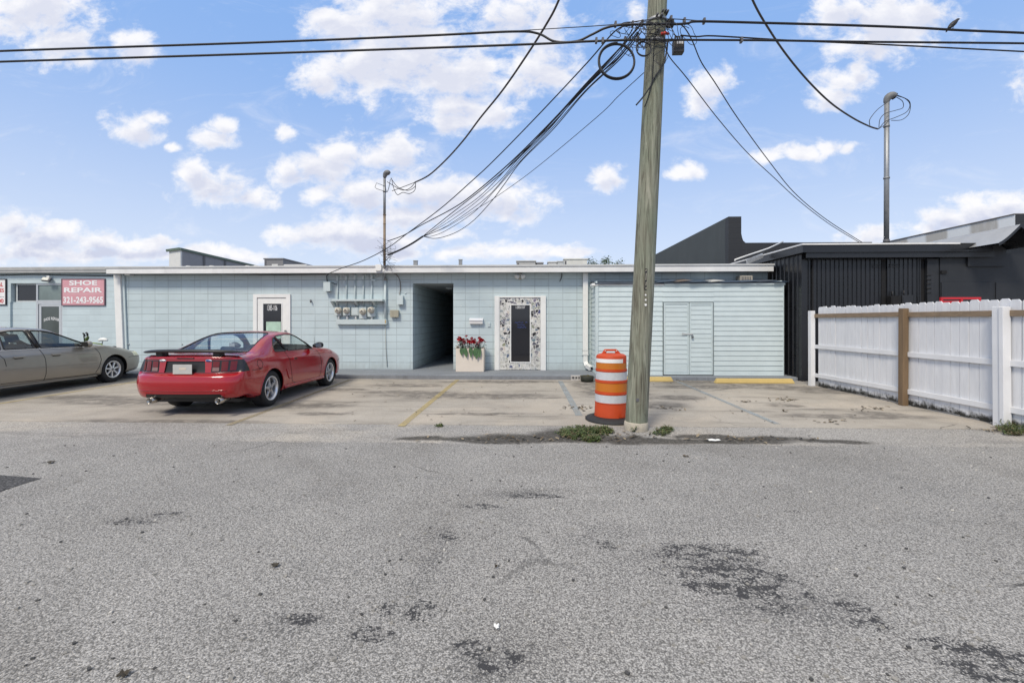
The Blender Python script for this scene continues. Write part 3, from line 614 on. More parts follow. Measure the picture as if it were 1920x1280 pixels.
# double doors
midx = onY(1291.5, 600, YS).x
for i, (x0, x1) in enumerate(((dx0 + .02, midx - .012), (midx + .012, dx1 - .02))):
    dm_ = MB(); lap(dm_, x0 + .035, x1 - .035, dzb + .10 + .20 * (1 - i), dzt - .03, YS - .008, step=0.125, dep=.012)
    dm_.box(x0 + .03, x1 - .03, YS - .010, YS + .003, dzb, dzt - .02)
    if i == 0: dm_.box(x0 + .04, x1 - .04, YS - .02, YS - .01, dzb + .06, dzb + .28)
    dm_.box(x0, x0 + .035, YS - .03, YS, dzb, dzt); dm_.box(x1 - .035, x1, YS - .03, YS, dzb, dzt); dm_.box(x0 + .035, x1 - .035, YS - .03, YS, dzt - .035, dzt); dm_.box(x0 + .035, x1 - .035, YS - .03, YS, dzb, dzb + .035)
    dd = dm_.build('door', siding_m, S)
    if i == 1:
        h = onY(1285, 626, YS); hb = MB(); hb.box(onY(1280, 0, YS).x, onY(1298, 0, YS).x, YS - .045, YS - .031, h.z - .02, h.z + .02); hb.box(onY(1278, 0, YS).x, onY(1282, 0, YS).x, YS - .04, YS - .031, h.z - .03, h.z + .03); hb.build('hasp', grey_paint, dd)
        k = onY(1297, 631, YS); kb = MB(); kb.box(k.x - .025, k.x + .025, YS - .075, YS - .047, k.z - .035, k.z + .01); kb.tube([(k.x - .017, YS - .061, k.z + .0), (k.x - .017, YS - .061, k.z + .04), (k.x, YS - .061, k.z + .055), (k.x + .017, YS - .061, k.z + .04), (k.x + .017, YS - .061, k.z)], .005, 6); kb.build('padlock', grey_dark, dd, bevel=.003)
fr = MB(); fr.box(dx0 - .012, dx0 + .012, YS - .024, YS, dzb, dzt + .02); fr.box(dx1 - .012, dx1 + .012, YS - .024, YS, dzb, dzt + .02); fr.box(dx0, dx1, YS - .022, YS, dzt + .005, dzt + .03); fr.build('door_frame', M('frame_dark_gap', (0.2, 0.24, 0.25), .7, .2), S)
MB().box(dx0, dx1, YS - .02, YS + .01, dzb - .03, dzb - .002).build('threshold', blackm, S)
# small beige box on the roof edge of the shed
p = onY(1395, 523, YW - .15); bb = MB(); bb.box(p.x - .17, p.x + .17, YW - .3, YW - .02, p.z - .08, p.z + .08)
bx = thing('vent_box', 'small weathered beige box on the wall above the shed roof', 'box', (p.x, YW - .1, p.z - .08)); bb.build('casing', M('beige_metal', (0.40, 0.37, 0.31), .7, .15), bx, bevel=.008)
g_ = MB(); [g_.box(p.x - .13 + k * .045, p.x - .11 + k * .045, YW - .306, YW - .299, p.z - .05, p.z + .05) for k in range(6)]; g_.build('grille', grey_dark, bx)

# ---------------------------------------------------------------- recessed shoe repair shop on the left
YP = 15.2
R_ = thing('shoe_repair_shop', 'recessed pale blue shop unit with dark transom windows and shoe repair door', 'building', (-16, YP, ZS))
def px_(px): return onY(px, 600, YP).x
rx1 = XL + .0
wz0, wzt = onY(60, 566, YP).z, onY(60, 531, YP).z
wx0, wx1, wx2, wx3 = px_(19), px_(66), px_(69), px_(116)
dl, dr = px_(66), px_(117); dtop = onY(90, 566, YP).z
wm = MB(); top = 3.34
wm.box(-45, wx0, YP, YP + .2, ZS - .05, top); wm.box(wx3 + .02, rx1 + .3, YP, YP + .2, ZS - .05, top); wm.box(wx0, wx3 + .02, YP, YP + .2, wzt, top)
wm.box(wx0, dl, YP + .06, YP + .2, ZS - .05, wz0)
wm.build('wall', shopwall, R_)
tm = MB(); frame_rect(tm, px_(25), wx1 + .02, wz0, wzt, .05, YP + .09, YP + .14); w_ = tm.build('window', grey_paint, R_)
sg = M('shop_glass', (0.045, 0.055, 0.055), 0.06, 0.05, 1, spec=.6)
MB().box(px_(25) + .04, wx1, YP + .11, YP + .12, wz0 + .04, wzt - .04).build('pane', darkglass, w_)
MB().box(wx0, wx0 + .02, YP + .001, YP + .14, wz0, wzt).build('reveal', bluepaint, w_)
alu = M('aluminium_frame', (0.52, 0.54, 0.56), .4, .06, metal=.3)
dm_ = MB(); frame_rect(dm_, dl, dr, wz0, wzt, .06, YP + .03, YP + .1); frame_rect(dm_, dl, dr, ZS, wz0 - .002, .07, YP + .03, YP + .1)
sd = dm_.build('door', alu, R_, bevel=.003); sd['label'] = 'aluminium framed glass door lettered SHOE REPAIR'
frd = MB(); ds0, ds1 = dl + .09, dr - .09; frame_rect(frd, ds0, ds1, ZS + .02, wz0 - .08, .08, YP + .045, YP + .085); frd.build('door_leaf', alu, sd)
MB().box(ds0 + .07, ds1 - .07, YP + .06, YP + .07, ZS + .1, wz0 - .15).build('door_glass', M('grey_green_glass', (0.075, 0.09, 0.088), .12, .2, 1.5, spec=.5), sd)
MB().box(dl + .05, dr - .05, YP + .06, YP + .07, wz0 + .05, wzt - .05).build('transom_glass', M('transom_glass', (0.15, 0.19, 0.185), .08, .35, 1.2, spec=.5), sd)
q = onY(93.5, 597, YP); text_mesh('lettering', 'SHOE REPAIR', lett, sd, q.x, YP + .055, q.z, w=0.56, h=0.105, bold=.006, arc=.8)
rfm = MB(); rfm.box(-45, rx1 + .02, YP - .14, 26, 3.345, 3.37); rfm.build('roof', M('roof_felt'), R_) if False else rfm.build('roof', MATS['roof_felt'], R_)
fa = MB(); z0, z1 = onY(100, 511, YP - .16).z, onY(100, 501, YP - .16).z
fa.box(-45, XL - .05, YP - .16, YP - .14, z0, z0 + (z1 - z0) * .42); fa.box(-45, XL - .05, YP - .18, YP - .14, z0 + (z1 - z0) * .45, z0 + (z1 - z0) * .72); fa.box(-45, XL - .05, YP - .17, YP - .14, z0 + (z1 - z0) * .74, z1 + .01)
fa.build('fascia', M('grey_gutter', (0.40, 0.40, 0.39), .5, .1, 4, dirt=.4, dcol=(.2, .2, .19)), R_)
MB().box(-45, XL - .05, YP - .14, YP - .001, z0, z0 + .02).build('soffit', MATS['soffit'], R_)
for k, (pts, r) in enumerate([([(0, 516), (60, 514.5), (130, 516), (213, 517)], .016)]):
    one(MB().tube(spline([onY(x, y, YP - .03) for x, y in pts], 8), r, 6), 'wall_cable', wire_m, 'dark cable running under the grey gutter of the shoe repair shop', 'cable')
# signs
def board(name, label, x0, x1, z0, z1, Y, face, edge, th=.03):
    o = thing(name, label, 'sign', ((x0 + x1) / 2, Y, z0))
    MB().box(x0, x1, Y - th, Y, z0, z1).build('panel', face, o)
    fm_ = MB(); frame_rect(fm_, x0 - .02, x1 + .02, z0 - .02, z1 + .02, .028, Y - th - .012, Y - .001); fm_.build('sign_frame', edge, o)
    return o
a, b_ = onY(118, 572, YP), onY(197.5, 523.5, YP)
pk = M('faded_red_sign', (0.62, 0.31, 0.345), .55, .12, 2)
sh = board('wall_sign', 'faded pink red sign reading SHOE REPAIR 321-243-9565 beside the shop door', a.x, b_.x, a.z, b_.z, YP - .001, pk, M('sign_edge', (.16, .09, .11), .6, .1))
wdt = b_.x - a.x; cx = (a.x + b_.x) / 2; hh = b_.z - a.z
for s, fz, wd, ht in (('SHOE', .86, .66, .19), ('REPAIR', .585, .90, .19), ('321-243-9565', .20, .94, .26)):
    text_mesh('lettering', s, lett, sh, cx, YP - .0345, a.z + hh * fz, w=wdt * wd, h=hh * ht, bold=.03)
MB().box(a.x + .05, b_.x - .05, YP - .0335, YP - .0312, a.z + hh * .425, a.z + hh * .435).build('rule', M('pale_rule', (.7, .5, .52), .6, .05), sh)
a, b_ = onY(-75, 571, YP), onY(12.5, 524, YP)
wsn = M('white_sign', (.78, .76, .75), .5, .04, 2)
lg = board('wall_sign', 'white sign with red capitals and black border at the left edge', a.x, b_.x, a.z, b_.z, YP - .001, wsn, M('black_border', (.03, .025, .03), .6, .1))
red_l = M('red_lettering', (.55, .035, .035), .55, .05); blk_l = M('black_lettering', (.03, .03, .06), .55, .05); hh = b_.z - a.z
for s, m_, fz, ht, wd, rx in (('AL', red_l, .80, .17, .19, 8), ('CES', red_l, .565, .15, .27, 9.5), ('L...', blk_l, .345, .10, .24, 9.2), ('00', red_l, .145, .17, .21, 8.7)):
    q = onY(rx, 0, YP); text_mesh('lettering', s, m_, lg, q.x, YP - .0345, a.z + hh * fz, w=wd, h=hh * ht, bold=.02, align='r')
# shop flood light
p = onY(88, 524, YP - .1); fl_ = thing('flood_light', 'black LED flood light above the shoe repair window', 'lamp', (p.x, YP, p.z))
R3 = Matrix.Rotation(math.radians(-35), 3, 'X') @ Matrix.Rotation(math.radians(12), 3, 'Z')
MB().obox((p.x + .02, YP - .13, p.z), (.25, .07, .15), R3).build('housing', grey_dark, fl_, bevel=.01)
MB().obox(Vector((p.x + .02, YP - .13, p.z)) + R3 @ Vector((-.02, -.037, 0)), (.19, .006, .11), R3).build('lens', M('led_lens', (.62, .62, .55), .25, .05), fl_)
MB().box(p.x - .02, p.x + .08, YP - .1, YP - .001, p.z + .06, p.z + .13).build('bracket', white, fl_)

# roofs' furniture
def roof_box(name, label, cat, px0, px1, pyt, Y, dep, col, zb=3.1, lid=True, grill=True, group=None):
    a, b_ = onY(px0, pyt, Y), onY(px1, pyt, Y)
    o = thing(name, label, cat, ((a.x + b_.x) / 2, Y, zb), 0, group); zt = a.z
    m_ = M(name + '_%d' % px0, col, .6, .12, 4, dirt=.3)
    MB().box(a.x, b_.x, Y, Y + dep, zb, zt - .05).build('cabinet', m_, o, bevel=.01)
    if lid: MB().box(a.x - .03, b_.x + .03, Y - .03, Y + dep + .03, zt - .049, zt).build('lid', m_, o, bevel=.008)
    if grill:
        g_ = MB(); g_.box(a.x + (b_.x - a.x) * .4, a.x + (b_.x - a.x) * .72, Y - .006, Y + .004, zt - (zt - zb) * .42, zt - (zt - zb) * .25); g_.build('label_plate', M('plate_pale', (.6, .6, .58), .5, .05), o)
        MB().box(a.x + .02, a.x + .09, Y - .006, Y + .004, zt - (zt - zb) * .5, zt - .1).build('grille', grey_dark, o)
    return o
roof_box('rooftop_unit', 'grey rooftop air conditioner with a white plate left of the rusty mast', 'air conditioner', 495.5, 531, 484, 18, 2.6, (.19, .19, .20))
roof_box('rooftop_unit', 'white rooftop air conditioner, the taller one near the green treetop', 'air conditioner', 1058, 1101, 484.5, 19, 1.6, (.60, .60, .56))
roof_box('rooftop_unit', 'low grey and white rooftop unit above the mosaic door', 'air conditioner', 969, 1004, 488.5, 18, 1.6, (.40, .40, .39))
for i, (a_, b_, y_) in enumerate([(1006, 1018, 491.5), (1028, 1044, 490), (1045, 1056, 489)]):
    roof_box('roof_crate', ['small grey box on the roof right of the low grey unit', 'pale squat box on the roof left of the tall white unit', 'pale box on the roof touching the tall white unit'][i], 'box', a_, b_, y_, 18.4, .5, [(.3, .3, .31), (.55, .55, .53), (.5, .51, .5)][i], grill=False)
for px0, px1, pt, lab in ((775, 782, 488, 'short square grey vent pipe on the roof left of the passage'), (860, 866, 486, 'short square grey vent pipe on the roof right of the passage')):
    a, b_ = onY(px0, pt, 15), onY(px1, pt, 15); o = thing('roof_vent', lab, 'vent', (a.x, 15, 3.1)); MB().box(a.x, b_.x, 15, 15.11, 3.1, a.z - .02).build('stack', metal, o); MB().box(a.x - .012, b_.x + .012, 14.98, 15.13, a.z - .019, a.z).build('cap', grey_paint, o)
a, b_ = onY(531, 494, 16), onY(575, 497, 16)
one(MB().box(a.x, b_.x, 16, 17.5, 3.1, a.z - .03), 'roof_curb', M('curb_pale', (.5, .5, .5), .7, .1), 'low pale curb on the roof beside the grey air conditioner', 'roof curb', bevel=.03)
for i, (px0, py0) in enumerate([(290 + 63, 497), (397, 497), (464, 497.5), (480, 497.8)]):
    p = onY(px0, py0, YW - .1); one(MB().lathe([(0, .05), (.05, .045), (.085, .02), (.09, 0), (.0, -.002)], (p.x, YW - .1, 3.125), 12), 'roof_lump', M('sealant', (.5, .5, .48), .7, .1), 'small pale lump of roof sealant on the drip edge', 'sealant lump', group='sealant lumps along the drip edge')
# clerestory on the shop's roof
CL = thing('roof_monitor', 'raised clerestory with white front and green trimmed grey side on the left roof', 'roof monitor', (-13.7, 17, 3.37))
x0, x1 = onY(317, 0, 17).x, onY(338.5, 0, 17).x; zt = onY(338, 467, 17).z
MB().box(x0, x1, 17, 17.08, 3.37, zt - .02).build('front_panel', M('monitor_white', (.62, .62, .6), .6, .08, dirt=.2), CL)
sb = MB(); sb.prism([(17.081, 3.37), (17.081, zt - .02), (22.2, zt - .12), (22.2, 3.37)], x0, x1, 'YZ'); sb.build('side_panel', M('monitor_grey', (.25, .25, .265), .6, .12, 2, grime=.3), CL)
gt = MB(); gt.beam((x1 + .02, 16.95, zt + .0), (x1 + .02, 22.3, zt - .10), .06, .09); gt.beam((x0 - .08, 16.97, zt - .06), (x1 - .01, 16.97, zt + .01), .06, .09); gt.build('roof_trim', M('green_trim', (.10, .14, .11), .6, .15), CL)
[MB().box(x1 + .001, x1 + .02, y, y + .12, 3.37, zt - .05).build('side_batten', M('batten_dark', (.12, .12, .125), .7, .1), CL) for y in (18.2, 19.5, 21)]
# ---------------------------------------------------------------- black metal building on the right
blk = M('black_wall_paint', (0.012, 0.013, 0.016), 0.30, 0.25, 3, bump=0.12, bscale=14, grime=0.35, dcol=(0.03, 0.032, 0.035), spec=.5)
blk2 = M('black_block_paint', (0.017, 0.019, 0.023), 0.55, 0.3, 2, bump=0.25, bscale=9, grime=0.55, dcol=(0.036, 0.039, 0.043))
YB = 11.85; XB = 6.98
K_ = thing('black_building', 'black painted ribbed metal building behind the white fence', 'building', (9, YB, 0))
def ribbed(mb, a, b, z0, z1, step=.2, rib=.022, rw=.035, axis='X', at=0.0, sgn=-1):
    prof = []; u = a
    while u < b - 1e-6:
        e = min(u + step, b); w_ = rw
        prof += [(u, 0), (max(u, e - 2.2 * w_), 0), (max(u, e - 1.7 * w_), rib), (max(u, e - .6 * w_), rib), (e, 0)]; u = e
    vs = []; 
    for (u, h) in prof:
        for z in (z0, z1): vs.append((u, at + sgn * h, z) if axis == 'X' else (at + sgn * h, u, z))
    fs = [(2 * i, 2 * i + 2, 2 * i + 3, 2 * i + 1) for i in range(len(prof) - 1)]
    mb.add(vs, fs)
rz = 3.42
fx = lambda px: onY(px, 600, YB).x
wl = MB()
ribbed(wl, YB, 17, 0, rz, axis='Y', at=XB)
wl.box(XB + .001, XB + .1, YB + .001, 17, 0, rz)
wl.build('side_wall', blk, K_)
fw = MB()
ribbed(fw, XB, fx(1651), 0, rz - .05, at=YB, step=.11, rib=.022, rw=.024); ribbed(fw, fx(1662), fx(1724), 0, rz - .05, at=YB - .03, step=.11, rib=.022, rw=.024)
fw.box(XB + .101, 15.8, YB + .001, YB + .1, 0, rz); fw.box(XB - .005, XB + .1, YB - .03, YB + .0005, 0, rz - .1)
fw.build('front_wall', blk, K_)
dkm = M('deep_black', (0.004, 0.004, 0.005), .8, .2)
for xa_, xb_, y_ in ((1521, 1523.5, .04), (1652, 1660, .012), (1725, 1732, .012)): MB().box(fx(xa_), fx(xb_), YB - y_, YB - (.013 if y_ > .03 else .002), 0, rz - .32).build('door_gap', dkm, K_)
po = MB(); po.box(fx(1733), fx(1755), YB - .09, YB - .001, 0, rz - .32); po.build('pilaster', blk2, K_, bevel=.006)
pw = MB(); pw.box(fx(1755) + .004, 15.5, YB - .11, YB - .001, 0, rz - .2); pw.build('panel_wall', blk2, K_)
p2 = MB(); zz = onY(1800, 529, YB - .11).z; p2.box(fx(1757), fx(1851), YB - .128, YB - .112, 0, zz); p2.build('lower_panel', blk2, K_, bevel=.004); MB().box(fx(1858), 15.4, YB - .128, YB - .112, 0, zz - .01).build('lower_panel', blk2, K_, bevel=.004); MB().box(fx(1756), fx(1766), YB - .14, YB - .111, 2.72, 2.8).build('wall_bracket', dkm, K_)
hb = MB()
for k in range(5): z = 2.25 + k * .11; hb.tube([(fx(1733) - .02, YB - .1, z), (fx(1733) + .08, YB - .1, z)], .012, 6)
for zc in (2.9, 2.95): hb.box(fx(1634), fx(1650), YB - .03, YB - .013, zc, zc + .02); hb.box(fx(1666), fx(1682), YB - .06, YB - .043, zc, zc + .02)
hb.build('hinge', blackm, K_)
# roof edge and fascia boards
e = MB(); e.box(XB - .12, onY(1862, 0, YB - .28).x, YB - .28, YB - .25, rz - .17, rz + .01); e.box(XB - .12, XB - .09, YB - .25, 17, rz - .17, rz + .01); e.box(XB + .0, onY(1862, 0, YB - .2).x, YB - .235, YB - .21, rz - .30, rz - .155); e.build('fascia', blk, K_)
e = MB(); e.box(XB - .15, onY(1800, 0, YB - .3).x, YB - .31, YB - .24, rz + .012, rz + .05); e.box(XB - .15, XB - .085, YB - .24, 17, rz + .012, rz + .05); e.build('drip_edge', M('pale_drip', (.74, .74, .73), .5, .12, 3, dirt=.4), K_)
MB().box(XB - .13, 12.9, YB - .29, 17, rz + .02, rz + .04).build('roof', M('black_roof', (.06, .062, .066), .8, .15), K_)
# rolled metal gable porch
gx, ge0, ge1 = 11.35, 10.86, 11.98; gy0, gy1 = YB - 1.0, 14.6; gz, gez = 3.77, 3.34
def gable_pts(off=0.0):
    L = []
    for k in range(9):
        u = k / 8; x = ge0 + (gx - ge0) * u; z = gez + (gz - gez) * (u ** 1.25 if u < .85 else (u ** 1.25)) ; L.append((x, z + off))
    for k in range(1, 9):
        u = k / 8; x = gx + (ge1 - gx) * u; z = gz - (gz - gez - .02) * (1 - (1 - u) ** 1.25); L.append((x, z + off))
    return L
top_, bot_ = gable_pts(), gable_pts(-.035)
mb = MB(); n = len(top_)
vs = [(x, gy0, z) for x, z in top_] + [(x, gy1, z) for x, z in top_]
mb.add(vs, [(i, i + 1, n + i + 1, n + i) for i in range(n - 1)], True)
mb.build('porch_roof', M('galv_sheet', (.42, .43, .44), .4, .1, 3, metal=.35, dirt=.25, dcol=(.25, .25, .25)), K_)
mb = MB(); vs = [(x, gy0 - .004, z + .012) for x, z in top_] + [(x, gy0 - .004, z - .03) for x, z in bot_] + [(x, gy0 + .05, z - .03) for x, z in bot_]
mb.add(vs, [(n + i, n + i + 1, i + 1, i) for i in range(n - 1)] + [(2 * n + i, 2 * n + i + 1, n + i + 1, n + i) for i in range(n - 1)])
vs = [(x, gy0 + .05, z - .006) for x, z in bot_] + [(x, gy1 - .1, z - .006) for x, z in bot_]
mb.add(vs, [(n + i, n + i + 1, i + 1, i) for i in range(n - 1)])
mb.build('porch_soffit', blk, K_)
rk = MB(); [rk.box(gx + .08 + .07 * k, gx + .12 + .07 * k, gy0 + .06, gy0 + .11, gz - .16 - .055 * k, gz - .13 - .055 * k) for k in range(7)]; rk.build('rafter_tail', blk2, K_)
MB().prism([(ge0 + .1, 2.9), (ge1 - .1, 2.9), (ge1 - .1, gez - .03), (gx, gz - .06), (ge0 + .1, gez - .03)], YB - .16, YB - .13).build('gable_wall', blk2, K_)
# small black boxes on the front
for px0, px1, pt, lab in ((1665, 1684, 555, 'black electrical box on the ribbed black wall, the left one'), (1686, 1706, 553.5, 'dark grey electrical box on the ribbed black wall, the right one')):
    a, b_ = onY(px0, pt, YB - .1), onY(px1, pt, YB - .1); o = thing('electrical_box', lab, 'electrical box', (a.x, YB - .05, 1.6))
    MB().box(a.x, b_.x, YB - .2, YB - .045, 1.62, a.z).build('casing', dkm if px0 == 1665 else blk2, o, bevel=.008); MB().tube([((a.x + b_.x) / 2, YB - .08, a.z - .01), ((a.x + b_.x) / 2, YB - .08, a.z + .12)], .018, 8).build('conduit', blackm, o); MB().box(a.x + .02, b_.x - .02, YB - .206, YB - .201, 1.66, a.z - .05).build('cover', dkm if px0 == 1665 else blk2, o)
# back block building with stepped parapet
Q = thing('stepped_parapet_building', 'taller dark grey block building with stepped parapet behind the ribbed metal one', 'building', (9, 17, 0))
YQ = 17.2; q0 = onY(1366, 0, YQ).x; q1 = onY(1390, 0, YQ).x; zt = onY(1378, 406, YQ).z; zl = onY(1430, 455, YQ).z
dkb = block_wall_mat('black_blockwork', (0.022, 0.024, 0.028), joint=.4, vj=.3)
dkside = M('grey_black_side', (0.055, 0.064, 0.066), .75, .3, 1.2, grime=.6, dcol=(.11, .115, .115))  # greyer base colour than the front wall, with random streaks
mb = MB(); x2 = q1 + (onY(1396, 0, YQ).x - q1)
prof = [(q0, 0), (q0, zt), (q1, zt), (q1, zl + .35), (q1 + .03, zl + .2), (q1 + .07, zl + .08), (q1 + .16, zl), (12.7, zl), (12.7, 0)]
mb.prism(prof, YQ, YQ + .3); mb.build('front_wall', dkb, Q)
sd_ = MB(); sd_.box(q0, q0 + .3, YQ + .301, YQ + 34, 0, zt); sd_.build('side_wall', dkside, Q)
MB().box(q0 + .3, 12.7, YQ + .3, YQ + 20, 3.6, 3.7).build('roof', MATS['black_roof'], Q)
MB().box(q1 + .12, q1 + .45, YQ + 1.0, YQ + 1.3, 3.7, onY(1400, 450, YQ + 1).z).build('roof_hatch', M('hatch_green', (.10, .15, .15), .6, .1), Q)
# whitewashed side parapet at far right
Wp = thing('patched_wall_building', 'building at far right with whitewashed patchy parapet and dark grey front', 'building', (14, 12.6, 0))
m, t, b = newmat('patched_whitewash'); pos = t.n('ShaderNodeNewGeometry').outputs['Position']; s = t.n('ShaderNodeSeparateXYZ', {0: pos})
st = t.math('FRACT', t.math('ADD', t.math('MULTIPLY', s.outputs[1], .66), t.math('MULTIPLY', t.noise(pos, .9, 3), .22)))
c = t.mix(t.ss(t.math('ABSOLUTE', t.math('SUBTRACT', st, .5)), .2, .28), (.80, .82, .82), (.50, .48, .44))
c = t.mix(t.ss(t.noise(t.mapv(pos, (1, 3, .7)), 2.2, 7, .7), .5, .8, 0, .6), c, (.75, .76, .76)); lk(t, c, b.inputs['Base Color']); b.inputs['Roughness'].default_value = .8
XWp = 13.05; yn = onX(1905, 500, XWp).y; ztp = onX(1905, 402, XWp).z
MB().box(XWp, XWp + .3, yn + .02, 30, 3.0, ztp).build('side_wall', m, Wp)
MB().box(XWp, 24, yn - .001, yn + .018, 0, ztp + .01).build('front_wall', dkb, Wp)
MB().box(XWp + .01, XWp + .29, yn + .02, 30, 0, 2.99).build('lower_wall', dkside, Wp)
cp = MB(); cp.box(XWp - .02, XWp + .32, yn + .02, 30, ztp + .002, ztp + .03); cp.build('coping', M('coping_dark', (.16, .15, .14), .7, .2), Wp)
# loose white pipe on the roof corner
p = [onY(1378, 487, 13.0), onY(1398, 480, 13.2), onY(1440, 466, 13.8), onY(1468, 453, 14.6)]
one(MB().tube([p[0] + Vector((0, 0, -.04)), p[0], p[1], p[2], p[3]], .022, 8), 'roof_pipe', M('white_pvc', (.7, .7, .68), .4, .05), 'loose white plastic pipe leaning on the roof corner by the black building', 'pipe')
p = onY(1415, 488, 12.95); mb = MB(); mb.beam(onY(1400, 491, 12.9), onY(1430, 479, 13.3), .02, .13, up=(0, 0, 1)); one(mb, 'flashing', M('silver_flash', (.6, .62, .63), .35, .1, metal=.5), 'bent silver flashing at the right end of the white fascia', 'flashing')

# ---------------------------------------------------------------- white picket fence
fence_w = M('fence_white', (0.73, 0.735, 0.75), .6, .06, 3, dirt=.10, dcol=(.45, .44, .40), grime=.10)
m, t, b = newmat('fence_board'); pos = t.n('ShaderNodeTexCoord').outputs['Object']; z = t.n('ShaderNodeSeparateXYZ', {0: pos}).outputs[2]
c = t.ramp(t.noise(t.mapv(pos, (9, 9, 1.2)), 1.5, 6, .65), [(.25, (.62, .63, .655)), (.75, (.77, .775, .79))])
c = t.mix(t.ss(t.noise(t.mapv(pos, (25, 25, 1.2)), 1.3, 5, .7), .62, .8, 0, .45), c, (.36, .35, .33))
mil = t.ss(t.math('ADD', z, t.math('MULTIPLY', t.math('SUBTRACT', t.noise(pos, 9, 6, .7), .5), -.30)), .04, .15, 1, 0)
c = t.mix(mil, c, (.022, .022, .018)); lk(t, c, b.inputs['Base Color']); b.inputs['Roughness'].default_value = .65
fence_bd = m
brown = M('new_brown_timber', (.165, .11, .062), .7, .3, 1.0, stretch=(12, 12, 1), bump=.2, bscale=10)
brown_r = M('brown_rail_timber', (.24, .175, .115), .7, .25, 2.0, stretch=(3, 3, 12), bump=.2, bscale=10)
FA, FB = cw(7.20, 10.72), cw(7.30, 4.6)           # far and near ends of the board line
fd = (FB - FA).normalized(); fnrm = Vector((fd.y, -fd.x, 0))
if fnrm.x > 0: fnrm = -fnrm                       # towards the parking stalls
F = thing('picket_fence', 'white dog eared picket fence with brown top rail and middle post', 'fence', tuple(FA))
RF = Matrix((fd, fnrm, Vector((0, 0, 1)))).transposed()
L = (FB - FA).length; pk_ = MB(); s_ = .06
while s_ < L:
    w_ = random.choice((.138, .14, .142, .10, .14)); zt = 1.865 + random.uniform(-.018, .018); tilt = random.uniform(-.006, .006); ea = .030
    zb = .015 + random.uniform(-.01, .02); yy = random.uniform(-.006, .006)
    prof = [(0, zb), (w_, zb), (w_ + tilt, zt - ea), (w_ - ea + tilt, zt), (ea + tilt, zt), (tilt, zt - ea)]
    vs = [];
    for yq in (yy, yy - .017):
        for (u, zz_) in prof: vs.append(FA + fd * (s_ + u) + fnrm * yq + Vector((0, 0, zz_)))
    k = len(prof); pk_.add(vs, [tuple(range(k)), tuple(range(2 * k - 1, k - 1, -1))] + [(i, i + k, (i + 1) % k + k, (i + 1) % k) for i in range(k)])
    s_ += w_ + random.choice((.004, .007, .010, .015, .006))
pk_.build('picket_boards', fence_bd, F)
posts = [-.06, 2.42, 4.03, 6.3]
for z, m_ in ((1.66, brown_r), (.935, fence_w), (.26, fence_w)):
    for a, b_ in ((posts[0] + .05, posts[1] - .05), (posts[1] + .05, posts[2] - .06), (posts[2] + .06, posts[3])):
        j = random.uniform(-.01, .01); p = FA + fd * a + fnrm * .025; q = FA + fd * min(b_, L) + fnrm * .025
        MB().beam(p + Vector((0, 0, z)), q + Vector((0, 0, z + j)), .038, .088).build('rail', m_, F, bevel=.003)
for i, (a, m_, zt) in enumerate(((posts[0], fence_w, 1.78), (posts[1], brown, 1.775), (posts[2], fence_w, 1.76))):
    mb = MB(); c = FA + fd * a + fnrm * .075; R3 = RF @ Matrix.Rotation(random.uniform(-.008, .008), 3, 'Y')
    mb.obox(c + Vector((0, 0, zt / 2)), (.105, .105, zt), R3); mb.build('post', m_, F, bevel=.006)
    if i == 2: MB().obox(c + fd * .085 + fnrm * .01 + Vector((0, 0, zt / 2 - .03)), (.06, .12, zt + .05), R3).build('post_board', fence_w, F, bevel=.004)
# red steel rack behind the fence
Yr = 10.4; a, b_ = onY(1763, 559, Yr), onY(1838, 558, Yr); redm = M('red_enamel', (.52, .02, .03), .4, .08)
R0 = thing('steel_rack', 'red tubular steel rack standing behind the white fence', 'rack', ((a.x + b_.x) / 2, Yr, 0))
zt = a.z; mid = a.x + (b_.x - a.x) * .52
f_ = MB(); [f_.box(x - .022, x + .022, Yr - .022, Yr + .022, 0, zt - .03) for x in (a.x + .02, mid, b_.x - .02)]; f_.build('upright', redm, R0)
MB().box(a.x, b_.x, Yr - .024, Yr + .024, zt - .028, zt + .02).build('top_bar', redm, R0, bevel=.004)
MB().box(a.x + .03, mid - .03, Yr - .02, Yr + .02, zt - .13, zt - .06).build('top_plate', redm, R0); MB().box(a.x + .03, b_.x - .03, Yr - .02, Yr + .02, .5, .55).build('lower_bar', redm, R0)
# ---------------------------------------------------------------- utility pole
m, t, b = newmat('weathered_pole'); pos = t.n('ShaderNodeTexCoord').outputs['Object']
v = t.mapv(pos, (14, 14, .8)); n1 = t.noise(v, 1.6, 9, .7, .8); n2 = t.noise(t.mapv(pos, (60, 60, 1.1)), 1.0, 5, .6); n3 = t.noise(pos, .8, 3)
c = t.ramp(n1, [(.30, (.06, .057, .038)), (.42, (.14, .132, .098)), (.53, (.215, .22, .168)), (.66, (.34, .33, .265))])
c = t.mix(t.ss(n3, .42, .62, 0, .45), c, (.175, .225, .16))
c = t.mix(t.ss(n2, .56, .66, 0, .85), c, (.04, .037, .026))
c = t.mix(t.ss(t.noise(t.mapv(pos, (7, 7, 2.2)), 1.7, 4, .6), .68, .74, 0, .7), c, (.08, .065, .045))
lk(t, c, b.inputs['Base Color']); b.inputs['Roughness'].default_value = .85
lk(t, t.n('ShaderNodeBump', {'Strength': .9, 'Distance': .008, 'Height': t.math('SUBTRACT', n1, t.math('MULTIPLY', n2, .8))}).outputs[0], b.inputs['Normal'])
pole_m = m
PD = 6.5
def pole_axis(z):                            # centre line of the leaning pole
    lo = atD(1198, 700, PD); hi = atD(1233, 0, PD); u = (z - lo.z) / (hi.z - lo.z)
    p = lo + (hi - lo) * u; return Vector((p.x, p.y, z))
base = pole_axis(0.0)
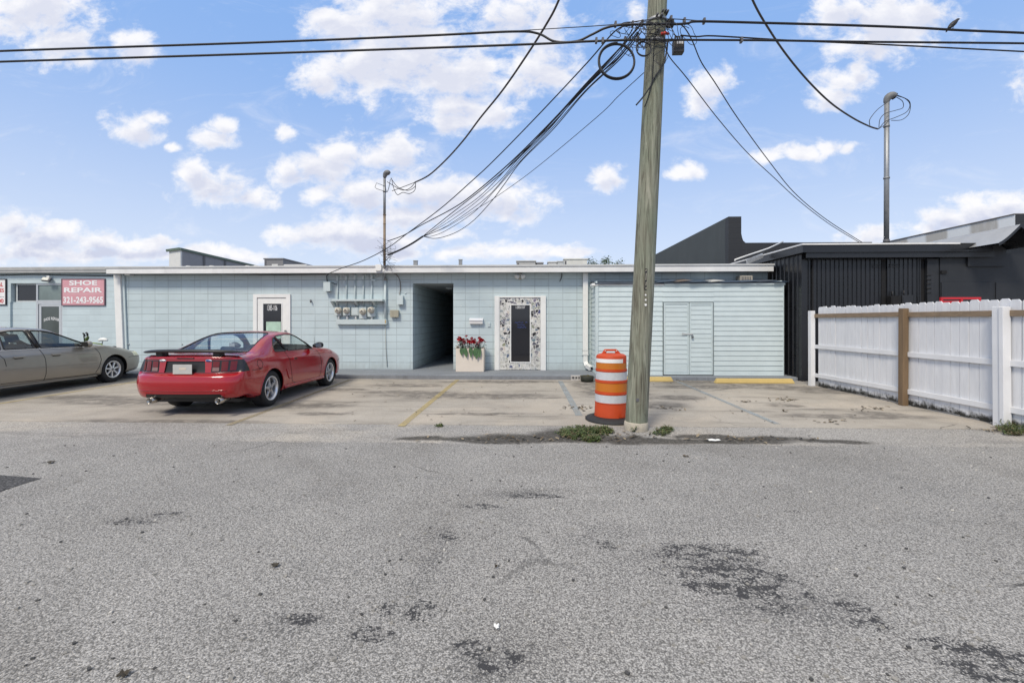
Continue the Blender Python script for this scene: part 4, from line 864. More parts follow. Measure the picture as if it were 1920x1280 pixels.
PL = thing('utility_pole', 'weathered greenish wooden utility pole beside the orange drum', 'utility pole', tuple(base))
mb = MB(); pts = []; rs = []; n_ = 60
def pole_r(z): return .157 - .0040 * z
mb2 = MB(); nn = 40; vs = []
for i in range(n_ + 1):
    z = .05 + 10.5 * i / n_; c_ = pole_axis(z); r = pole_r(z)
    for j in range(nn):
        a = 2 * math.pi * j / nn; rr = r * (1 + .012 * math.sin(3 * a + z * .7) + .008 * math.sin(7 * a + z * 1.3))
        vs.append((c_.x + rr * math.cos(a), c_.y + rr * math.sin(a), z))
fs = [(i * nn + j, i * nn + (j + 1) % nn, (i + 1) * nn + (j + 1) % nn, (i + 1) * nn + j) for i in range(n_) for j in range(nn)]
mb2.add(vs, fs, True); mb2.build('shaft', pole_m, PL)
MB().lathe([(.17, 0), (.172, .05), (.166, .105), (.158, .12), (.10, .125)], (base.x, base.y, -.005), 24).build('concrete_collar', M('pale_collar', (.42, .38, .31), .9, .2, 9, dirt=.4, bump=.4), PL)
def on_pole(px, py, off=0.0):                # front face of the pole in a given direction
    p = atD(px, py, PD); z = p.z; c_ = pole_axis(z); r = pole_r(z) + off; dx = p.x - c_.x
    dx = max(-r * .98, min(r * .98, dx)); return Vector((c_.x + dx, c_.y - math.sqrt(max(r * r - dx * dx, 0)), z))
p, q = on_pole(1206.5, 505.5, .004), on_pole(1205, 544.5, .004)
MB().beam(p, q, .03, .010, up=(0, -1, 0)).build('number_strip', blackm, PL, bevel=.002)
for a_, b2_ in ((507, 511), (514, 527), (530, 537), (540, 543)):
    p, q = on_pole(1206.3, a_, .011), on_pole(1205.6, b2_, .011); MB().beam(p, q, .010, .004, up=(0, -1, 0)).build('number_tag', M('tag_grey', (.35, .33, .26), .5, .2), PL)
for i, (py_, s_) in enumerate(((554, .02), (563, .022), (572, .028))):
    p = on_pole(1205.5, py_, .003); MB().obox(p, (s_, .004, s_ * 1.1), Matrix.Rotation(.5 - .4 * i, 3, 'Y')).build('paper_scrap', white, PL)
p = on_pole(1190.5, 746, .005); MB().obox(p, (.04, .012, .04)).build('bolt_plate', grey_dark, PL)
# clamp hardware near the top
hw = MB()
for z0_, z1_ in ((5.80, 5.84), (5.50, 5.53)):
    c_ = pole_axis(z0_); hw.lathe([(pole_r(z0_) + .004, z0_), (pole_r(z0_) + .012, z0_), (pole_r(z0_) + .012, z1_), (pole_r(z0_) + .004, z1_)], (c_.x, c_.y, 0), 24)
hw.build('pole_band', metal, PL)
for px0, py0, s_ in ((1236, 36, .03), (1242, 34, .03), (1247, 33, .03), (1234, 44, .04), (1226, 43, .03), (1228, 71, .03)):
    p = on_pole(px0, py0, .02); MB().tube([p + Vector((0, .05, 0)), p + Vector((0, -.05, 0))], s_ * .5, 6).build('bolt', grey_dark, PL)
p = atD(1254, 45, PD - .05); mb = MB(); mb.box(p.x - .065, p.x + .065, p.y - .03, p.y + .03, p.z - .03, p.z + .03); [mb.box(p.x - .06 + k * .034, p.x - .04 + k * .034, p.y - .045, p.y + .03, p.z - .05, p.z + .045) for k in range(4)]; mb.build('clamp', blackm, PL)
p = on_pole(1239, 76, .02); MB().tube([p + Vector((-.04, -.01, .0)), p + Vector((0.02, -.02, .005)), p + Vector((.07, 0, 0))], [.02, .022, .014], 8).build('red_splice', M('red_tape', (.55, .05, .04), .5, .1), PL)
p = atD(1257, 75, PD - .05); MB().tube([p + Vector((-.06, 0, .0)), p + Vector((.03, 0, 0))], .014, 8).build('orange_splice', M('orange_tape', (.5, .2, .07), .5, .1), PL)
# terminal box hanging on the cable
a_, b2_ = atD(1261.5, 101.5, PD - .05), atD(1281, 73, PD - .05)
TB = thing('terminal_box', 'black cable terminal box with white figures hanging right of the pole top', 'terminal box', (a_.x, a_.y, a_.z))
MB().box(a_.x, b2_.x, a_.y - .05, a_.y + .05, a_.z, b2_.z - .03).build('casing', M('box_black', (.025, .022, .02), .5, .2), TB, bevel=.01)
mb = MB(); [mb.tube([(a_.x + .02 + .035 * k, a_.y - .03, b2_.z - .04), (a_.x + .03 + .03 * k, a_.y - .02, b2_.z + .02)], .012, 6) for k in range(4)]; mb.build('cable_gland', blackm, TB)
[MB().box(a_.x + .042 + k * .024, a_.x + .055 + k * .024, a_.y - .055, a_.y - .0505, b2_.z - .105, b2_.z - .065).build('figure', lett, TB) for k in range(4)]
MB().tube([((a_.x + b2_.x) / 2, a_.y, b2_.z - .03), ((a_.x + b2_.x) / 2 - .01, a_.y, b2_.z + .02), (a_.x + .01, a_.y, b2_.z + .07)], .008, 6).build('hanger', blackm, TB)

# ---------------------------------------------------------------- overhead cables
def cable(name, label, pts, r, group=None, n=10, mat=wire_m, seg=7):
    P = [atD(px, py, d) for px, py, d in pts]
    o = one(MB().tube(spline(P, n), r, seg), name, mat, label, 'cable', group); return o
cable('overhead_cable', 'upper thick black cable coming from the left edge to the pole', [(-120, 103, 7.4), (0, 96, 7.2), (480, 80, 6.9), (800, 67, 6.7), (960, 59.5, 6.6), (1008, 63, 6.6), (1040, 78, 6.55), (1080, 78, 6.5), (1110, 65, 6.45), (1135, 53, 6.42), (1165, 47, 6.35), (1215, 46, 6.3), (1262, 45, 6.35)], .0165)
cable('overhead_cable', 'lower thick black cable coming from the left edge to the pole', [(-120, 121, 7.4), (0, 116, 7.2), (480, 101, 6.9), (960, 84.5, 6.6), (1100, 78, 6.45), (1190, 75, 6.32), (1240, 75, 6.32)], .0165)
cable('support_wire', 'thin strand above the left cables close to the pole', [(940, 60, 6.62), (1020, 55, 6.58), (1150, 46.5, 6.45), (1210, 38, 6.33), (1260, 36, 6.33), (1320, 40, 6.4)], .006)
cable('overhead_cable', 'upper right thick cable on which the bird sits', [(1252, 46, 6.35), (1272, 45.5, 6.35), (1290, 44, 6.35), (1313, 40.5, 6.35), (1440, 43.5, 6.4), (1600, 48, 6.45), (1720, 52.5, 6.5), (1800, 57, 6.5), (1920, 62, 6.55), (2060, 69, 6.6)], .0165)
cable('overhead_cable', 'lower right thick cable running level to the right edge', [(1240, 75, 6.32), (1440, 76, 6.4), (1600, 78.5, 6.45), (1920, 81.5, 6.55), (2060, 84, 6.6)], .0150)
cable('overhead_cable', 'thinner right cable that droops below the level one toward the right edge', [(1276, 66.5, 6.4), (1305, 69, 6.4), (1330, 67.5, 6.4), (1380, 70, 6.42), (1480, 76, 6.45), (1580, 80.5, 6.5), (1700, 86, 6.5), (1800, 91, 6.52), (1920, 97, 6.55), (2060, 104, 6.6)], .0105)
tw = M('twisted_service', (.05, .042, .04), .5, .4, 30)
cable('service_drop', 'twisted service drop coming from the top edge down to the left mast', [(1090, -110, 7.2), (1048, 0, 7.8), (1025, 45, 8.2), (985, 108, 8.8), (942, 170, 9.6), (900, 222, 10.3), (870, 262, 11.0), (838, 298, 11.7), (805, 328, 12.4), (778, 342, 13.0)], .020, mat=tw)
cable('service_drop', 'thick service drop curving from the top edge to the right mast', [(1370, -110, 8.0), (1411, 0, 8.8), (1445, 60, 9.4), (1480, 110, 10.0), (1520, 157, 10.7), (1560, 195, 11.4), (1600, 222, 12.0), (1630, 237, 12.4), (1646, 242, 12.6)], .021, mat=tw)
G6 = 'wires from the pole to the left mast'
def drop(label, pts, r=.0085, d0=6.45, d1=13.0, group=None):
    n = len(pts); xs = [p[0] for p in pts]; tot = sum(math.dist(pts[i], pts[i + 1]) for i in range(n - 1)); acc = 0; out = []
    for i, p in enumerate(pts):
        if i: acc += math.dist(pts[i - 1], p)
        k = acc / tot; k = k * d1 / (d0 + (d1 - d0) * 0 + k * 0 + (d0 - d0) + d1) if False else k
        d = 1 / ((1 - k) / d0 + k / d1); out.append((p[0], p[1], d))
    return cable('drop_wire', label, out, r, group, seg=6)
drop('long single wire passing the left mast down to the junction box', [(1181, 48), (1153, 59), (1100, 119), (1010, 215), (927, 300), (883, 341), (826, 391), (762, 439), (725, 466), (680, 489), (640, 503), (616, 513)], .011)
drop('thick bundled wire highest of the fan that spreads above the left mast', [(1201, 47), (1165, 88), (1100, 156), (1040, 222), (962, 300), (895, 358), (852, 389), (792, 421), (757, 441), (727, 452)], .013)
fan = [[(1195, 60), (1160, 104), (1098, 165), (1030, 238), (965, 300), (903, 365), (852, 402), (810, 433), (793, 443)],
       [(1190, 58), (1155, 104), (1095, 166), (1030, 240), (970, 300), (938, 338), (886, 384), (835, 420), (793, 443)],
       [(1186, 56), (1150, 106), (1090, 170), (1032, 240), (974, 300), (921, 362), (878, 397), (830, 428), (793, 443)],
       [(1200, 56), (1160, 110), (1096, 172), (1034, 242), (976, 302), (927, 358), (886, 400), (835, 433), (808, 443), (793, 443)],
       [(1203, 60), (1162, 112), (1098, 172), (1036, 244), (977, 303), (946, 345), (921, 378), (886, 415), (852, 437), (817, 447), (793, 443)],
       [(1198, 62), (1158, 110), (1102, 158), (1038, 226), (968, 300), (910, 350), (868, 383), (815, 425), (793, 443)]]
for i, f in enumerate(fan):
    drop(['second wire of the fan, just under the bundled one', 'third wire of the fan above the left mast', 'fourth wire of the fan above the left mast', 'fifth wire of the fan, sagging a little', 'lowest and most sagging wire of the fan above the left mast', 'wire of the fan running beside the bundled one'][i], f, [.0075, .007, .007, .007, .0085, .011][i], d1=12.6, group=G6)
drop('thin straight wire from the left side of the pole down to the fan', [(1208, 136), (1160, 180), (1119, 220), (1000, 319), (929, 370), (900, 388), (840, 424), (793, 444)], .006, d0=6.6, d1=12.6, group=G6)
cable('wire_bundle', 'short thick bundle tied onto the rusty left mast', [(793, 443, 12.6), (775, 455, 12.7), (757, 465, 12.85), (740, 473, 12.95), (727, 478, 13.0)], .026)
RG = 'wires from the pole to the black roof'
cable('drop_wire', 'right one of two thin wires from the pole top down to the black roof', [(1270, 44, 6.35), (1283, 52, 6.5), (1298, 77, 6.7), (1315, 117, 7.0), (1341, 156, 7.4), (1382, 220, 8.0), (1440, 300, 9.0), (1490, 362, 10.0), (1550, 412, 11.0), (1622, 458, 11.7)], .0085, RG)
cable('drop_wire', 'left one of two thin wires, from the terminal box down to the black roof', [(1247, 85, 6.35), (1256, 108, 6.5), (1289, 148, 6.9), (1344, 220, 7.7), (1400, 285, 8.8), (1450, 332, 9.6), (1500, 378, 10.4), (1555, 420, 11.2), (1612, 455, 11.65)], .0075, RG)
# coil of spare cable
def coil(name, label, px, py, rad, d, turns, r, jit, group=None, tilt=.12):
    c_ = atD(px, py, d); pts = []; k = 40 * turns
    for i in range(k + 1):
        a = 2 * math.pi * i / 40 + 1.5; tt = i / k; rr = rad * (1 + jit * math.sin(a * .37 + 1) * .5)
        pts.append(c_ + Vector((rr * math.cos(a), tilt * rr * math.sin(a) + (tt - .5) * .03, rr * math.sin(a) * 1.05 + jit * .4 * rad * math.sin(tt * 7))))
    return one(MB().tube(pts, r, 7), name, wire_m, label, 'cable coil', group)
coil('cable_coil', 'large round coil of spare black cable hanging left of the pole', 1156, 115, .245, 6.3, 3, .0115, .06)
coil('cable_coil', 'small coil of black cable against the left side of the pole', 1207, 92, .10, 6.2, 2, .008, .08)
random.seed(11)
tg = MB()
for cx_, cy_, rx_, ry_, d in [(1193, 62, 22, 14, 6.3), (1203, 70, 18, 16, 6.28), (1188, 80, 14, 12, 6.3), (1212, 52, 22, 10, 6.25), (1222, 62, 20, 16, 6.2), (1236, 62, 18, 14, 6.2), (1246, 66, 14, 20, 6.2), (1262, 58, 12, 14, 6.3), (1292, 66, 14, 16, 6.4), (1154, 64, 8, 7, 6.4), (1176, 94, 9, 12, 6.35), (1240, 108, 13, 12, 6.2), (1198, 48, 26, 8, 6.25), (1228, 78, 16, 12, 6.2), (1258, 70, 12, 16, 6.28)]:
    ph = random.uniform(0, 6.3); pts = []
    for i in range(26):
        a = ph + 2 * math.pi * 1.12 * i / 25; k = 1 + .25 * math.sin(2.3 * a + ph)
        p = atD(cx_ + rx_ * k * math.cos(a), cy_ + ry_ * k * math.sin(a * 1.0 + .2), d + .03 * math.sin(3 * a)); pts.append(p)
    tg.tube(spline(pts, 2), .0042, 5)
for _ in range(9):
    x = random.uniform(1180, 1262); y = random.uniform(45, 84)
    tg.tube(spline([atD(x, y, 6.2), atD(x + random.uniform(-26, 26), y + random.uniform(-10, 16), 6.18), atD(x + random.uniform(-30, 30), y + random.uniform(-14, 20), 6.2)], 8), .0048, 5)
one(tg, 'wire_tangle', wire_m, 'tangle of thin looped wires around the top of the utility pole', 'wires')
for x, y in ((1154, 46.5), (1186, 46), (1204, 44), (1283, 40), (1258, 36), (1320, 40.5), (1118, 77), (1130, 77), (1172, 75), (1196, 74), (1390, 76)):
    p = atD(x, y, 6.38); one(MB().box(p.x - .014, p.x + .014, p.y - .03, p.y + .03, p.z - .03, p.z + .035), 'cable_clamp', grey_dark, 'small dark clamp fixed on the cables near the pole top', 'clamp', 'clamps on the cables near the pole top')
one(MB().tube(spline([on_pole(1222, 82, .02), on_pole(1220, 120, .01), on_pole(1218, 160, .01), on_pole(1213, 185, .01), on_pole(1206, 205, .01)], 8), .006, 6), 'pole_wire', wire_m, 'thin wire stapled down the front of the pole', 'cable')
one(MB().tube(spline([on_pole(1252, 80, .03), on_pole(1246, 105, .03), on_pole(1238, 132, .02), on_pole(1222, 155, .02), on_pole(1214, 172, .02), atD(1205, 183, 6.3), atD(1193, 197, 6.25)], 8), .012, 6), 'pole_wire', wire_m, 'thick cut cable crossing the front of the pole and sticking out left', 'cable')

# ---------------------------------------------------------------- bird on the cable
bird_m = M('bird_black', (.014, .014, .018), .5, .3, 20)
bc = atD(1786, 50, 6.5)
bd = thing('bird', 'small dark bird perched on the upper right cable looking right', 'bird', (bc.x, bc.y, bc.z - .04))
sp_ = [(-.075, -.075), (-.062, -.055), (-.045, -.03), (-.022, -.005), (.005, .02), (.03, .042), (.045, .058), (.056, .070), (.066, .073), (.075, .074), (.088, .0755)]
rr_ = [.006, .010, .015, .026, .032, .026, .018, .0165, .012, .005, .001]
MB().tube([bc + Vector((x * 1.25, 0, z * 1.25 + .01)) for x, z in sp_], [r * 1.2 for r in rr_], 12).build('body', bird_m, bd, sub=1)
MB().tube([bc + Vector((-.03, -.022, .012)), bc + Vector((-.05, -.024, -.02)), bc + Vector((-.085, -.018, -.035))], [.014, .012, .002], 8).build('wing', bird_m, bd)
for s in (-1, 1): MB().tube([bc + Vector((.004, s * .01, -.005)), bc + Vector((.008, s * .01, -.025)), bc + Vector((.004, s * .008, -.036))], .003, 5).build('leg', bird_m, bd)

# ---------------------------------------------------------------- masts
MS = thing('service_mast', 'rusty service mast with conduit rising from the meter bank past the fascia', 'service mast', tuple(onY(721, 608, YW - .06)))
Ym = YW - .45
def mp(py, px=721.0, Y=None): return onY(px, py, Y if Y else Ym)
lw = onY(722.5, 607, YW - .06); zf = 2.90
MB().tube([lw, (lw.x, YW - .06, 2.78), ], .034, 12).build('conduit', bluepaint, MS)
MB().tube([(lw.x, YW - .06, 2.78), (lw.x - .005, YW - .12, 2.9), mp(497), ], .034, 12).build('bend', metal, MS)
MB().tube([mp(497), mp(470), mp(403)], .036, 12).build('rusty_section', rust, MS)
MB().tube([mp(403), mp(335)], .037, 12).build('pipe', metal, MS)
for y, r in ((403, .045), (420, .041), (360, .045), (477, .046)): MB().lathe([(.03, -.012), (r, -.012), (r, .012), (.03, .012)], tuple(mp(y)), 14).build('coupling', rust if y > 400 else grey_dark, MS)
MB().lathe([(.036, -.01), (.05, -.01), (.05, .02), (.036, .02)], (lw.x, YW - .06, 2.74), 14).build('pipe_clamp', rust, MS)
hc = mp(328, 722.5)
def weatherhead(root, c_, s=1.0, flip=1):
    MB().tube([c_ + Vector((-.02 * flip, 0, -.10)) * s, c_ + Vector((-.02 * flip, 0, -.04)) * s, c_ + Vector((0.0 * flip, -.0, .03)) * s, c_ + Vector((.06 * flip, -.02, .07)) * s, c_ + Vector((.105 * flip, -.03, .055)) * s, c_ + Vector((.135 * flip, -.035, .02)) * s], [.045 * s, .055 * s, .078 * s, .082 * s, .07 * s, .045 * s], 14).build('weatherhead', M('weatherhead_grey', (.16, .165, .17), .55, .15), root, sub=1)
    MB().obox(c_ + Vector((.12 * flip, -.03, .035)) * s, (.02 * s, .08 * s, .10 * s), Matrix.Rotation(.5 * flip, 3, 'Y')).build('insulator_plate', blackm, root)
weatherhead(MS, hc)
e_ = onY(777, 342, Ym)
for i, pts in enumerate(([(733, 334), (742, 347), (752, 354), (766, 357), (778, 350), (779, 342)], [(734, 334), (738, 352), (745, 365), (755, 361), (768, 363), (778, 356), (779, 342)], [(732, 336), (729, 352), (725, 360), (722, 345), (722, 338)], [(726, 341), (750, 355), (762, 356), (772, 350), (778, 342)], [(735, 358), (752, 352), (778, 342)])):
    MB().tube(spline([onY(x, y, Ym - .06 - .02 * i) for x, y in pts], 8), .009, 6).build('tail_wire', wire_m, MS)
MB().tube([onY(x, y, Ym - .04) for x, y in ((722, 359), (706, 354), (703, 351), (706, 343), (716, 347), (721, 349))], .007, 6).build('wire_bracket', wire_m, MS)
fz_ = MB()
for _ in range(34):
    y0_ = random.uniform(455, 500); x0_ = 721 + random.uniform(-3, 6); a = random.uniform(-1, 1)
    fz_.tube(spline([mp(y0_, x0_), onY(x0_ + random.uniform(-12, 16), y0_ + random.uniform(-12, 14), Ym - .05), onY(x0_ + random.uniform(-16, 22), y0_ + random.uniform(-18, 22), Ym - .08)], 5), .0035, 4)
one(fz_, 'loose_wires', wire_m, 'frayed thin wires sprouting from the lower part of the rusty mast', 'wires')
YR2 = 12.55
MR = thing('service_mast', 'tall galvanised mast rising from the black roof at right', 'service mast', tuple(onY(1662, 456, YR2)))
MB().tube([onY(1662, 462, YR2), onY(1662.8, 190, YR2)], .060, 14).build('pipe', metal, MR)
MB().lathe([(.06, 0), (.075, 0), (.075, .1), (.06, .1)], tuple(onY(1662, 456, YR2)), 14).build('base_flashing', grey_dark, MR)
for y in (237, 334): MB().lathe([(.055, -.02), (.075, -.02), (.075, .02), (.055, .02)], tuple(onY(1662.3, y, YR2)), 14).build('pipe_clamp', metal, MR)
weatherhead(MR, onY(1664, 186, YR2), 1.35)
for i, pts in enumerate(([(1681, 180), (1697, 185), (1706, 196), (1700, 210), (1680, 220), (1660, 228), (1648, 242)], [(1681, 178), (1703, 188), (1707, 200), (1703, 215), (1690, 225), (1671, 226)], [(1680, 182), (1692, 190), (1693, 202), (1680, 207), (1660, 213), (1650, 224), (1648, 240)], [(1664, 192), (1645, 206), (1631, 224), (1631, 235)], [(1662, 233), (1655, 237), (1647, 242)])):
    MB().tube(spline([onY(x, y, YR2 - .08 - .02 * i) for x, y in pts], 8), .0085, 6).build('tail_wire', wire_m, MR)

# ---------------------------------------------------------------- meter bank on the block wall
Y0 = YW
def q(px, py, off=0.0): return onY(px, py, Y0 - off)
mp_m = M('meter_paint', (.52, .59, .595), .5, .06, 5, dirt=.15, dcol=(.3, .33, .32))
MBK = thing('meter_bank', 'meter shelf and trough painted pale blue on the wall right of the white door', 'meter bank', tuple(q(675, 608)))
a_, b2_ = q(630, 608, .12), q(724.5, 598.5, .12); MB().box(a_.x, b2_.x, Y0 - .12, Y0 - .001, a_.z, b2_.z).build('trough', mp_m, MBK, bevel=.005)
a_, b2_ = q(622, 565, .28), q(717, 562, .28); MB().box(a_.x, b2_.x, Y0 - .28, Y0 - .001, b2_.z - .035, b2_.z + .02).build('shelf', mp_m, MBK, bevel=.003)
for px0 in (627, 671, 704):
    p = q(px0, 565, .001); MB().prism([(Y0 - .24, b2_.z - .036), (Y0 - .003, b2_.z - .036), (Y0 - .003, b2_.z - .2)], p.x - .03, p.x + .03, 'YZ').build('bracket', mp_m, MBK)
for i, px0 in enumerate((633.5, 650, 666.5, 682, 698)):
    p = q(px0, 565); zt = q(px0, (519, 518.5, 518, 518, 517)[i]).z
    MB().tube([(p.x, Y0 - .03, b2_.z - .25), (p.x, Y0 - .03, zt - .06)], .02, 8).build('conduit', mp_m, MBK)
    MB().box(p.x - .03, p.x + .03, Y0 - .075, Y0 - .002, zt - .10, zt + .03).build('conduit_elbow', mp_m, MBK, bevel=.008)
MB().tube([q(722, 607, .05), q(723.5, 650, .03), q(726, 688, .02)], .008, 6).build('ground_wire', M('ground_wire', (.30, .30, .26), .6, .2), MBK)
p = q(723, 604, .122); MB().box(p.x - .02, p.x + .01, Y0 - .126, Y0 - .1205, p.z - .03, p.z + .07).build('rust_label', M('rust_label', (.45, .33, .15), .7, .2), MBK)
ivory = M('meter_ivory', (.52, .49, .41), .45, .08); mglass = glass_mat('meter_glass', (.85, .85, .82), .06)
mdark = M('meter_print', (.08, .075, .07), .6, .1)
for i, (px0, cy0, y0_, y1_, oval) in enumerate(((633.5, 582, 576, 591.5, 0), (650, 582, 576, 591.5, 0), (666, 0, 576, 591.5, 0), (680.5, 584, 575.5, 597.5, 0), (696, 581, 576, 594, 0))):
    a_, b2_ = q(px0 - 7.2 + (i == 0) * 1.0, y1_, .12), q(px0 + 6.6, y0_, .12)
    lab = ['electric meter first from the left under the shelf', 'electric meter second from the left under the shelf', 'blank square meter box without a dial in the middle of the row', 'tall meter box with its dial set low, fourth from the left', 'electric meter at the right end of the row under the shelf'][i]
    mt = thing('electric_meter', lab, 'electric meter', ((a_.x + b2_.x) / 2, Y0, a_.z), 0, 'electric meters in the row under the shelf')
    MB().box(a_.x, b2_.x, Y0 - .13, Y0 - .002, a_.z, b2_.z).build('socket_box', mp_m, mt, bevel=.008)
    if i == 2: MB().box(a_.x + .03, b2_.x - .03, Y0 - .138, Y0 - .131, a_.z + .03, b2_.z - .03).build('cover_plate', mp_m, mt, bevel=.003)
    else:
        c_ = q(px0 - .6 + (i == 0), cy0, .17); r = .083
        MB().lathe([(0, -.105), (r * .82, -.10), (r * .98, -.075), (r, 0.0), (r * 1.12, .0), (r * 1.12, .025)], (c_.x, Y0 - .131 - .025, c_.z), 24, 'Y').build('dial_cover', ivory, mt)
        MB().box(c_.x - .022, c_.x + .022, Y0 - .266, Y0 - .258, c_.z + .012, c_.z + .042).build('register', mdark, mt); MB().box(c_.x - .045, c_.x + .045, Y0 - .265, Y0 - .257, c_.z - .022, c_.z - .006).build('nameplate', mdark, mt)
    MB().tube([((a_.x + b2_.x) / 2, Y0 - .06, a_.z - .005), ((a_.x + b2_.x) / 2, Y0 - .06, q(0, 598.5).z)], .03, 10).build('nipple', white, mt)
# junction boxes
def jbox(label, px0, px1, py0, py1, dep, mat, hood=True, name='junction_box'):
    a_, b2_ = q(px0, py1, dep), q(px1, py0, dep); o = thing(name, label, 'junction box', ((a_.x + b2_.x) / 2, Y0, a_.z))
    MB().box(a_.x, b2_.x, Y0 - dep + .012, Y0 - .002, a_.z + .012, b2_.z - .01).build('body', mat, o, bevel=.006); MB().box(a_.x - .006, b2_.x + .006, Y0 - dep, Y0 - dep + .011, a_.z, b2_.z).build('cover', mat, o, bevel=.004)
    MB().tube([((a_.x + b2_.x) / 2 + .02, Y0 - .05, a_.z + .014), ((a_.x + b2_.x) / 2 + .02, Y0 - .05, a_.z - .02)], .02, 8).build('cable_gland', grey_dark, o); return o
jbox('pale hooded junction box under the fascia left of the meters', 606.5, 618.5, 528, 546, .17, bluepaint)
jbox('pale blue junction box right of the mast, above the beige one', 744, 755, 553.5, 571, .13, bluepaint)
jb_ = jbox('beige ribbed junction box right of the mast, below the pale blue one', 731.5, 746.5, 581, 594.5, .11, M('jbox_beige', (.38, .36, .28), .6, .1))
bx_ = MB(); [bx_.box(q(734 + k * 2.6, 0, .11).x, q(735.2 + k * 2.6, 0, .11).x, Y0 - .116, Y0 - .1105, q(0, 593, .11).z, q(0, 583, .11).z) for k in range(5)]
bx_.build('rib', MATS['jbox_beige'], jb_)
wall_cable([(616, 513, .33), (613, 517, .2), (613, 522, .1), (613.5, 529, .08)], .016, 'wall_cable', 'dark cable dropping from the fascia into the hooded junction box')
wall_cable([(619, 530, .08), (624, 530, .04), (628, 532.5, .03), (633, 532, .03)], .008, 'wall_cable', 'short dark cable linking the hooded box to the first conduit')
wall_cable([(617, 512, .33), (650, 511, .06), (675, 510.5, .05), (690, 517, .03), (703, 520, .05), (711, 515, .08), (714, 507, .40), (717, 500, .46)], .009, 'wall_cable', 'pale looping cable slung below the fascia between the mast and the hooded box', mat=grey_paint)
wall_cable([(724, 508, .36), (735, 511, .1), (744, 516, .03), (749, 524, .02), (751, 538, .02), (749, 553, .04)], .011, 'wall_cable', 'cable curving from the mast down into the pale blue junction box', mat=M('cable_brown', (.18, .15, .13), .6, .2))
wall_cable([(749, 528, .02), (765, 529, .02), (776, 528.5, .02)], .006, 'wall_cable', 'thin pale cable running right from the mast to the passage corner', mat=grey_paint)
wall_cable([(200, 514, .3), (300, 514.5, .02), (420, 514, .02), (520, 515, .02), (612, 514, .02)], .013, 'wall_cable', 'long dark cable sagging along the top of the wall under the fascia')
p = q(583, 565, .02); hk = MB(); hk.tube([p + Vector((-.02, .02, .05)), p + Vector((0, -.02, .03)), p + Vector((.02, -.05, -.03))], [.012, .022, .02], 8); one(hk, 'wall_hook', grey_dark, 'small dark hook on the wall left of the meters', 'hook')
p = q(703, 526, .02); one(MB().box(p.x - .10, p.x + .02, Y0 - .05, Y0 - .002, p.z - .015, p.z + .035), 'wall_bracket', bluepaint, 'short pale blue bracket between the last two conduits', 'bracket')
p = q(706, 503, .40); one(MB().box(p.x - .03, p.x + .14, YW - .41, YW - .362, p.z - .07, p.z + .11), 'fascia_box', white, 'small white box on the fascia left of the mast', 'box', bevel=.004)
p = q(760.5, 549.5); MB_ = one(MB().lathe([(0, -.012), (.03, -.01), (.032, 0)], (p.x, Y0 - .002, p.z), 14, 'Y'), 'blank_plate', bluepaint, 'round pale cover plate on the wall beside the passage', 'plate')
p = onY(243, 514.5, YW - .1); one(MB().box(p.x - .07, p.x + .07, YW - .2, YW - .02, p.z - .035, p.z + .03), 'camera_box', white, 'small white box under the left end of the fascia', 'box', bevel=.01)
for px0 in (237, 337):
    p = q(px0 + 5, 645); one(MB().lathe([(0, -.03), (.016, -.028), (.02, 0)], (p.x, Y0 - .002, p.z), 10, 'Y'), 'pipe_stub', grey_paint, 'small pipe stub in the wall ' + ('beside the white corner board' if px0 == 237 else 'behind the red car'), 'pipe')

# flood lights over the mosaic door
p = q(975, 517, .1); f2 = thing('flood_light', 'white twin flood light above the mosaic door', 'lamp', (p.x, YW, p.z))
MB().lathe([(0, -.05), (.05, -.045), (.06, -.01), (.06, 0)], (p.x, YW - .002, p.z + .02), 16, 'Y').build('base', white, f2)
for s in (-1, 1):
    c_ = Vector((p.x + s * .075, YW - .13, p.z - .01)); d = Vector((s * .5, -.6, -.62)).normalized(); Rm = d.to_track_quat('Z', 'Y').to_matrix()
    mb = MB(); mb.lathe([(.025, -.08), (.032, -.05), (.055, .0), (.072, .05), (.068, .055), (.0, .045)], (0, 0, 0), 18); mb.v = [tuple(c_ + Rm @ Vector(v)) for v in mb.v]; mb.build('lamp_head', M('flood_white', (.72, .72, .7), .4, .05), f2)
MB().lathe([(0, -.03), (.03, -.025), (.034, .0)], (p.x, YW - .08, p.z - .07), 12, 'Z').build('sensor', M('sensor_tan', (.5, .38, .27), .5, .05), f2)
# mailbox and bell
a_, b2_ = q(880, 607, .12), q(905, 596.5, .12); ml_ = thing('mailbox', 'small white wall mailbox above the flower planter', 'mailbox', ((a_.x + b2_.x) / 2, YW, a_.z))
MB().prism([(YW - .003, a_.z), (YW - .10, a_.z), (YW - .115, a_.z + .105), (YW - .003, b2_.z - .01)], a_.x, b2_.x, 'YZ').build('box', white, ml_, bevel=.005)
MB().prism([(YW - .003, b2_.z - .008), (YW - .122, a_.z + .10), (YW - .128, a_.z + .085), (YW - .131, a_.z + .105), (YW - .003, b2_.z + .004)], a_.x - .006, b2_.x + .006, 'YZ').build('lid', M('mail_white', (.68, .69, .72), .35, .04), ml_)
p = q(917, 607.5); bl_ = thing('door_bell', 'small pale door bell box left of the mosaic door', 'door bell', (p.x, YW, p.z)); MB().box(p.x - .035, p.x + .035, YW - .03, YW - .002, p.z - .075, p.z + .055).build('casing', bluepaint, bl_, bevel=.005); MB().box(p.x - .012, p.x + .012, YW - .036, YW - .031, p.z - .03, p.z + .0).build('button', grey_paint, bl_)
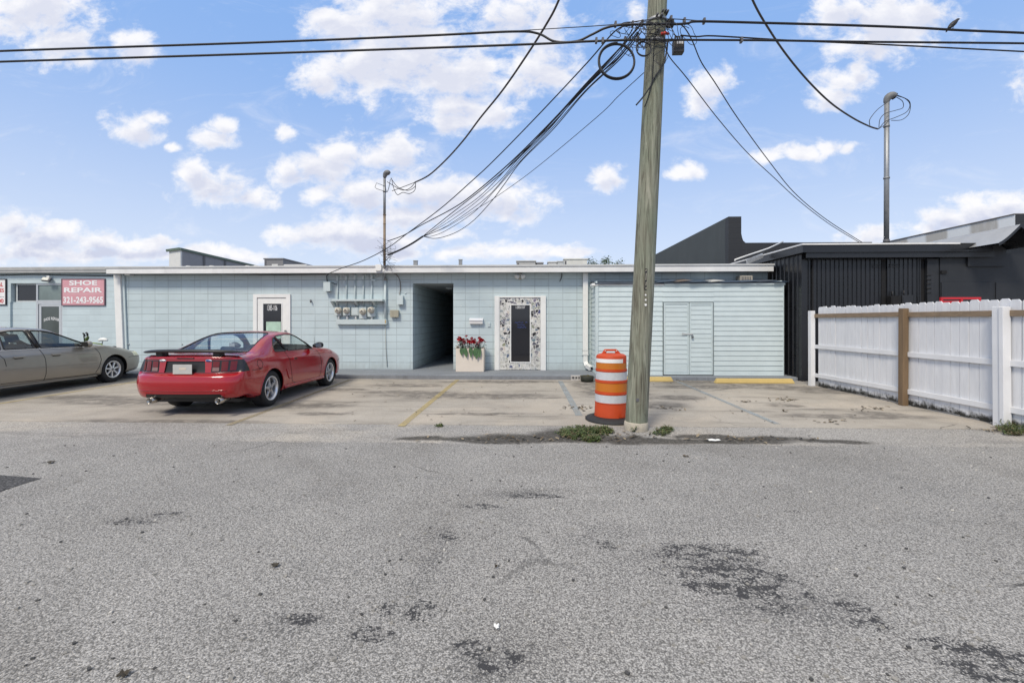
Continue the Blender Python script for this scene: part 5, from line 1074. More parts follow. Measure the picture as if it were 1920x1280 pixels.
for x, y in ((864.5, 574), (919.5, 574)):
    p = q(x, y); one(MB().lathe([(0, -.012), (.012, -.01), (.014, 0)], (p.x, YW - .002, p.z), 10, 'Y'), 'wall_anchor', white, 'tiny white screw anchor in the wall above the planter', 'anchor', 'screw anchors above the planter')
# downspout with its elbow
a_ = q(1092, 0); b2_ = q(1102, 0); dsx = (a_.x + b2_.x) / 2
DS = thing('downspout', 'white square downspout between the block wall and the siding shed', 'downspout', (dsx, YW, ZS))
zj = q(0, 654).z; MB().box(dsx - .072, dsx + .072, YW - .12, YW - .01, zj, 2.92).build('pipe', white, DS, bevel=.008)
MB().box(dsx - .078, dsx + .078, YW - .125, YW - .006, zj - .13, zj - .002).build('sleeve', white, DS, bevel=.006)
ds2 = MB(); k = [(dsx, YW - .065, zj - .12), (dsx, YW - .065, .36), (dsx + .03, YW - .12, .26), (dsx + .12, YW - .30, .20)]
for a0, b0 in zip(k[:-1], k[1:]): ds2.beam(a0, (Vector(b0) + (Vector(b0) - Vector(a0)).normalized() * .02), .125, .10, up=(1, 0, 0) if a0[2] < .3 else (0, 1, 0))
ds2.build('elbow', white, DS, bevel=.008)
MB().obox((dsx + .128, YW - .318, .195), (.09, .012, .075), Matrix.Rotation(-.4, 3, 'Z') @ Matrix.Rotation(.3, 3, 'X')).build('outlet', dkm, DS)
for z in (zj + .0, zj - .13): MB().box(dsx - .09, dsx + .09, YW - .128, YW - .003, z - .008, z + .008).build('strap', grey_paint, DS)
# dark drain basin and a broken block
p = onZ(1103, 716); dr_ = thing('drain_basin', 'dark round drain pot below the downspout outlet', 'drain', (p.x, p.y, 0))
MB().lathe([(.10, .0), (.16, .02), (.17, .13), (.155, .15), (.135, .13), (.12, .06), (0, .05)], (p.x - .02, p.y + .08, 0), 22).build('pot', M('pot_black', (.028, .03, .02), .7, .4, 9, bump=.5), dr_)  # near-black pot colour with random variation
lf_ = MB()
for _ in range(40):
    a = random.uniform(0, 6.28); r = random.uniform(.02, .16); c_ = Vector((p.x - .02 + r * math.cos(a), p.y + .08 + r * math.sin(a) * .8, .13 + random.uniform(-.02, .03))); lf_.obox(c_, (.06, .02, .004), Matrix.Rotation(random.uniform(0, 3), 3, 'Z') @ Matrix.Rotation(random.uniform(-.8, .8), 3, 'X'))
lf_.build('debris', M('leaf_debris', (.10, .085, .04), .9, .5, 20), dr_)
p = onZ(1082, 713); bk = thing('broken_block', 'pale broken block with holes by the downspout', 'block', (p.x, p.y, 0)); mb = MB(); mb.box(p.x - .16, p.x + .15, p.y - .05, p.y + .05, 0.0, .04); mb.box(p.x - .16, p.x + .15, p.y - .05, p.y + .05, .10, .13)
for xx in (-.16, -.075, .0, .065, .12): mb.box(p.x + xx, p.x + xx + .03, p.y - .05, p.y + .05, .04, .10)
mb.box(p.x - .15, p.x + .14, p.y + .04, p.y + .05, .04, .10); mb.build('block_body', M('block_pale', (.46, .44, .42), .85, .3, 14, bump=.5), bk, bevel=.006)

# ---------------------------------------------------------------- planter with flowers
px0, px1 = q(854, 0, .45).x, q(908, 0, .45).x; yp0, yp1 = YW - .52, YW - .06; zt = onY(880, 653, yp0).z
pt = thing('planter', 'square cream planter box between the passage and the mosaic door', 'planter', ((px0 + px1) / 2, yp0, ZS))
px0, px1 = onY(854.5, 0, yp0).x, onY(907, 0, yp0).x
crm = M('cream_planter', (.68, .605, .52), .6, .06, 3, dirt=.12, dcol=(.4, .33, .26), bump=.05)
mb = MB(); th = .035
mb.box(px0, px1, yp0, yp0 + th, ZS, zt); mb.box(px0, px1, yp1 - th, yp1, ZS, zt); mb.box(px0, px0 + th, yp0 + th, yp1 - th, ZS, zt); mb.box(px1 - th, px1, yp0 + th, yp1 - th, ZS, zt); mb.build('box', crm, pt, bevel=.008)
MB().box(px0 + th, px1 - th, yp0 + th, yp1 - th, zt - .12, zt - .05).build('soil', M('soil', (.03, .022, .015), .95, .3, 20), pt)
fl = thing('flowering_plant', 'red and white flowers with large drooping leaves growing in the cream planter', 'flowers', ((px0 + px1) / 2, (yp0 + yp1) / 2, zt - .05))
lg_ = M('leaf_green', (.045, .11, .035), .45, .4, 9); ld_ = M('leaf_dark', (.018, .04, .02), .5, .4, 9); rd_ = M('petal_red', (.50, .014, .028), .5, .3, 14); wh_ = M('petal_white', (.72, .68, .62), .5, .1, 9); pk_ = M('petal_pink', (.50, .14, .19), .5, .25, 9)
def leaf(mb, base, d, up, L, W, droop=.4):
    d = Vector(d).normalized(); s_ = d.cross(Vector(up)).normalized(); u = s_.cross(d)
    vs = []; k = 6
    for i in range(k + 1):
        tt = i / k; w_ = W * math.sin(math.pi * min(1, tt * .92 + .06)) ** .8 * (1 - .35 * tt); c_ = Vector(base) + d * L * tt - Vector((0, 0, droop * L * tt * tt))
        vs += [c_ + s_ * w_ + u * w_ * .25, c_, c_ - s_ * w_ + u * w_ * .25]
    fs = []
    for i in range(k):
        o = 3 * i; fs += [(o, o + 1, o + 4, o + 3), (o + 1, o + 2, o + 5, o + 4)]
    mb.add(vs, fs, True)
random.seed(5)
mb = MB(); zc = zt; pc = lambda u: px0 + (px1 - px0) * u
for u, L, W in ((.20, .22, .055), (.33, .27, .06), (.30, .16, .05), (.56, .27, .05), (.52, .2, .05), (.74, .25, .06), (.80, .31, .065), (.85, .26, .055), (.70, .22, .05)):
    leaf(mb, (pc(u), yp0 + .05, zc + .03), (random.uniform(-.15, .15), -1.0, .35), (0, 0, 1), L * .55, W, 0.2); leaf(mb, (pc(u), yp0 - .02, zc + .02), (random.uniform(-.25, .25), -.18, -1), (0, -1, .1), L, W * 1.1, .05)
mb.build('drooping_leaf', lg_, fl)
mb = MB()
for _ in range(120):
    u = random.uniform(-.03, 1.0); leaf(mb, (pc(u), random.uniform(yp0 + .05, yp1 - .05), zc + random.uniform(-.04, .10)), (random.uniform(-1, 1), random.uniform(-1, .6), random.uniform(.0, 1)), (0, 0, 1), random.uniform(.06, .15), random.uniform(.012, .03), .5)
mb.build('foliage', ld_, fl)
def bloom(mb, c_, r, n=22):
    for _ in range(n):
        a = random.uniform(0, 6.28); e = random.uniform(-.5, 1.2); d = Vector((math.cos(a) * math.cos(e), math.sin(a) * math.cos(e), math.sin(e))); leaf(mb, Vector(c_) + d * r * .2, d, (.1, .2, 1), r * 1.5, r * .75, .3)
st_ = MB(); red_ = MB(); whi = MB(); pik = MB()
for (fx_, fy_, r, mset) in ((861, 634.5, .055, red_), (864, 637, .05, red_), (868.5, 637, .045, red_), (870.5, 640, .04, red_), (874.5, 630, .03, red_), (880, 640, .05, red_), (884.5, 634, .035, red_), (885, 639.5, .05, red_), (888, 641.5, .05, red_), (899, 633.5, .04, red_), (902, 637, .045, red_), (905, 638, .04, red_), (899, 641, .04, pik), (895, 646, .04, pik), (902, 641, .035, pik), (867, 644, .055, whi), (865, 646.5, .04, whi), (857, 651, .05, whi), (876.5, 642.5, .03, whi), (900.5, 636.5, .03, whi), (881, 644, .03, pik), (910, 641, .015, red_), (871, 643, .04, pik), (890, 637, .04, pik), (861, 641, .045, whi), (876, 637, .035, pik), (893, 643, .045, whi)):
    c_ = onY(fx_, fy_, yp0 + random.uniform(.08, .2)); bloom(mset, c_, r); st_.tube([c_, (c_.x * .7 + pc(.5) * .3, yp0 + .2, zc - .06)], .005, 5)
red_.build('red_blossom', rd_, fl); whi.build('white_blossom', wh_, fl); pik.build('pink_blossom', pk_, fl); st_.build('stem', ld_, fl)

# ---------------------------------------------------------------- traffic drum
def sharp(o, a=30): o.data.set_sharp_from_angle(angle=math.radians(a)); return o
dc = cw((1146 - 960) / 850 * 7.12, 7.12)
DR = thing('traffic_drum', 'orange and white traffic drum on a black rubber ring beside the pole', 'traffic drum', (dc.x, dc.y, 0))
orange = M('drum_orange', (.52, .06, .010), .6, .08, 5, dirt=.25, dcol=(.35, .06, .02), grime=.15); bandO = M('drum_band_orange', (.52, .16, .012), .5, .06, 3)
bandW = M('drum_band_white', (.52, .54, .57), .5, .08, 18, grime=.12, dcol=(.4, .4, .4))
prof = [(.262, .02), (.262, .06), (.256, .16), (.250, .275), (.255, .28), (.255, .288), (.248, .29), (.247, .415), (.254, .420), (.254, .456), (.243, .46), (.242, .595), (.249, .600), (.249, .634), (.238, .637), (.236, .765), (.243, .770), (.243, .802), (.232, .805), (.232, .905), (.234, 0.985), (.225, 1.01), (.19, 1.03), (.12, 1.04), (0, 1.04)]
sharp(MB().lathe(prof, (dc.x, dc.y, 0), 48).build('barrel', orange, DR))
def bandp(z0, z1, r0, r1, mat, name, arc=None):
    mb = MB()
    if arc is None: mb.lathe([(r0 + .003, z0), (r1 + .003, z1)], (dc.x, dc.y, 0), 48)
    else:
        a0, a1 = arc; k = 24; vs = []
        for z, r in ((z0, r0 + .003), (z1, r1 + .003)): vs += [(dc.x + r * math.cos(a0 + (a1 - a0) * i / k), dc.y + r * math.sin(a0 + (a1 - a0) * i / k), z) for i in range(k + 1)]
        mb.add(vs, [(i, i + 1, k + 2 + i, k + 1 + i) for i in range(k)], True)
    mb.build(name, mat, DR)
bandp(.293, .412, .248, .247, bandW, 'white_band'); bandp(.463, .592, .243, .242, bandO, 'amber_band'); bandp(.640, .762, .238, .236, bandW, 'white_band'); bandp(.808, .900, .232, .232, bandO, 'amber_band')
bandp(.905, .965, .2325, .2335, M('drum_band_bright', (.8, .8, .8), .35, .04), 'white_band', (math.radians(165), math.radians(308)))
mb = MB(); hd = Vector((1, .1, 0)).normalized(); hp = [(-.165, 1.02), (-.105, 1.105), (.085, 1.105), (.165, 1.02), (.075, 1.02), (.06, 1.075), (-.075, 1.075), (-.09, 1.02)]
vs = [Vector((dc.x, dc.y, 0)) + hd * x + Vector((0, s * .022, z)) for s in (-1, 1) for x, z in hp]
mb.add(vs, [(0, 1, 6, 7), (1, 2, 5, 6), (2, 3, 4, 5), (15, 14, 9, 8), (14, 13, 10, 9), (13, 12, 11, 10)] + [(i, i + 8, (i + 1) % 8 + 8, (i + 1) % 8) for i in range(8)]); mb.build('handle', orange, DR, bevel=.008)
[MB().lathe([(0, -.03), (.012, -.028), (.012, .03), (0, .03)], tuple(Vector((dc.x, dc.y, 1.078)) + hd * x), 10, 'Y').build('bolt', M('bolt_pale', (.6, .5, .45), .4, .1), DR) for x in (-.095, .08)]
MB().lathe([(.264, .0), (.40, .0), (.405, .012), (.39, .035), (.31, .062), (.266, .07), (.264, .02)], (dc.x, dc.y, 0.002), 48).build('base_ring', M('ring_rubber', (.022, .023, .026), .75, .25, 6, dirt=.3, dcol=(.09, .085, .08)), DR)
p = Vector((dc.x + .06, dc.y - .262, .10)); mb = MB(); mb.add([p, p + Vector((.07, .012, .0)), p + Vector((.09, .01, .06)), p + Vector((.035, -.03, .05)), p + Vector((.06, -.02, -.01))], [(0, 4, 3), (4, 1, 2, 3)]); mb.build('peeled_flap', orange, DR)

# ---------------------------------------------------------------- parking stops
ylw = M('stop_yellow', (.58, .43, .16), .75, .12, 3, dirt=.35, dcol=(.25, .22, .16), bump=.4, bscale=25)
def pstop(label, pxa, pxb, py):
    a_, b2_ = onZ(pxa, py), onZ(pxb, py); L_ = (b2_ - a_).length; o = thing('parking_stop', label, 'parking stop', tuple((a_ + b2_) / 2), 0, 'yellow parking stops')
    mb = MB(); y0_ = a_.y; h = .115; prof_ = [(0, 0), (.0, .03), (.025, h), (.115, h), (.14, .03), (.14, 0)]
    vs = []
    for x, ins in ((a_.x, 0), (b2_.x, 0)):
        sgn = 1 if x == a_.x else -1
        for (yy, zz_) in prof_: vs.append((x + sgn * (.05 * zz_ / h), y0_ + yy, zz_))
    mb.add(vs, [tuple(range(6)), tuple(range(11, 5, -1))] + [(i, i + 6, (i + 1) % 6 + 6, (i + 1) % 6) for i in range(6)]); mb.build('block_body', ylw, o, bevel=.01)
    rb_ = MB(); [rb_.lathe([(0, h + .006), (.014, h + .005), (.016, h)], (a_.x + L_ * u, y0_ + .07, 0), 10) for u in (.18, .82)]; rb_.build('anchor_bolt', rust, o)
pstop('yellow concrete parking stop right of the shed doors', 1342, 1488, 718.5); pstop('yellow concrete parking stop partly behind the pole', 1155, 1262, 715)

# ---------------------------------------------------------------- weeds, leaves, litter
wg = [M('weed_a', (.06, .095, .025), .6, .4, 30), M('weed_b', (.11, .13, .045), .65, .3, 30), M('weed_dry', (.14, .11, .06), .8, .3, 30)]
def weed(label, pts, n, hmax, seed):
    random.seed(seed); mb = MB()
    for _ in range(n):
        px, py, wx, wy = random.choice(pts); rr = math.sqrt(random.random()); a = random.uniform(0, 6.28)
        p = onZ(px + wx * rr * math.cos(a), py + wy * rr * math.sin(a)); h = hmax * random.uniform(.2, 1) * (1.1 - rr * .7); mb.cur = random.choice((0, 0, 0, 1, 1, 2))
        stem_top = p + Vector((random.uniform(-.05, .05), random.uniform(-.04, .04), h))
        mb.tube([p, (p + stem_top) / 2 + Vector((random.uniform(-.01, .01), 0, 0)), stem_top], [.002, .0018, .001], 3)
        for _k in range(random.randint(4, 8)):
            tt = random.uniform(.15, 1); c_ = p + (stem_top - p) * tt
            leaf(mb, c_, (random.uniform(-1, 1), random.uniform(-1, 1), random.uniform(-.1, .8)), (0, 0, 1), random.uniform(.02, .05), random.uniform(.005, .011), .4)
    o = mb.build('weed_patch', wg, None, fix=False); return tag(o, label, 'weeds')
weed('low green weed patch in front of the orange drum at the road edge', [(1075, 812, 30, 7), (1110, 811, 38, 8), (1085, 818, 30, 6), (1130, 808, 20, 5), (1110, 825, 14, 3), (1095, 806, 46, 6)], 760, .085, 1)
weed('small weed tuft right of the pole foot', [(1240, 812, 16, 5), (1250, 806, 10, 4)], 130, .09, 2)
weed('thin dry sprig at the front of the pole foot', [(1189, 808, 3, 2)], 9, .14, 3)
weed('green weeds around the foot of the nearest fence post', [(1888, 804, 18, 7), (1905, 812, 22, 5), (1880, 796, 8, 3)], 260, .16, 4)
weed('tiny weed in the joint of the parking pad', [(823, 798, 8, 1.5)], 26, .035, 5)
random.seed(21)
lb = [M('dry_leaf', (.10, .075, .045), .8, .4, 20), M('dark_leaf', (.05, .042, .03), .8, .3, 20), M('pale_leaf', (.26, .21, .14), .8, .3, 20)]
lit = MB()
def leaf_flat(px, py, s_):
    p = onZ(px, py, .008); lit.cur = random.randint(0, 2); a = random.uniform(0, 6.28); leaf(lit, p, (math.cos(a), math.sin(a), random.uniform(.0, .35)), (0, 0, 1), s_, s_ * .3, random.uniform(-.2, .4))
for _ in range(150):
    py = 706 + 90 * random.random() ** 1.2; leaf_flat(random.uniform(640, 1640), py, random.uniform(.025, .06))
for (px, py, w_, h_, n_) in ((1470, 748, 16, 3, 26), (1486, 750, 14, 2, 18), (1400, 752, 12, 2, 16), (1645, 765, 30, 3, 26), (1275, 712, 22, 2, 26), (1560, 790, 30, 3, 14), (1090, 763, 26, 3, 34), (1250, 765, 30, 4, 14), (1200, 712, 16, 3, 20), (1120, 815, 90, 8, 50), (960, 822, 120, 5, 60), (1400, 822, 120, 4, 50), (1860, 806, 24, 4, 30), (1470, 770, 8, 2, 6)):
    for _k in range(n_): leaf_flat(px + random.gauss(0, w_ / 1.6), py + random.gauss(0, h_ / 1.6), random.uniform(.03, .08))
tag(lit.build('leaf_litter', lb, fix=False), 'scattered dry leaves and crumbs on the parking pad', 'leaves', kind='stuff')
gv = MB()
for _ in range(420):
    px = random.uniform(0, 1920); py = 835 + 440 * random.random() ** 1.5; p = onZ(px, py, .004); r = random.uniform(.004, .010); gv.cur = random.choice((0, 0, 1, 1, 1, 2))
    gv.obox(p + Vector((0, 0, r * .4)), (r * 2, r * 1.5, r), Matrix.Rotation(random.uniform(0, 3), 3, 'Z') @ Matrix.Rotation(random.uniform(-.5, .5), 3, 'X'))
tag(gv.build('loose_gravel', [M('grit_dark', (.06, .06, .06), .9, .2), M('grit_mid', (.25, .24, .22), .9, .2), M('grit_pale', (.5, .48, .44), .9, .2)]), 'loose grit scattered over the asphalt', 'gravel', kind='stuff')
def scrap(label, px, py, w_, h_, mat, name='paper_scrap', cat='litter'):
    p = onZ(px, py, .010); mb = MB(); k = 4; vs = []
    for j in range(k + 1):
        for i in range(k + 1): vs.append((p.x + w_ * (i / k - .5) * (1 - .25 * random.random() * (i in (0, k))), p.y + h_ * (j / k - .5) * (1 - .25 * random.random() * (j in (0, k))), p.z + random.uniform(0, .018)))
    mb.add(vs, [(j * (k + 1) + i, j * (k + 1) + i + 1, (j + 1) * (k + 1) + i + 1, (j + 1) * (k + 1) + i) for j in range(k) for i in range(k)]); one(mb, name, mat, label, cat)
scrap('flat white scrap of litter right of the pole at the road edge', 1338, 825, .17, .10, white); scrap('small white paper scrap on the road in the foreground', 931, 1176, .028, .030, white)
scrap('dark leaf lying alone in the middle of the road', 516, 1060, .05, .045, lb[1], 'fallen_leaf', 'leaf'); scrap('dark leaf near the bottom left corner of the road', 232, 1264, .05, .04, lb[1], 'fallen_leaf', 'leaf'); scrap('dark curled leaf on the road at far left', 96, 867, .07, .06, lb[1], 'fallen_leaf', 'leaf')
scrap('brown leaf on the road below the weeds right of the pole', 1286, 855, .07, .05, lb[0], 'fallen_leaf', 'leaf'); scrap('small dark crumb on the road left of the long oil stain', 930, 1063, .018, .014, lb[1], 'fallen_leaf', 'leaf')

# ---------------------------------------------------------------- distant tree behind the roof
random.seed(9); ct = onY(1135, 494, 28); TR = thing('tree', 'green treetop just showing over the roof beside the white rooftop unit', 'tree', (ct.x, 28, 0))
tk = MB(); tk.tube([(ct.x, 28, 0), (ct.x + .1, 28, 2), (ct.x, 28, 3.6)], [.18, .14, .07], 8)
for a in range(7): tk.tube([(ct.x, 28, 2.6), (ct.x + math.cos(a * .9) * .7, 28 + math.sin(a * .9) * .6, 3.7), (ct.x + math.cos(a * .9) * 1.2, 28 + math.sin(a * .9), 4.6)], [.05, .035, .012], 6)
tk.build('trunk', M('bark', (.13, .10, .07), .9, .3), TR)
cr = MB()
for _ in range(5200):
    a = random.uniform(0, 6.28); r = math.sqrt(random.random()); zz_ = random.uniform(2.9, 5.4); x = ct.x + r * 1.35 * math.cos(a) + .1; lim = ct.z + .16 + .22 * math.sin(x * 7) + .1 * math.sin(x * 17) - .35 * max(0, (x - ct.x - .25))
    if zz_ > lim: continue
    cr.cur = random.choice((0, 0, 1)); leaf(cr, (x, 28 + r * 1.1 * math.sin(a), zz_), (random.uniform(-1, 1), random.uniform(-1, 1), random.uniform(-.2, 1)), (0, 0, 1), random.uniform(.1, .22), random.uniform(.02, .045), .4)
cr.build('crown', [M('tree_leaf', (.09, .15, .045), .5, .4, 9), M('tree_leaf_pale', (.17, .21, .09), .5, .3, 9)], TR, fix=False)

# ---------------------------------------------------------------- bicycle leaning behind the silver car
bq = onY(178, 640, 13.4); bx0 = bq.x; BK = thing('bicycle', 'bicycle parked behind the silver car hood with black grips and white saddle', 'bicycle', (bx0, 13.4, ZS))
bf = M('bike_lime', (.20, .28, .04), .4, .1)
def bp(x, z, y=0.0): return Vector((bx0 + x, 13.4 + y, ZS + z))
for x in (-.42, .62):
    w_ = MB(); pts = [bp(x + .31 * math.cos(a * math.pi / 16), .33 + .31 * math.sin(a * math.pi / 16)) for a in range(32)]; w_.tube(pts, .022, 8, closed=True); wh = w_.build('wheel', blackm, BK)
    sp_ = MB(); [sp_.tube([bp(x, .33), bp(x + .3 * math.cos(a), .33 + .3 * math.sin(a))], .003, 4) for a in [k * math.pi / 6 for k in range(12)]]; sp_.build('spoke', metal, wh)
fr_ = MB(); [fr_.tube([bp(*a), bp(*b_)], .017, 8) for a, b_ in (((-.33, .80), (-.42, .33)), ((-.30, .72), (.10, .30)), ((-.32, .78), (.22, .72)), ((.22, .72), (.10, .30)), ((.10, .30), (.62, .33)), ((.22, .70), (.62, .33)))]; fr_.build('frame', bf, BK)
hb_ = MB(); hb_.tube([bp(-.33, .78), bp(-.345, .93), bp(-.36, .97)], .014, 8); hb_.tube([bp(-.47, .97, .15), bp(-.36, .96), bp(-.06, 1.00, -.16)], .011, 8); hb_.build('handlebar', blackm, BK)
for x, y, z in ((-.49, .16, .99), (-.05, -.18, 1.02)): MB().tube([bp(x, z - .05, y), bp(x + .01, z + .02, y - .02), bp(x - .025, z + .06, y - .03)], [.022, .026, .022], 8).build('grip', blackm, BK)
MB().tube([bp(-.28, .80), bp(-.25, .89), bp(-.21, .94)], [.03, .05, .03], 8).build('head_lamp', M('bike_green', (.06, .10, .015), .4, .2), BK)
MB().tube([bp(.10, .82), bp(.2, .865), bp(.32, .86), bp(.42, .83)], [.035, .06, .06, .03], 10).build('saddle', M('saddle_white', (.75, .76, .74), .5, .03), BK, sub=1); MB().tube([bp(.22, .70), bp(.25, .83)], .014, 8).build('seat_post', metal, BK)
# ---------------------------------------------------------------- cars: one lofted skin, cut into panes, lamps and arches
def pchip(t, Y, tq):
    t = np.asarray(t, float); Y = np.asarray(Y, float); h = np.diff(t); sh = (-1,) + (1,) * (Y.ndim - 1)
    d = np.diff(Y, axis=0) / h.reshape(sh); m = np.zeros_like(Y)
    w1 = (2 * h[1:] + h[:-1]).reshape(sh); w2 = (h[1:] + 2 * h[:-1]).reshape(sh)
    ok = d[:-1] * d[1:] > 0
    with np.errstate(divide='ignore', invalid='ignore'): hm = (w1 + w2) / (w1 / d[:-1] + w2 / d[1:])
    m[1:-1] = np.where(ok, hm, 0); m[0] = d[0]; m[-1] = d[-1]
    i = np.clip(np.searchsorted(t, tq, 'right') - 1, 0, len(t) - 2); hh = h[i].reshape(sh); u = ((tq - t[i]) / h[i]).reshape(sh)
    return (2*u**3-3*u**2+1)*Y[i] + (u**3-2*u**2+u)*hh*m[i] + (-2*u**3+3*u**2)*Y[i+1] + (u**3-u**2)*hh*m[i+1]
def chord(P):                                 # mean chord length along the first axis
    d = np.linalg.norm(np.diff(P, axis=0), axis=2).mean(1); return np.concatenate([[0], np.cumsum(np.maximum(d, .012))])
def loft(P, step=.028):
    P = np.array(P, float); t = chord(P)
    def samples(tt): return np.concatenate([np.linspace(a, b, max(2, int(np.ceil((b - a) / step))), endpoint=False) for a, b in zip(tt[:-1], tt[1:])] + [[tt[-1]]])
    Q = pchip(t, P, samples(t)); Q = np.swapaxes(Q, 0, 1); t2 = chord(np.swapaxes(P, 0, 1)); Q = pchip(t2, Q, samples(t2)); return np.swapaxes(Q, 0, 1)
def ringpts(x, w, zb, zm, y5, z5, y6, z6, z8, y5b=None):
    return [(x, 0, zb), (x, w * .80, zb), (x, w - .035, zb + .05), (x, w - .012, zb + .16), (x, w, zm), (x, w - .018, (zm + z5) / 2 + .03), (x, y5, z5), (x, y6, z6), (x, y6 - .11, z6 + (z8 - z6) * .55), (x, y6 * .42, z6 + (z8 - z6) * .92), (x, 0, z8)]
def skin(stations):
    Q = loft(stations); ns, nr, _ = Q.shape; bm = bmesh.new(); 
    for s in (1, -1):
        vv = [[bm.verts.new((Q[i, j, 0], s * Q[i, j, 1], Q[i, j, 2])) for j in range(nr)] for i in range(ns)]
        for i in range(ns - 1):
            for j in range(nr - 1):
                f = (vv[i][j], vv[i + 1][j], vv[i + 1][j + 1], vv[i][j + 1]); bm.faces.new(f if s < 0 else f[::-1])
    bmesh.ops.remove_doubles(bm, verts=bm.verts, dist=.0015); bmesh.ops.dissolve_degenerate(bm, dist=.0008, edges=bm.edges)
    bmesh.ops.recalc_face_normals(bm, faces=bm.faces)
    return bm
def planes_side(poly):                        # convex polygon in (x, z): vertical cutting planes along Y
    n = len(poly); cx = sum(p[0] for p in poly) / n; cz = sum(p[1] for p in poly) / n; out = []
    for i in range(n):
        a, b = poly[i], poly[(i + 1) % n]; nx, nz = b[1] - a[1], -(b[0] - a[0])
        if nx * (cx - a[0]) + nz * (cz - a[1]) > 0: nx, nz = -nx, -nz
        out.append((Vector((a[0], 0, a[1])), Vector((nx, 0, nz)).normalized()))
    return out
def planes_rear(poly):
    return [(Vector((0, c.x, c.z)), Vector((0, n.x, n.z))) for c, n in planes_side(poly)]
def planes_top(poly):
    return [(Vector((c.x, c.z, 0)), Vector((n.x, n.z, 0))) for c, n in planes_side(poly)]
def carve(bm, lay, val, planes, filt):
    def reg(): return [f for f in bm.faces if f[lay] == 0 and filt(f)]
    for co, no in planes:
        F = reg(); geom = set(F)
        for f in F: geom.update(f.edges); geom.update(f.verts)
        bmesh.ops.bisect_plane(bm, geom=list(geom), dist=1e-5, plane_co=co, plane_no=no)
    for f in reg():
        c = f.calc_center_median()
        if all((c - co).dot(no) < 1e-6 for co, no in planes): f[lay] = val
def split(bm, lay, val, name, mat, root, off=0.0, thick=0.0, parent=None, side=0):
    if side == 2: return [split(bm, lay, val, name, mat, root, off, thick, parent, k) for k in (1, -1)]
    b2 = bm.copy(); l2 = b2.faces.layers.int['part']
    b2.normal_update()
    if off:
        for v in b2.verts: v.co += v.normal * off
    bmesh.ops.delete(b2, geom=[f for f in b2.faces if f[l2] != val or (side and f.calc_center_median().y * side < 0)], context='FACES')
    me = bpy.data.meshes.new(name); 
    for f in b2.faces: f.smooth = True
    b2.to_mesh(me); b2.free(); me.materials.append(mat); o = bpy.data.objects.new(name, me); C.objects.link(o); o.parent = parent or root
    if thick: md = o.modifiers.new('t', 'SOLIDIFY'); md.thickness = thick; md.offset = -1
    return o
def project(bvh, pts, view, s=1, off=0.0):
    out = []
    for a, b in pts:
        if view == 'side': o, d = Vector((a, s * 3, b)), Vector((0, -s, 0))
        elif view == 'rear': o, d = Vector((-3, a, b)), Vector((1, 0, 0))
        elif view == 'front': o, d = Vector((9, a, b)), Vector((-1, 0, 0))
        else: o, d = Vector((a, b, 3)), Vector((0, 0, -1))
        h, n, _, _ = bvh.ray_cast(o, d)
        if h is not None: out.append(h + n * off)
    return out
def dense(poly, closed=True, step=.03):
    out = []; n = len(poly)
    for i in range(n if closed else n - 1):
        a, b = poly[i], poly[(i + 1) % n]; k = max(1, int(math.dist(a, b) / step))
        out += [(a[0] + (b[0] - a[0]) * j / k, a[1] + (b[1] - a[1]) * j / k) for j in range(k)]
    if not closed: out.append(poly[-1])
    return out
def roundpoly(poly, r=.05, k=4):
    out = []; n = len(poly)
    for i in range(n):
        p, a, b = Vector(poly[i]), Vector(poly[i - 1]), Vector(poly[(i + 1) % n]); d1, d2 = (a - p), (b - p); rr = min(r, d1.length * .45, d2.length * .45); q0 = p + d1.normalized() * rr; q1 = p + d2.normalized() * rr
        for j in range(k + 1):
            u = j / k; out.append(tuple((q0 * (1 - u) ** 2 + p * 2 * u * (1 - u) + q1 * u * u)))
    return out
def L_(mb, name, mat, root, **kw): return mb.build(name, mat, root, world=False, **kw)
tyre_m = M('tyre_rubber', (.016, .016, .017), .8, .3, 14, dirt=.3, dcol=(.05, .047, .042))
alloy = M('alloy_rim', (.74, .74, .75), .3, .05, 6, metal=.7); alloy_d = M('alloy_dark', (.22, .22, .23), .4, .1, 6, metal=.7)
interior_m = M('car_interior', (.03, .03, .033), .8, .2); seat_g = M('seat_grey', (.20, .20, .19), .75, .15)
seam_m = M('panel_gap', (.006, .006, .006), .8, .1); trim_k = M('black_trim', (.012, .012, .013), .4, .15)
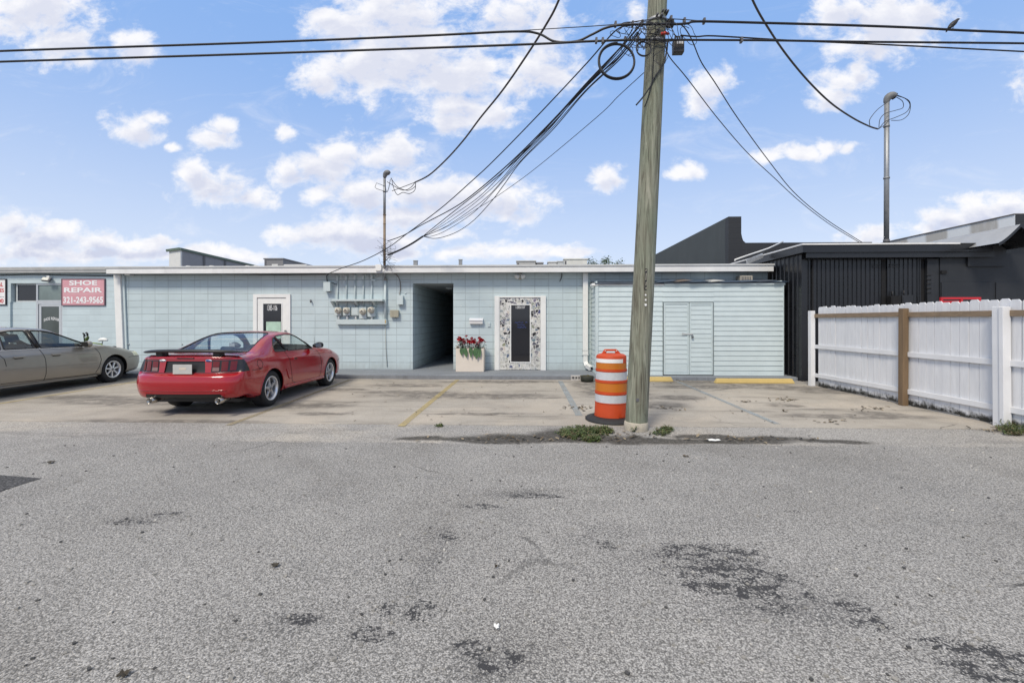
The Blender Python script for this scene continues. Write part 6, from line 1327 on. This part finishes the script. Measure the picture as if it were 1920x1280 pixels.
def wheel(root, x, y, r, wd, rr, spokes, sw, polished, name='wheel'):
    s = 1 if y > 0 else -1
    w = bpy.data.objects.new(name, None); C.objects.link(w); w.parent = root; w.location = (x, y - s * wd / 2, r); w.rotation_euler = (0, 0, 0 if s > 0 else math.pi)
    h = wd / 2
    prof = [(rr - .012, -h * .8), (rr + .01, -h), (r - .03, -h), (r - .006, -h * .82), (r, -h * .6), (r, h * .6), (r - .006, h * .82), (r - .03, h * .98), (rr + .02, h), (rr + .002, h * .93), (rr - .012, h * .8)]
    L_(MB().lathe(prof, (0, 0, 0), 48, 'Y'), 'tyre', tyre_m, w)
    L_(MB().lathe([(rr + .004, h * .9), (rr + .004, h * .96), (rr - .008, h * .97), (rr - .022, h * .88), (rr - .028, h * .5), (rr - .03, -h * .8)], (0, 0, 0), 40, 'Y'), 'rim', alloy if polished else alloy, w)
    sp = MB()
    for k in range(spokes):
        a = 2 * math.pi * k / spokes + .2; R3 = Matrix.Rotation(-a, 3, 'Y'); yc = h * .55; y2 = h * .78
        w0, w1 = sw * 1.1, sw * .75
        for (ra, rb, wa, wb_, ya, yb) in ((.02, rr * .5, w0, w1, y2, y2 * .92), (rr * .5, rr - .012, w1, w1 * 1.25, y2 * .92, y2 * .9)):
            vs = [R3 @ Vector(v) for v in ((ra, ya - .03, -wa), (ra, ya - .03, wa), (rb, yb - .03, wb_), (rb, yb - .03, -wb_), (ra, ya, -wa * .7), (ra, ya, wa * .7), (rb, yb, wb_ * .7), (rb, yb, -wb_ * .7))]
            sp.add(vs, [(3, 2, 1, 0), (4, 5, 6, 7), (0, 1, 5, 4), (1, 2, 6, 5), (2, 3, 7, 6), (3, 0, 4, 7)])
    L_(sp, 'spokes', alloy if not polished else M('spoke_grey', (.46, .46, .48), .35, .08, 6, metal=.85), w, bevel=.004)
    L_(MB().lathe([(0, h * .84), (.03, h * .83), (.036, h * .76), (.075, h * .74), (.08, h * .5)], (0, 0, 0), 24, 'Y'), 'hub_cap', alloy_d, w)
    L_(MB().lathe([(.0, h * .05), (rr - .04, h * .05)], (0, 0, 0), 24, 'Y'), 'brake_disc', M('brake_dark', (.03, .03, .03), .6, .2), w)
def arch(bvh, root, x, r, R, ymax, mat):
    for s in (1, -1):
        pts = project(bvh, [(x + R * math.cos(a), r + R * math.sin(a)) for a in [math.radians(-18 + 216 * k / 40) for k in range(41)]], 'side', s, -.002)
        if len(pts) > 5: L_(MB().tube(pts, .011, 6), 'arch_lip', mat, root)
        mb = MB(); k = 28; vs = []
        for i in range(k + 1):
            a = math.radians(-25 + 230 * i / k)
            for yy in (.40, ymax - .035): vs.append((x + (R + .012) * math.cos(a), s * yy, r + (R + .012) * math.sin(a)))
        vs2 = [(x + (R + .012) * math.cos(math.radians(-25 + 230 * i / k)), s * .40, r + (R + .012) * math.sin(math.radians(-25 + 230 * i / k))) for i in range(k + 1)]
        mb.add(vs, [(2 * i, 2 * i + 1, 2 * i + 3, 2 * i + 2) for i in range(k)], True); mb.add(vs2, [tuple(range(k + 1))]); L_(mb, 'wheel_well', trim_k, root)
def seam(bvh, root, pts, view='side', s=-1, r=.005, mat=seam_m, off=-.001, name='panel_gap', closed=False):
    P = project(bvh, dense(pts, closed, .025), view, s, off)
    if len(P) > 2: return L_(MB().tube(P, r, 5, closed=closed), name, mat, root)
def circ(x, z, R, n=22): return [(x + R * math.cos(2 * math.pi * k / n), z + R * math.sin(2 * math.pi * k / n)) for k in range(n)]
def seat(root, x, y, col, h=.62, zf=.30, name='seat'):
    s_ = L_(MB().obox((x + .22, y, zf + .12), (.50, .48, .16)), name, col, root, bevel=.05)
    b_ = MB(); R3 = Matrix.Rotation(-.3, 3, 'Y'); b_.obox((x - .08, y, zf + .12 + h / 2), (.14, .48, h), R3); L_(b_, 'seat_back', col, s_, bevel=.05)
    L_(MB().obox((x - .20, y, zf + .2 + h + .03), (.09, .27, .19), R3), 'headrest', col, s_, bevel=.04)
def carpaint(name, col, metallic=0.0, rough=.28, flake=.08):
    m, t, b = newmat(name); pos = t.n('ShaderNodeTexCoord').outputs['Object']
    c = t.ramp(t.noise(pos, 1.8, 5, .6), [(.3, tuple(x * (1 - flake) for x in col)), (.7, tuple(x * (1 + flake) for x in col))])
    z = t.n('ShaderNodeSeparateXYZ', {0: pos}).outputs[2]
    dk = t.math('MULTIPLY', t.ss(t.math('ADD', z, t.math('MULTIPLY', t.noise(pos, 5, 5), .2)), .30, .52, 1, 0), .05)
    c = t.mix(dk, c, (.16, .14, .12)); lk(t, c, b.inputs['Base Color'])
    b.inputs['Metallic'].default_value = metallic; lk(t, t.math('ADD', t.math('MULTIPLY', dk, .9), rough), b.inputs['Roughness']); b.inputs['Coat Weight'].default_value = .8; b.inputs['Coat Roughness'].default_value = .05
    return m
red_p = carpaint('red_car_paint', (.34, .003, .0095), .0, .17); silver_p = carpaint('pewter_car_paint', (.285, .262, .225), .5, .30)
tint = glass_mat('car_glass', (.90, .95, .94), .03); tint_d = glass_mat('car_glass_dark', (.52, .57, .56), .025)

def lower_half(st):  return st
# ================================================================= red two-door coupe
def red_coupe():
    root = thing('parked_car', 'red two door coupe with black rear spoiler parked facing the block wall', 'car', tuple(cw(-5.275, 7.20)), math.pi / 2 + YAW - math.radians(.9), )
    S = []
    # rear face, from the centre line round the corner; rows run from the underside up to the deck lip
    def rear(y, dx, top_y, lip_x, lip_z, zb=.285, sc=1.0):
        pr = [(.42, 0, zb), (.24, y * .9, zb), (.085, y * .97, zb + .02), (.020, y * .995, zb + .14), (.0, y, .545), (.022, y * .985, .655), (.085, y * .965, .702), (lip_x, top_y, lip_z), (lip_x + .005, top_y * .8, lip_z + .006), (lip_x + .008, top_y * .4, lip_z + .010), (lip_x + .010, 0, lip_z + .012)]
        return [(p[0] + dx, p[1], p[2]) for p in pr]
    S.append([(x, 0 if True else y, z) for x, y, z in rear(.001, 0, 0, .125, .965)])
    S.append(rear(.42, .012, .41, .128, .962)); S.append(rear(.66, .045, .64, .14, .955)); 
    c1 = rear(.80, .12, .765, .155, .945); S.append(c1)
    S.append([(.60, 0, .30), (.48, .70, .30), (.36, .845, .33), (.31, .872, .45), (.27, .885, .57), (.28, .878, .70), (.29, .862, .80), (.31, .80, .945), (.31, .70, .975), (.31, .4, .985), (.31, 0, .990)])
    def st(x, w, y5, z5, y6, z6, z8, zb=.20, zm=.55): S.append(ringpts(x, w, zb, zm, y5, z5, y6, z6, z8))
    st(.66, .905, .825, .940, .735, .985, 1.005, .22); st(.95, .915, .815, .945, .665, 1.075, 1.100); st(1.30, .915, .805, .945, .605, 1.205, 1.235); st(1.62, .905, .795, .938, .575, 1.278, 1.315)
    st(1.95, .900, .790, .930, .565, 1.305, 1.345); st(2.28, .898, .790, .922, .56, 1.295, 1.335); st(2.50, .898, .790, .918, .57, 1.245, 1.285); st(2.80, .898, .792, .912, .635, 1.095, 1.135); st(3.05, .898, .795, .905, .705, .960, 1.000)
    st(3.35, .900, .800, .895, .70, .925, .965); st(3.70, .900, .79, .87, .69, .90, .935); st(4.05, .885, .75, .81, .64, .845, .88, .20, .52); st(4.32, .83, .70, .72, .60, .765, .795, .20, .50)
    def front(y, x, k): return [(x - .3, 0, .20), (x - .12, y * .8, .20), (x - .06, y * .95, .24), (x - .02, y * .98, .34), (x, y, .46), (x - .02, y, .56), (x - .06, y * .97, .63), (x - .10, y * .9, .685), (x - .11, y * .7, .70), (x - .115, y * .35, .71), (x - .12, 0, .712)]
    S.append(front(.72, 4.48, 0)); S.append(front(.42, 4.575, 0)); S.append([(a, 0, c) for a, b, c in front(.001, 4.61, 0)])
    bm = skin(S); bvh = BVHTree.FromBMesh(bm); lay = bm.faces.layers.int.new('part')
    rx, fx_, r = 1.08, 3.653, .322
    mid = lambda f: f.calc_center_median()
    for ax, R in ((rx, .372), (fx_, .365)): carve(bm, lay, 9, planes_side(circ(ax, r, R)), lambda f, ax=ax: abs(mid(f).y) > .45 and abs(mid(f).x - ax) < .45 and mid(f).z < .80)
    door_w = [(1.83, .958), (2.93, .938), (2.80, 1.055), (2.47, 1.215), (2.28, 1.262), (2.02, 1.268), (1.63, 1.245)]
    q_w = [(1.345, .968), (1.79, .958), (1.585, 1.232), (1.50, 1.19), (1.37, 1.06)]
    carve(bm, lay, 1, planes_side(door_w), lambda f: abs(mid(f).y) > .40 and .9 < mid(f).z < 1.30 and 1.5 < mid(f).x < 3.1)
    carve(bm, lay, 2, planes_side(q_w), lambda f: abs(mid(f).y) > .40 and .9 < mid(f).z < 1.30 and 1.25 < mid(f).x < 1.9)
    carve(bm, lay, 3, planes_top([(.70, -.655), (.70, .655), (1.0, .60), (1.66, .50), (1.66, -.50), (1.0, -.60)]), lambda f: f.normal.z > .25 and mid(f).z > .97 and .6 < mid(f).x < 1.75)
    carve(bm, lay, 4, planes_top([(2.46, -.505), (2.46, .505), (2.99, .66), (2.99, -.66)]), lambda f: f.normal.z > .25 and mid(f).z > .93 and 2.35 < mid(f).x < 3.1)
    # rear lamps and the black licence panel
    for s in (1, -1):
        tl = [(Vector((0, 0, .718)), Vector((0, 0, -1))), (Vector((0, 0, .915)), Vector((0, 0, 1))), (Vector((0, s * .425, 0)), Vector((0, -s, 0))), (Vector((.40, 0, .718)), Vector((.98, 0, .35)).normalized())]
        carve(bm, lay, 5, tl, lambda f, s=s: mid(f).y * s > .38 and mid(f).x < .50 and .69 < mid(f).z < .95)
    carve(bm, lay, 6, planes_rear([(-.335, .716), (.335, .716), (.315, .898), (-.315, .898)]), lambda f: mid(f).x < .2 and abs(mid(f).y) < .4 and .68 < mid(f).z < .96)
    carve(bm, lay, 7, planes_rear([(-.70, .20), (.70, .20), (.60, .375), (-.60, .375)]), lambda f: mid(f).x < .25 and abs(mid(f).y) < .75 and .22 < mid(f).z < .42 and f.normal.x < -.1)
    split(bm, lay, 0, 'body', red_p, root)
    split(bm, lay, 1, 'door_window', tint, root, -.006, side=2); split(bm, lay, 2, 'quarter_window', tint_d, root, -.006, side=2)
    split(bm, lay, 3, 'rear_window', tint, root, -.004); split(bm, lay, 4, 'windscreen', tint, root, -.004)
    lamp_k = M('lamp_housing', (.018, .016, .017), .25, .1)
    split(bm, lay, 6, 'licence_panel', M('licence_black', (.014, .014, .015), .5, .2), root, -.018); split(bm, lay, 7, 'rear_valance', trim_k, root, -.004)
    lens = M('lens_red', (.13, .008, .010), .16, .15, 20); lens2 = M('lens_clear', (.22, .13, .12), .2, .15, 20)
    for s in (1, -1):
        b2 = bm.copy(); l2 = b2.faces.layers.int['part']; bmesh.ops.delete(b2, geom=[f for f in b2.faces if f[l2] != 5 or f.calc_center_median().y * s < 0], context='FACES')
        me = bpy.data.meshes.new('tail_light'); [setattr(f, 'smooth', True) for f in b2.faces]; b2.to_mesh(me); me.materials.append(lamp_k); tl = bpy.data.objects.new('tail_light', me); C.objects.link(tl); tl.parent = root
        bv = BVHTree.FromBMesh(b2); b2.free()
        def pane(y0, y1, z0, z1, mat, view='rear'):
            k = 7; vs = []
            for i in range(k + 1):
                for j in range(k + 1):
                    a = y0 + (y1 - y0) * i / k; z = z0 + (z1 - z0) * j / k
                    if view == 'rear': h, n_, _, _ = bv.ray_cast(Vector((-2, s * a, z)), Vector((1, 0, 0)))
                    else: h, n_, _, _ = bv.ray_cast(Vector((a, s * 3, z)), Vector((0, -s, 0)))
                    if h is None: return
                    if n_.dot(Vector((-1, s * .6, 0))) < 0: n_ = -n_
                    vs.append(h + n_ * .006)
            mb = MB(); mb.add(vs, [(i * (k + 1) + j, (i + 1) * (k + 1) + j, (i + 1) * (k + 1) + j + 1, i * (k + 1) + j + 1) for i in range(k) for j in range(k)], True); L_(mb, 'lens', mat, tl)
        pane(.445, .545, .738, .795, lens2); pane(.445, .545, .800, .895, lens)
        pane(.575, .665, .738, .772, lens); pane(.575, .665, .776, .895, lens); pane(.69, .765, .742, .892, lens)
    # trims
    for s in (1, -1):
        for poly in (door_w, q_w): seam(bvh, root, roundpoly(poly, .03), 'side', s, .011, trim_k, .001, 'window_seal', True)
        door = [(1.70, .955), (1.735, .62), (1.80, .36), (1.95, .30), (3.02, .27), (3.10, .36), (3.115, .62), (3.07, .80), (3.02, .90)]
        seam(bvh, root, door, 'side', s, .0055)
        seam(bvh, root, [(.46, .715), (.73, .715)], 'side', s, .005); seam(bvh, root, [(4.02, .55), (4.3, .60)], 'side', s, .005)
        P = project(bvh, dense([(1.50, .285), (3.24, .255)], False, .05), 'side', s, .006)
        L_(MB().tube(P, .035, 8), 'side_skirt', red_p, root)
        h = project(bvh, [(1.93, .795)], 'side', s, .010)[0]; hd = L_(MB().obox(h, (.16, .022, .048)), 'door_handle', red_p, root, bevel=.008); L_(MB().obox(h + Vector((.01, s * .010, -.006)), (.10, .008, .022)), 'recess', seam_m, hd)
        # side scoop
        sc = project(bvh, [(1.55, .62), (1.60, .52), (1.66, .44), (1.74, .42)], 'side', s, .004); L_(MB().tube(spline(sc, 5), .012, 6), 'side_scoop', red_p, root)
        # mirrors
        mb = MB(); mb.tube([(2.86, s * .80, .985), (2.88, s * .88, 1.0), (2.89, s * .96, 1.01), (2.89, s * 1.045, 1.005)], [.03, .06, .078, .045], 12); m_ = L_(mb, 'mirror', trim_k, root, sub=1); m_.scale = (1, 1, 1)
        L_(MB().obox((2.812, s * .965, 1.008), (.006, .12, .09)), 'mirror_glass', chrome, m_)
        if s == -1:
            k = project(bvh, circ(.70, .80, .075, 20), 'side', s, .0); L_(MB().tube(k, .0045, 5, closed=True), 'fuel_flap', seam_m, root)
    rw = [(.70, -.655), (.70, .655), (1.0, .60), (1.66, .50), (1.66, -.50), (1.0, -.60)]; seam(bvh, root, roundpoly(rw, .05), 'top', 1, .010, trim_k, .0, 'window_seal', True)
    seam(bvh, root, roundpoly([(2.46, -.505), (2.46, .505), (2.99, .66), (2.99, -.66)], .04), 'top', 1, .010, trim_k, 0, 'window_seal', True)
    seam(bvh, root, [(.62, -.70), (.64, 0), (.62, .70)], 'top', 1, .005); 
    for s in (1, -1): seam(bvh, root, [(.62, s * .70), (.33, s * .735), (.17, s * .71)], 'top', 1, .005)
    seam(bvh, root, [(-.70, .935), (-.4, .925), (0, .922), (.4, .925), (.70, .935)], 'rear', 1, .0045); seam(bvh, root, [(-.80, .704), (0, .704), (.80, .704)], 'rear', 1, .007)
    seam(bvh, root, [(-.70, .44), (0, .43), (.70, .44)], 'rear', 1, .006, red_p, .004, 'bumper_crease')
    stop = project(bvh, dense([(-.14, .945), (.14, .945)], False, .03), 'rear', 1, .003); L_(MB().tube(stop, .010, 6), 'brake_light', M('brake_lens', (.09, .008, .01), .3, .1), root)
    # badges
    for yb in (.375, -.375):
        h = project(bvh, [(yb, .905)], 'rear', 1, .004)[0]; bd_ = L_(MB().lathe([(0, -.010), (.038, -.008), (.044, 0)], (0, 0, 0), 20, 'X'), 'badge', M('badge_silver', (.6, .62, .66), .25, .05, metal=.6), root); bd_.location = h; bd_.scale = (1, 1.25, .52)
        if yb < 0:
            b_ = L_(MB().lathe([(0, -.012), (.030, -.0115), (.034, -.006)], (0, 0, 0), 20, 'X'), 'badge_field', M('badge_blue', (.04, .09, .28), .3, .05), bd_)
        else:
            hb = MB(); hb.tube([(-.012, .034, -.004), (-.013, .01, .012), (-.013, -.012, .008), (-.012, -.034, .018)], [.004, .009, .008, .003], 6); L_(hb, 'badge_relief', M('badge_white', (.8, .8, .8), .3, .02), bd_)
    lp = L_(MB().box(.050, .060, -.155, .155, .694, .85), 'licence_plate', M('plate_white', (.46, .455, .43), .45, .06, 8), root, bevel=.004)
    L_(MB().box(.0475, .0498, -.06, .05, .765, .80), 'plate_print', M('plate_tan', (.60, .52, .42), .5, .1, 20), lp)
    Rt = Matrix(((0, 0, 0), (0, 0, 0), (0, 0, 0)))
    h = project(bvh, [(0, .545)], 'rear', 1, .0)[0]
    rot = Matrix(((0, 1, 0), (-1, 0, 0), (0, 0, 1)))       # text right = car's -y when seen from behind
    text_mesh('bumper_lettering', 'MUSTANG', red_p, root, 0, 0, 0, w=.62, h=.05, bold=.01, extrude=.006, rot=rot, loc=h + Vector((.010, 0, -.03)))
    # spoiler
    mb = MB(); k = 24; vs = []
    for i in range(k + 1):
        y = -.80 + 1.60 * i / k; e = abs(y) / .80; xq = .14 + .15 * e ** 3; zq = 1.060 - .030 * e ** 2.2; t0 = 1 - .75 * max(0, e - .88) / .12
        for (a, z) in ((-.07, 0.0), (-.05, .024), (.03, .03), (.13, .010), (.135, 0), (.03, -.018), (-.05, -.020)): vs.append((xq + a * (.6 + .4 * t0), y, zq + z * t0))
    n_ = 7; mb.add(vs, [(i * n_ + j, i * n_ + (j + 1) % n_, (i + 1) * n_ + (j + 1) % n_, (i + 1) * n_ + j) for i in range(k) for j in range(n_)] + [tuple(range(n_)), tuple(range(k * n_ + n_ - 1, k * n_ - 1, -1))], True)
    spo = L_(mb, 'spoiler', trim_k, root)
    for y in (-.47, .47): L_(MB().prism([(.17, .95), (.31, .97), (.30, 1.058), (.16, 1.055)], y - .055, y + .055, 'XZ'), 'spoiler_foot', trim_k, spo, bevel=.01)
    # exhausts and underside
    pipe = M('exhaust_steel', (.45, .42, .38), .25, .1, metal=1.0)
    for y, ang in ((.50, .0), (-.60, .0)):
        mb = MB(); mb.lathe([(.034, .02), (.047, -.02), (.049, -.18), (.043, -.18), (.041, .0)], (0, y, .275), 18, 'X'); e_ = L_(mb, 'exhaust_tip', pipe, root); e_.location = (.19, 0, 0)
        L_(MB().lathe([(0, -.10), (.042, -.10)], (.19, y, .275), 18, 'X'), 'exhaust_bore', seam_m, e_)
        L_(MB().tube([(.17, y, .275), (.6, y * .95, .27), (1.0, y * .7, .28)], .03, 10), 'exhaust_pipe', M('pipe_dull', (.12, .11, .10), .6, .3, metal=.5), root)
    L_(MB().box(.45, 4.2, -.70, .70, .185, .24), 'underbody', trim_k, root); L_(MB().tube([(1.08, -.7, .30), (1.08, .7, .30)], .045, 10), 'axle', trim_k, root)
    L_(MB().tube([(.62, -.3, .27), (.62, .3, .27)], .07, 12), 'silencer', trim_k, root)
    for s in (1, -1):
        wheel(root, rx, s * .885, r, .245, .218, 5, .036, True); wheel(root, fx_, s * .875, r, .235, .218, 5, .036, True)
    arch(bvh, root, rx, r, .372, .90, red_p); arch(bvh, root, fx_, r, .365, .89, red_p)
    # cabin
    L_(MB().box(1.0, 3.0, -.68, .68, .24, .30), 'cabin_floor', interior_m, root); L_(MB().box(2.78, 3.05, -.68, .68, .55, .90), 'dashboard', interior_m, root, bevel=.05); L_(MB().box(.72, 1.18, -.58, .58, .86, .895), 'parcel_shelf', interior_m, root)
    for s in (1, -1): L_(MB().box(1.35, 2.85, s * .745, s * .775, .30, .90), 'door_card', interior_m, root)
    for y in (-.36, .36): seat(root, 1.95, y, interior_m, .50, .22)
    seat(root, 1.25, -.3, interior_m, .36, .26); seat(root, 1.25, .3, interior_m, .36, .26)
    L_(MB().tube([(2.62 + .05 * math.sin(a * .3927), .36 + .18 * math.cos(a * .3927), .86 + .17 * math.sin(a * .3927)) for a in range(16)], .014, 8, closed=True), 'steering_wheel', interior_m, root)
    for (x, y, w_, d_) in ((.86, -.34, .20, .12), (.98, -.40, .16, .10), (.90, -.22, .14, .09)): L_(MB().obox((x, y, .905 + (x - .8) * .1), (d_, w_, .02), Matrix.Rotation(x * 3, 3, 'Z')), 'folded_paper', white, root)
    L_(MB().tube([(3.28, -.66, .95), (3.27, -.66, 1.17)], .003, 5), 'aerial', trim_k, root)
    bm.free(); return root
red_coupe()

# ================================================================= pewter four-door saloon
def saloon():
    Lc = 5.10; rx, fx_, r = 1.22, 4.07, .325
    ax = cw(-10.035, 11.42)                  # outside of the right front tyre
    org = Vector((ax.x - .90, ax.y - fx_, 0))
    root = thing('parked_car', 'pewter grey four door saloon cut off by the left edge', 'car', tuple(org), math.pi / 2)
    S = []
    def rear(y, dx): return [(p[0] + dx, p[1] * y, p[2]) for p in ((.30, 0, .28), (.15, .9, .28), (.05, .97, .31), (.01, 1, .42), (0, 1, .56), (.03, .99, .70), (.07, .97, .80), (.11, .93, .985), (.12, .75, 1.0), (.12, .4, 1.01), (.12, 0, 1.015))]
    S.append([(a, 0, c) for a, b, c in rear(1, 0)]); S.append(rear(.45, .02)); S.append(rear(.74, .07)); S.append(rear(.87, .20))
    def st(x, w, y5, z5, y6, z6, z8, zb=.20, zm=.56): S.append(ringpts(x, w, zb, zm, y5, z5, y6, z6, z8))
    st(.60, .93, .87, .96, .76, 1.02, 1.04); st(1.05, .945, .865, .955, .70, 1.06, 1.09); st(1.45, .948, .86, .952, .63, 1.24, 1.275); st(1.80, .95, .86, .948, .605, 1.345, 1.385); st(2.25, .95, .86, .943, .60, 1.37, 1.412); st(2.70, .95, .86, .938, .605, 1.345, 1.385)
    st(2.98, .95, .86, .933, .65, 1.23, 1.265); st(3.35, .95, .86, .925, .735, 1.055, 1.09); st(3.62, .95, .862, .92, .80, .945, .985); st(3.95, .945, .855, .90, .77, .925, .96); st(4.35, .935, .83, .825, .73, .855, .885); st(4.68, .90, .785, .755, .68, .788, .815, .21, .53)
    def front(y, x): return [(x - .3, 0, .21), (x - .12, y * .85, .21), (x - .06, y * .95, .25), (x - .02, y * .985, .36), (x, y, .50), (x - .015, y, .60), (x - .045, y * .98, .655), (x - .09, y * .93, .725), (x - .12, y * .75, .755), (x - .13, y * .4, .77), (x - .135, 0, .775)]
    S.append(front(.82, 4.92)); S.append(front(.60, 5.03)); S.append(front(.32, 5.085)); S.append([(a, 0, c) for a, b, c in front(1, 5.10)])
    bm = skin(S); bvh = BVHTree.FromBMesh(bm); lay = bm.faces.layers.int.new('part'); mid = lambda f: f.calc_center_median()
    for a, R in ((rx, .365), (fx_, .375)): carve(bm, lay, 9, planes_side(circ(a, r + .005, R)), lambda f, a=a: abs(mid(f).y) > .45 and abs(mid(f).x - a) < .46 and mid(f).z < .80)
    f_w = [(2.40, .962), (3.42, .945), (3.36, 1.015), (3.02, 1.185), (2.80, 1.275), (2.62, 1.318), (2.36, 1.335)]
    r_w = [(1.72, .968), (2.28, .963), (2.24, 1.337), (1.98, 1.335), (1.76, 1.30)]
    q_w = [(1.34, .972), (1.66, .968), (1.70, 1.285), (1.55, 1.215), (1.42, 1.10)]
    for v, poly in ((1, f_w), (2, r_w), (3, q_w)):
        xs = [p[0] for p in poly]; carve(bm, lay, v, planes_side(poly), lambda f, a=min(xs) - .05, b=max(xs) + .05: abs(mid(f).y) > .42 and .92 < mid(f).z < 1.36 and a < mid(f).x < b)
    ws = [(2.80, -.53), (2.80, .53), (3.60, .76), (3.60, -.76)]; carve(bm, lay, 4, planes_top(ws), lambda f: f.normal.z > .25 and mid(f).z > .93 and 2.7 < mid(f).x < 3.7)
    bw = [(1.02, -.64), (1.02, .64), (1.74, .53), (1.74, -.53)]; carve(bm, lay, 5, planes_top(bw), lambda f: f.normal.z > .25 and mid(f).z > .98 and .9 < mid(f).x < 1.8)
    for s in (1, -1):
        hl = planes_side([(4.63, .728), (4.66, .625), (5.2, .625), (5.2, .722)]) + [(Vector((0, s * .42, 0)), Vector((0, -s, 0)))]
        carve(bm, lay, 6, hl, lambda f, s=s: mid(f).y * s > .38 and mid(f).x > 4.5 and .58 < mid(f).z < .80)
    split(bm, lay, 0, 'body', silver_p, root); split(bm, lay, 1, 'front_window', tint_d, root, -.006, side=2); split(bm, lay, 2, 'rear_door_window', tint_d, root, -.006, side=2); split(bm, lay, 3, 'quarter_window', tint, root, -.006, side=2); split(bm, lay, 4, 'windscreen', tint, root, -.004); split(bm, lay, 5, 'rear_window', tint, root, -.004)
    for s in (1, -1):
        b2 = bm.copy(); l2 = b2.faces.layers.int['part']; bmesh.ops.delete(b2, geom=[f for f in b2.faces if f[l2] != 6 or f.calc_center_median().y * s < 0], context='FACES'); me = bpy.data.meshes.new('headlight'); [setattr(f, 'smooth', True) for f in b2.faces]; b2.to_mesh(me); b2.free()
        me.materials.append(M('headlight_lens', (.72, .72, .52), .15, .12, 9)); o = bpy.data.objects.new('headlight', me); C.objects.link(o); o.parent = root
        for poly in (f_w, r_w, q_w): seam(bvh, root, roundpoly(poly, .03), 'side', s, .014, trim_k, .0, 'window_seal', True)
        P = project(bvh, [(2.345, .965), (2.32, 1.1), (2.30, 1.335)], 'side', s, .001); L_(MB().tube(P, .040, 6), 'pillar_cover', trim_k, root)
        seam(bvh, root, [(1.30, .952), (2.3, .945), (3.50, .925)], 'side', s, .0085, chrome, .003, 'chrome_strip')
        seam(bvh, root, [(2.36, .93), (2.42, .72), (2.43, .40), (2.40, .265)], 'side', s, .006); seam(bvh, root, [(3.58, .90), (3.66, .76), (3.69, .60), (3.64, .42), (3.56, .30)], 'side', s, .006)
        seam(bvh, root, [(1.55, .93), (1.66, .78), (1.68, .64)], 'side', s, .006); seam(bvh, root, [(1.60, .30), (3.62, .265)], 'side', s, .006); seam(bvh, root, [(1.66, .58), (2.40, .562), (3.66, .535)], 'side', s, .0045, silver_p, .003, 'body_crease'); seam(bvh, root, [(4.47, .60), (4.6, .61), (4.9, .60)], 'side', s, .005)
        P = project(bvh, dense([(1.62, .225), (3.64, .225)], False, .06), 'side', s, .004); L_(MB().tube(P, .028, 8), 'sill', silver_p, root)
        for x in (1.92, 2.66):
            h = project(bvh, [(x, .80)], 'side', s, .012)[0]; hd = L_(MB().obox(h, (.20, .024, .036)), 'door_handle', silver_p, root, bevel=.008); L_(MB().obox(h + Vector((-.01, s * -.002, -.022)), (.15, .02, .02)), 'recess', seam_m, hd)
        mb = MB(); mb.tube([(3.30, s * .84, .985), (3.31, s * .90, .99), (3.33, s * .97, 1.00), (3.34, s * 1.07, .995)], [.035, .06, .088, .055], 12); m_ = L_(mb, 'mirror', silver_p, root, sub=1); L_(MB().obox((3.245, s * .975, 1.0), (.012, .15, .11)), 'mirror_glass', seam_m, m_, bevel=.01)
        wheel(root, rx, s * .90, r, .225, .210, 7, .030, False); wheel(root, fx_, s * .90, r, .225, .210, 7, .030, False)
    for poly in (ws, bw): seam(bvh, root, roundpoly(poly, .05), 'top', 1, .010, trim_k, 0, 'window_seal', True)
    for s in (1, -1): seam(bvh, root, [(3.62, s * .80), (4.2, s * .745), (4.75, s * .66)], 'top', 1, .005)
    arch(bvh, root, rx, r + .005, .365, .935, silver_p); arch(bvh, root, fx_, r + .005, .375, .935, silver_p)
    L_(MB().box(.5, 4.7, -.72, .72, .19, .24), 'underbody', trim_k, root)
    L_(MB().box(1.3, 3.5, -.70, .70, .24, .32), 'cabin_floor', interior_m, root); L_(MB().box(3.2, 3.6, -.72, .72, .55, .92), 'dashboard', interior_m, root, bevel=.05); L_(MB().box(1.0, 1.4, -.62, .62, .93, .955), 'parcel_shelf', seat_g, root)
    for s in (1, -1): L_(MB().box(1.4, 3.4, s * .80, s * .83, .32, .93), 'door_card', interior_m, root)
    for y in (-.38, .38): seat(root, 2.45, y, seat_g, .60, .34); seat(root, 1.55, y, seat_g, .56, .34)
    L_(MB().box(4.98, 5.085, -.30, .30, .60, .72), 'grille', trim_k, root)
    bm.free(); return root
saloon()
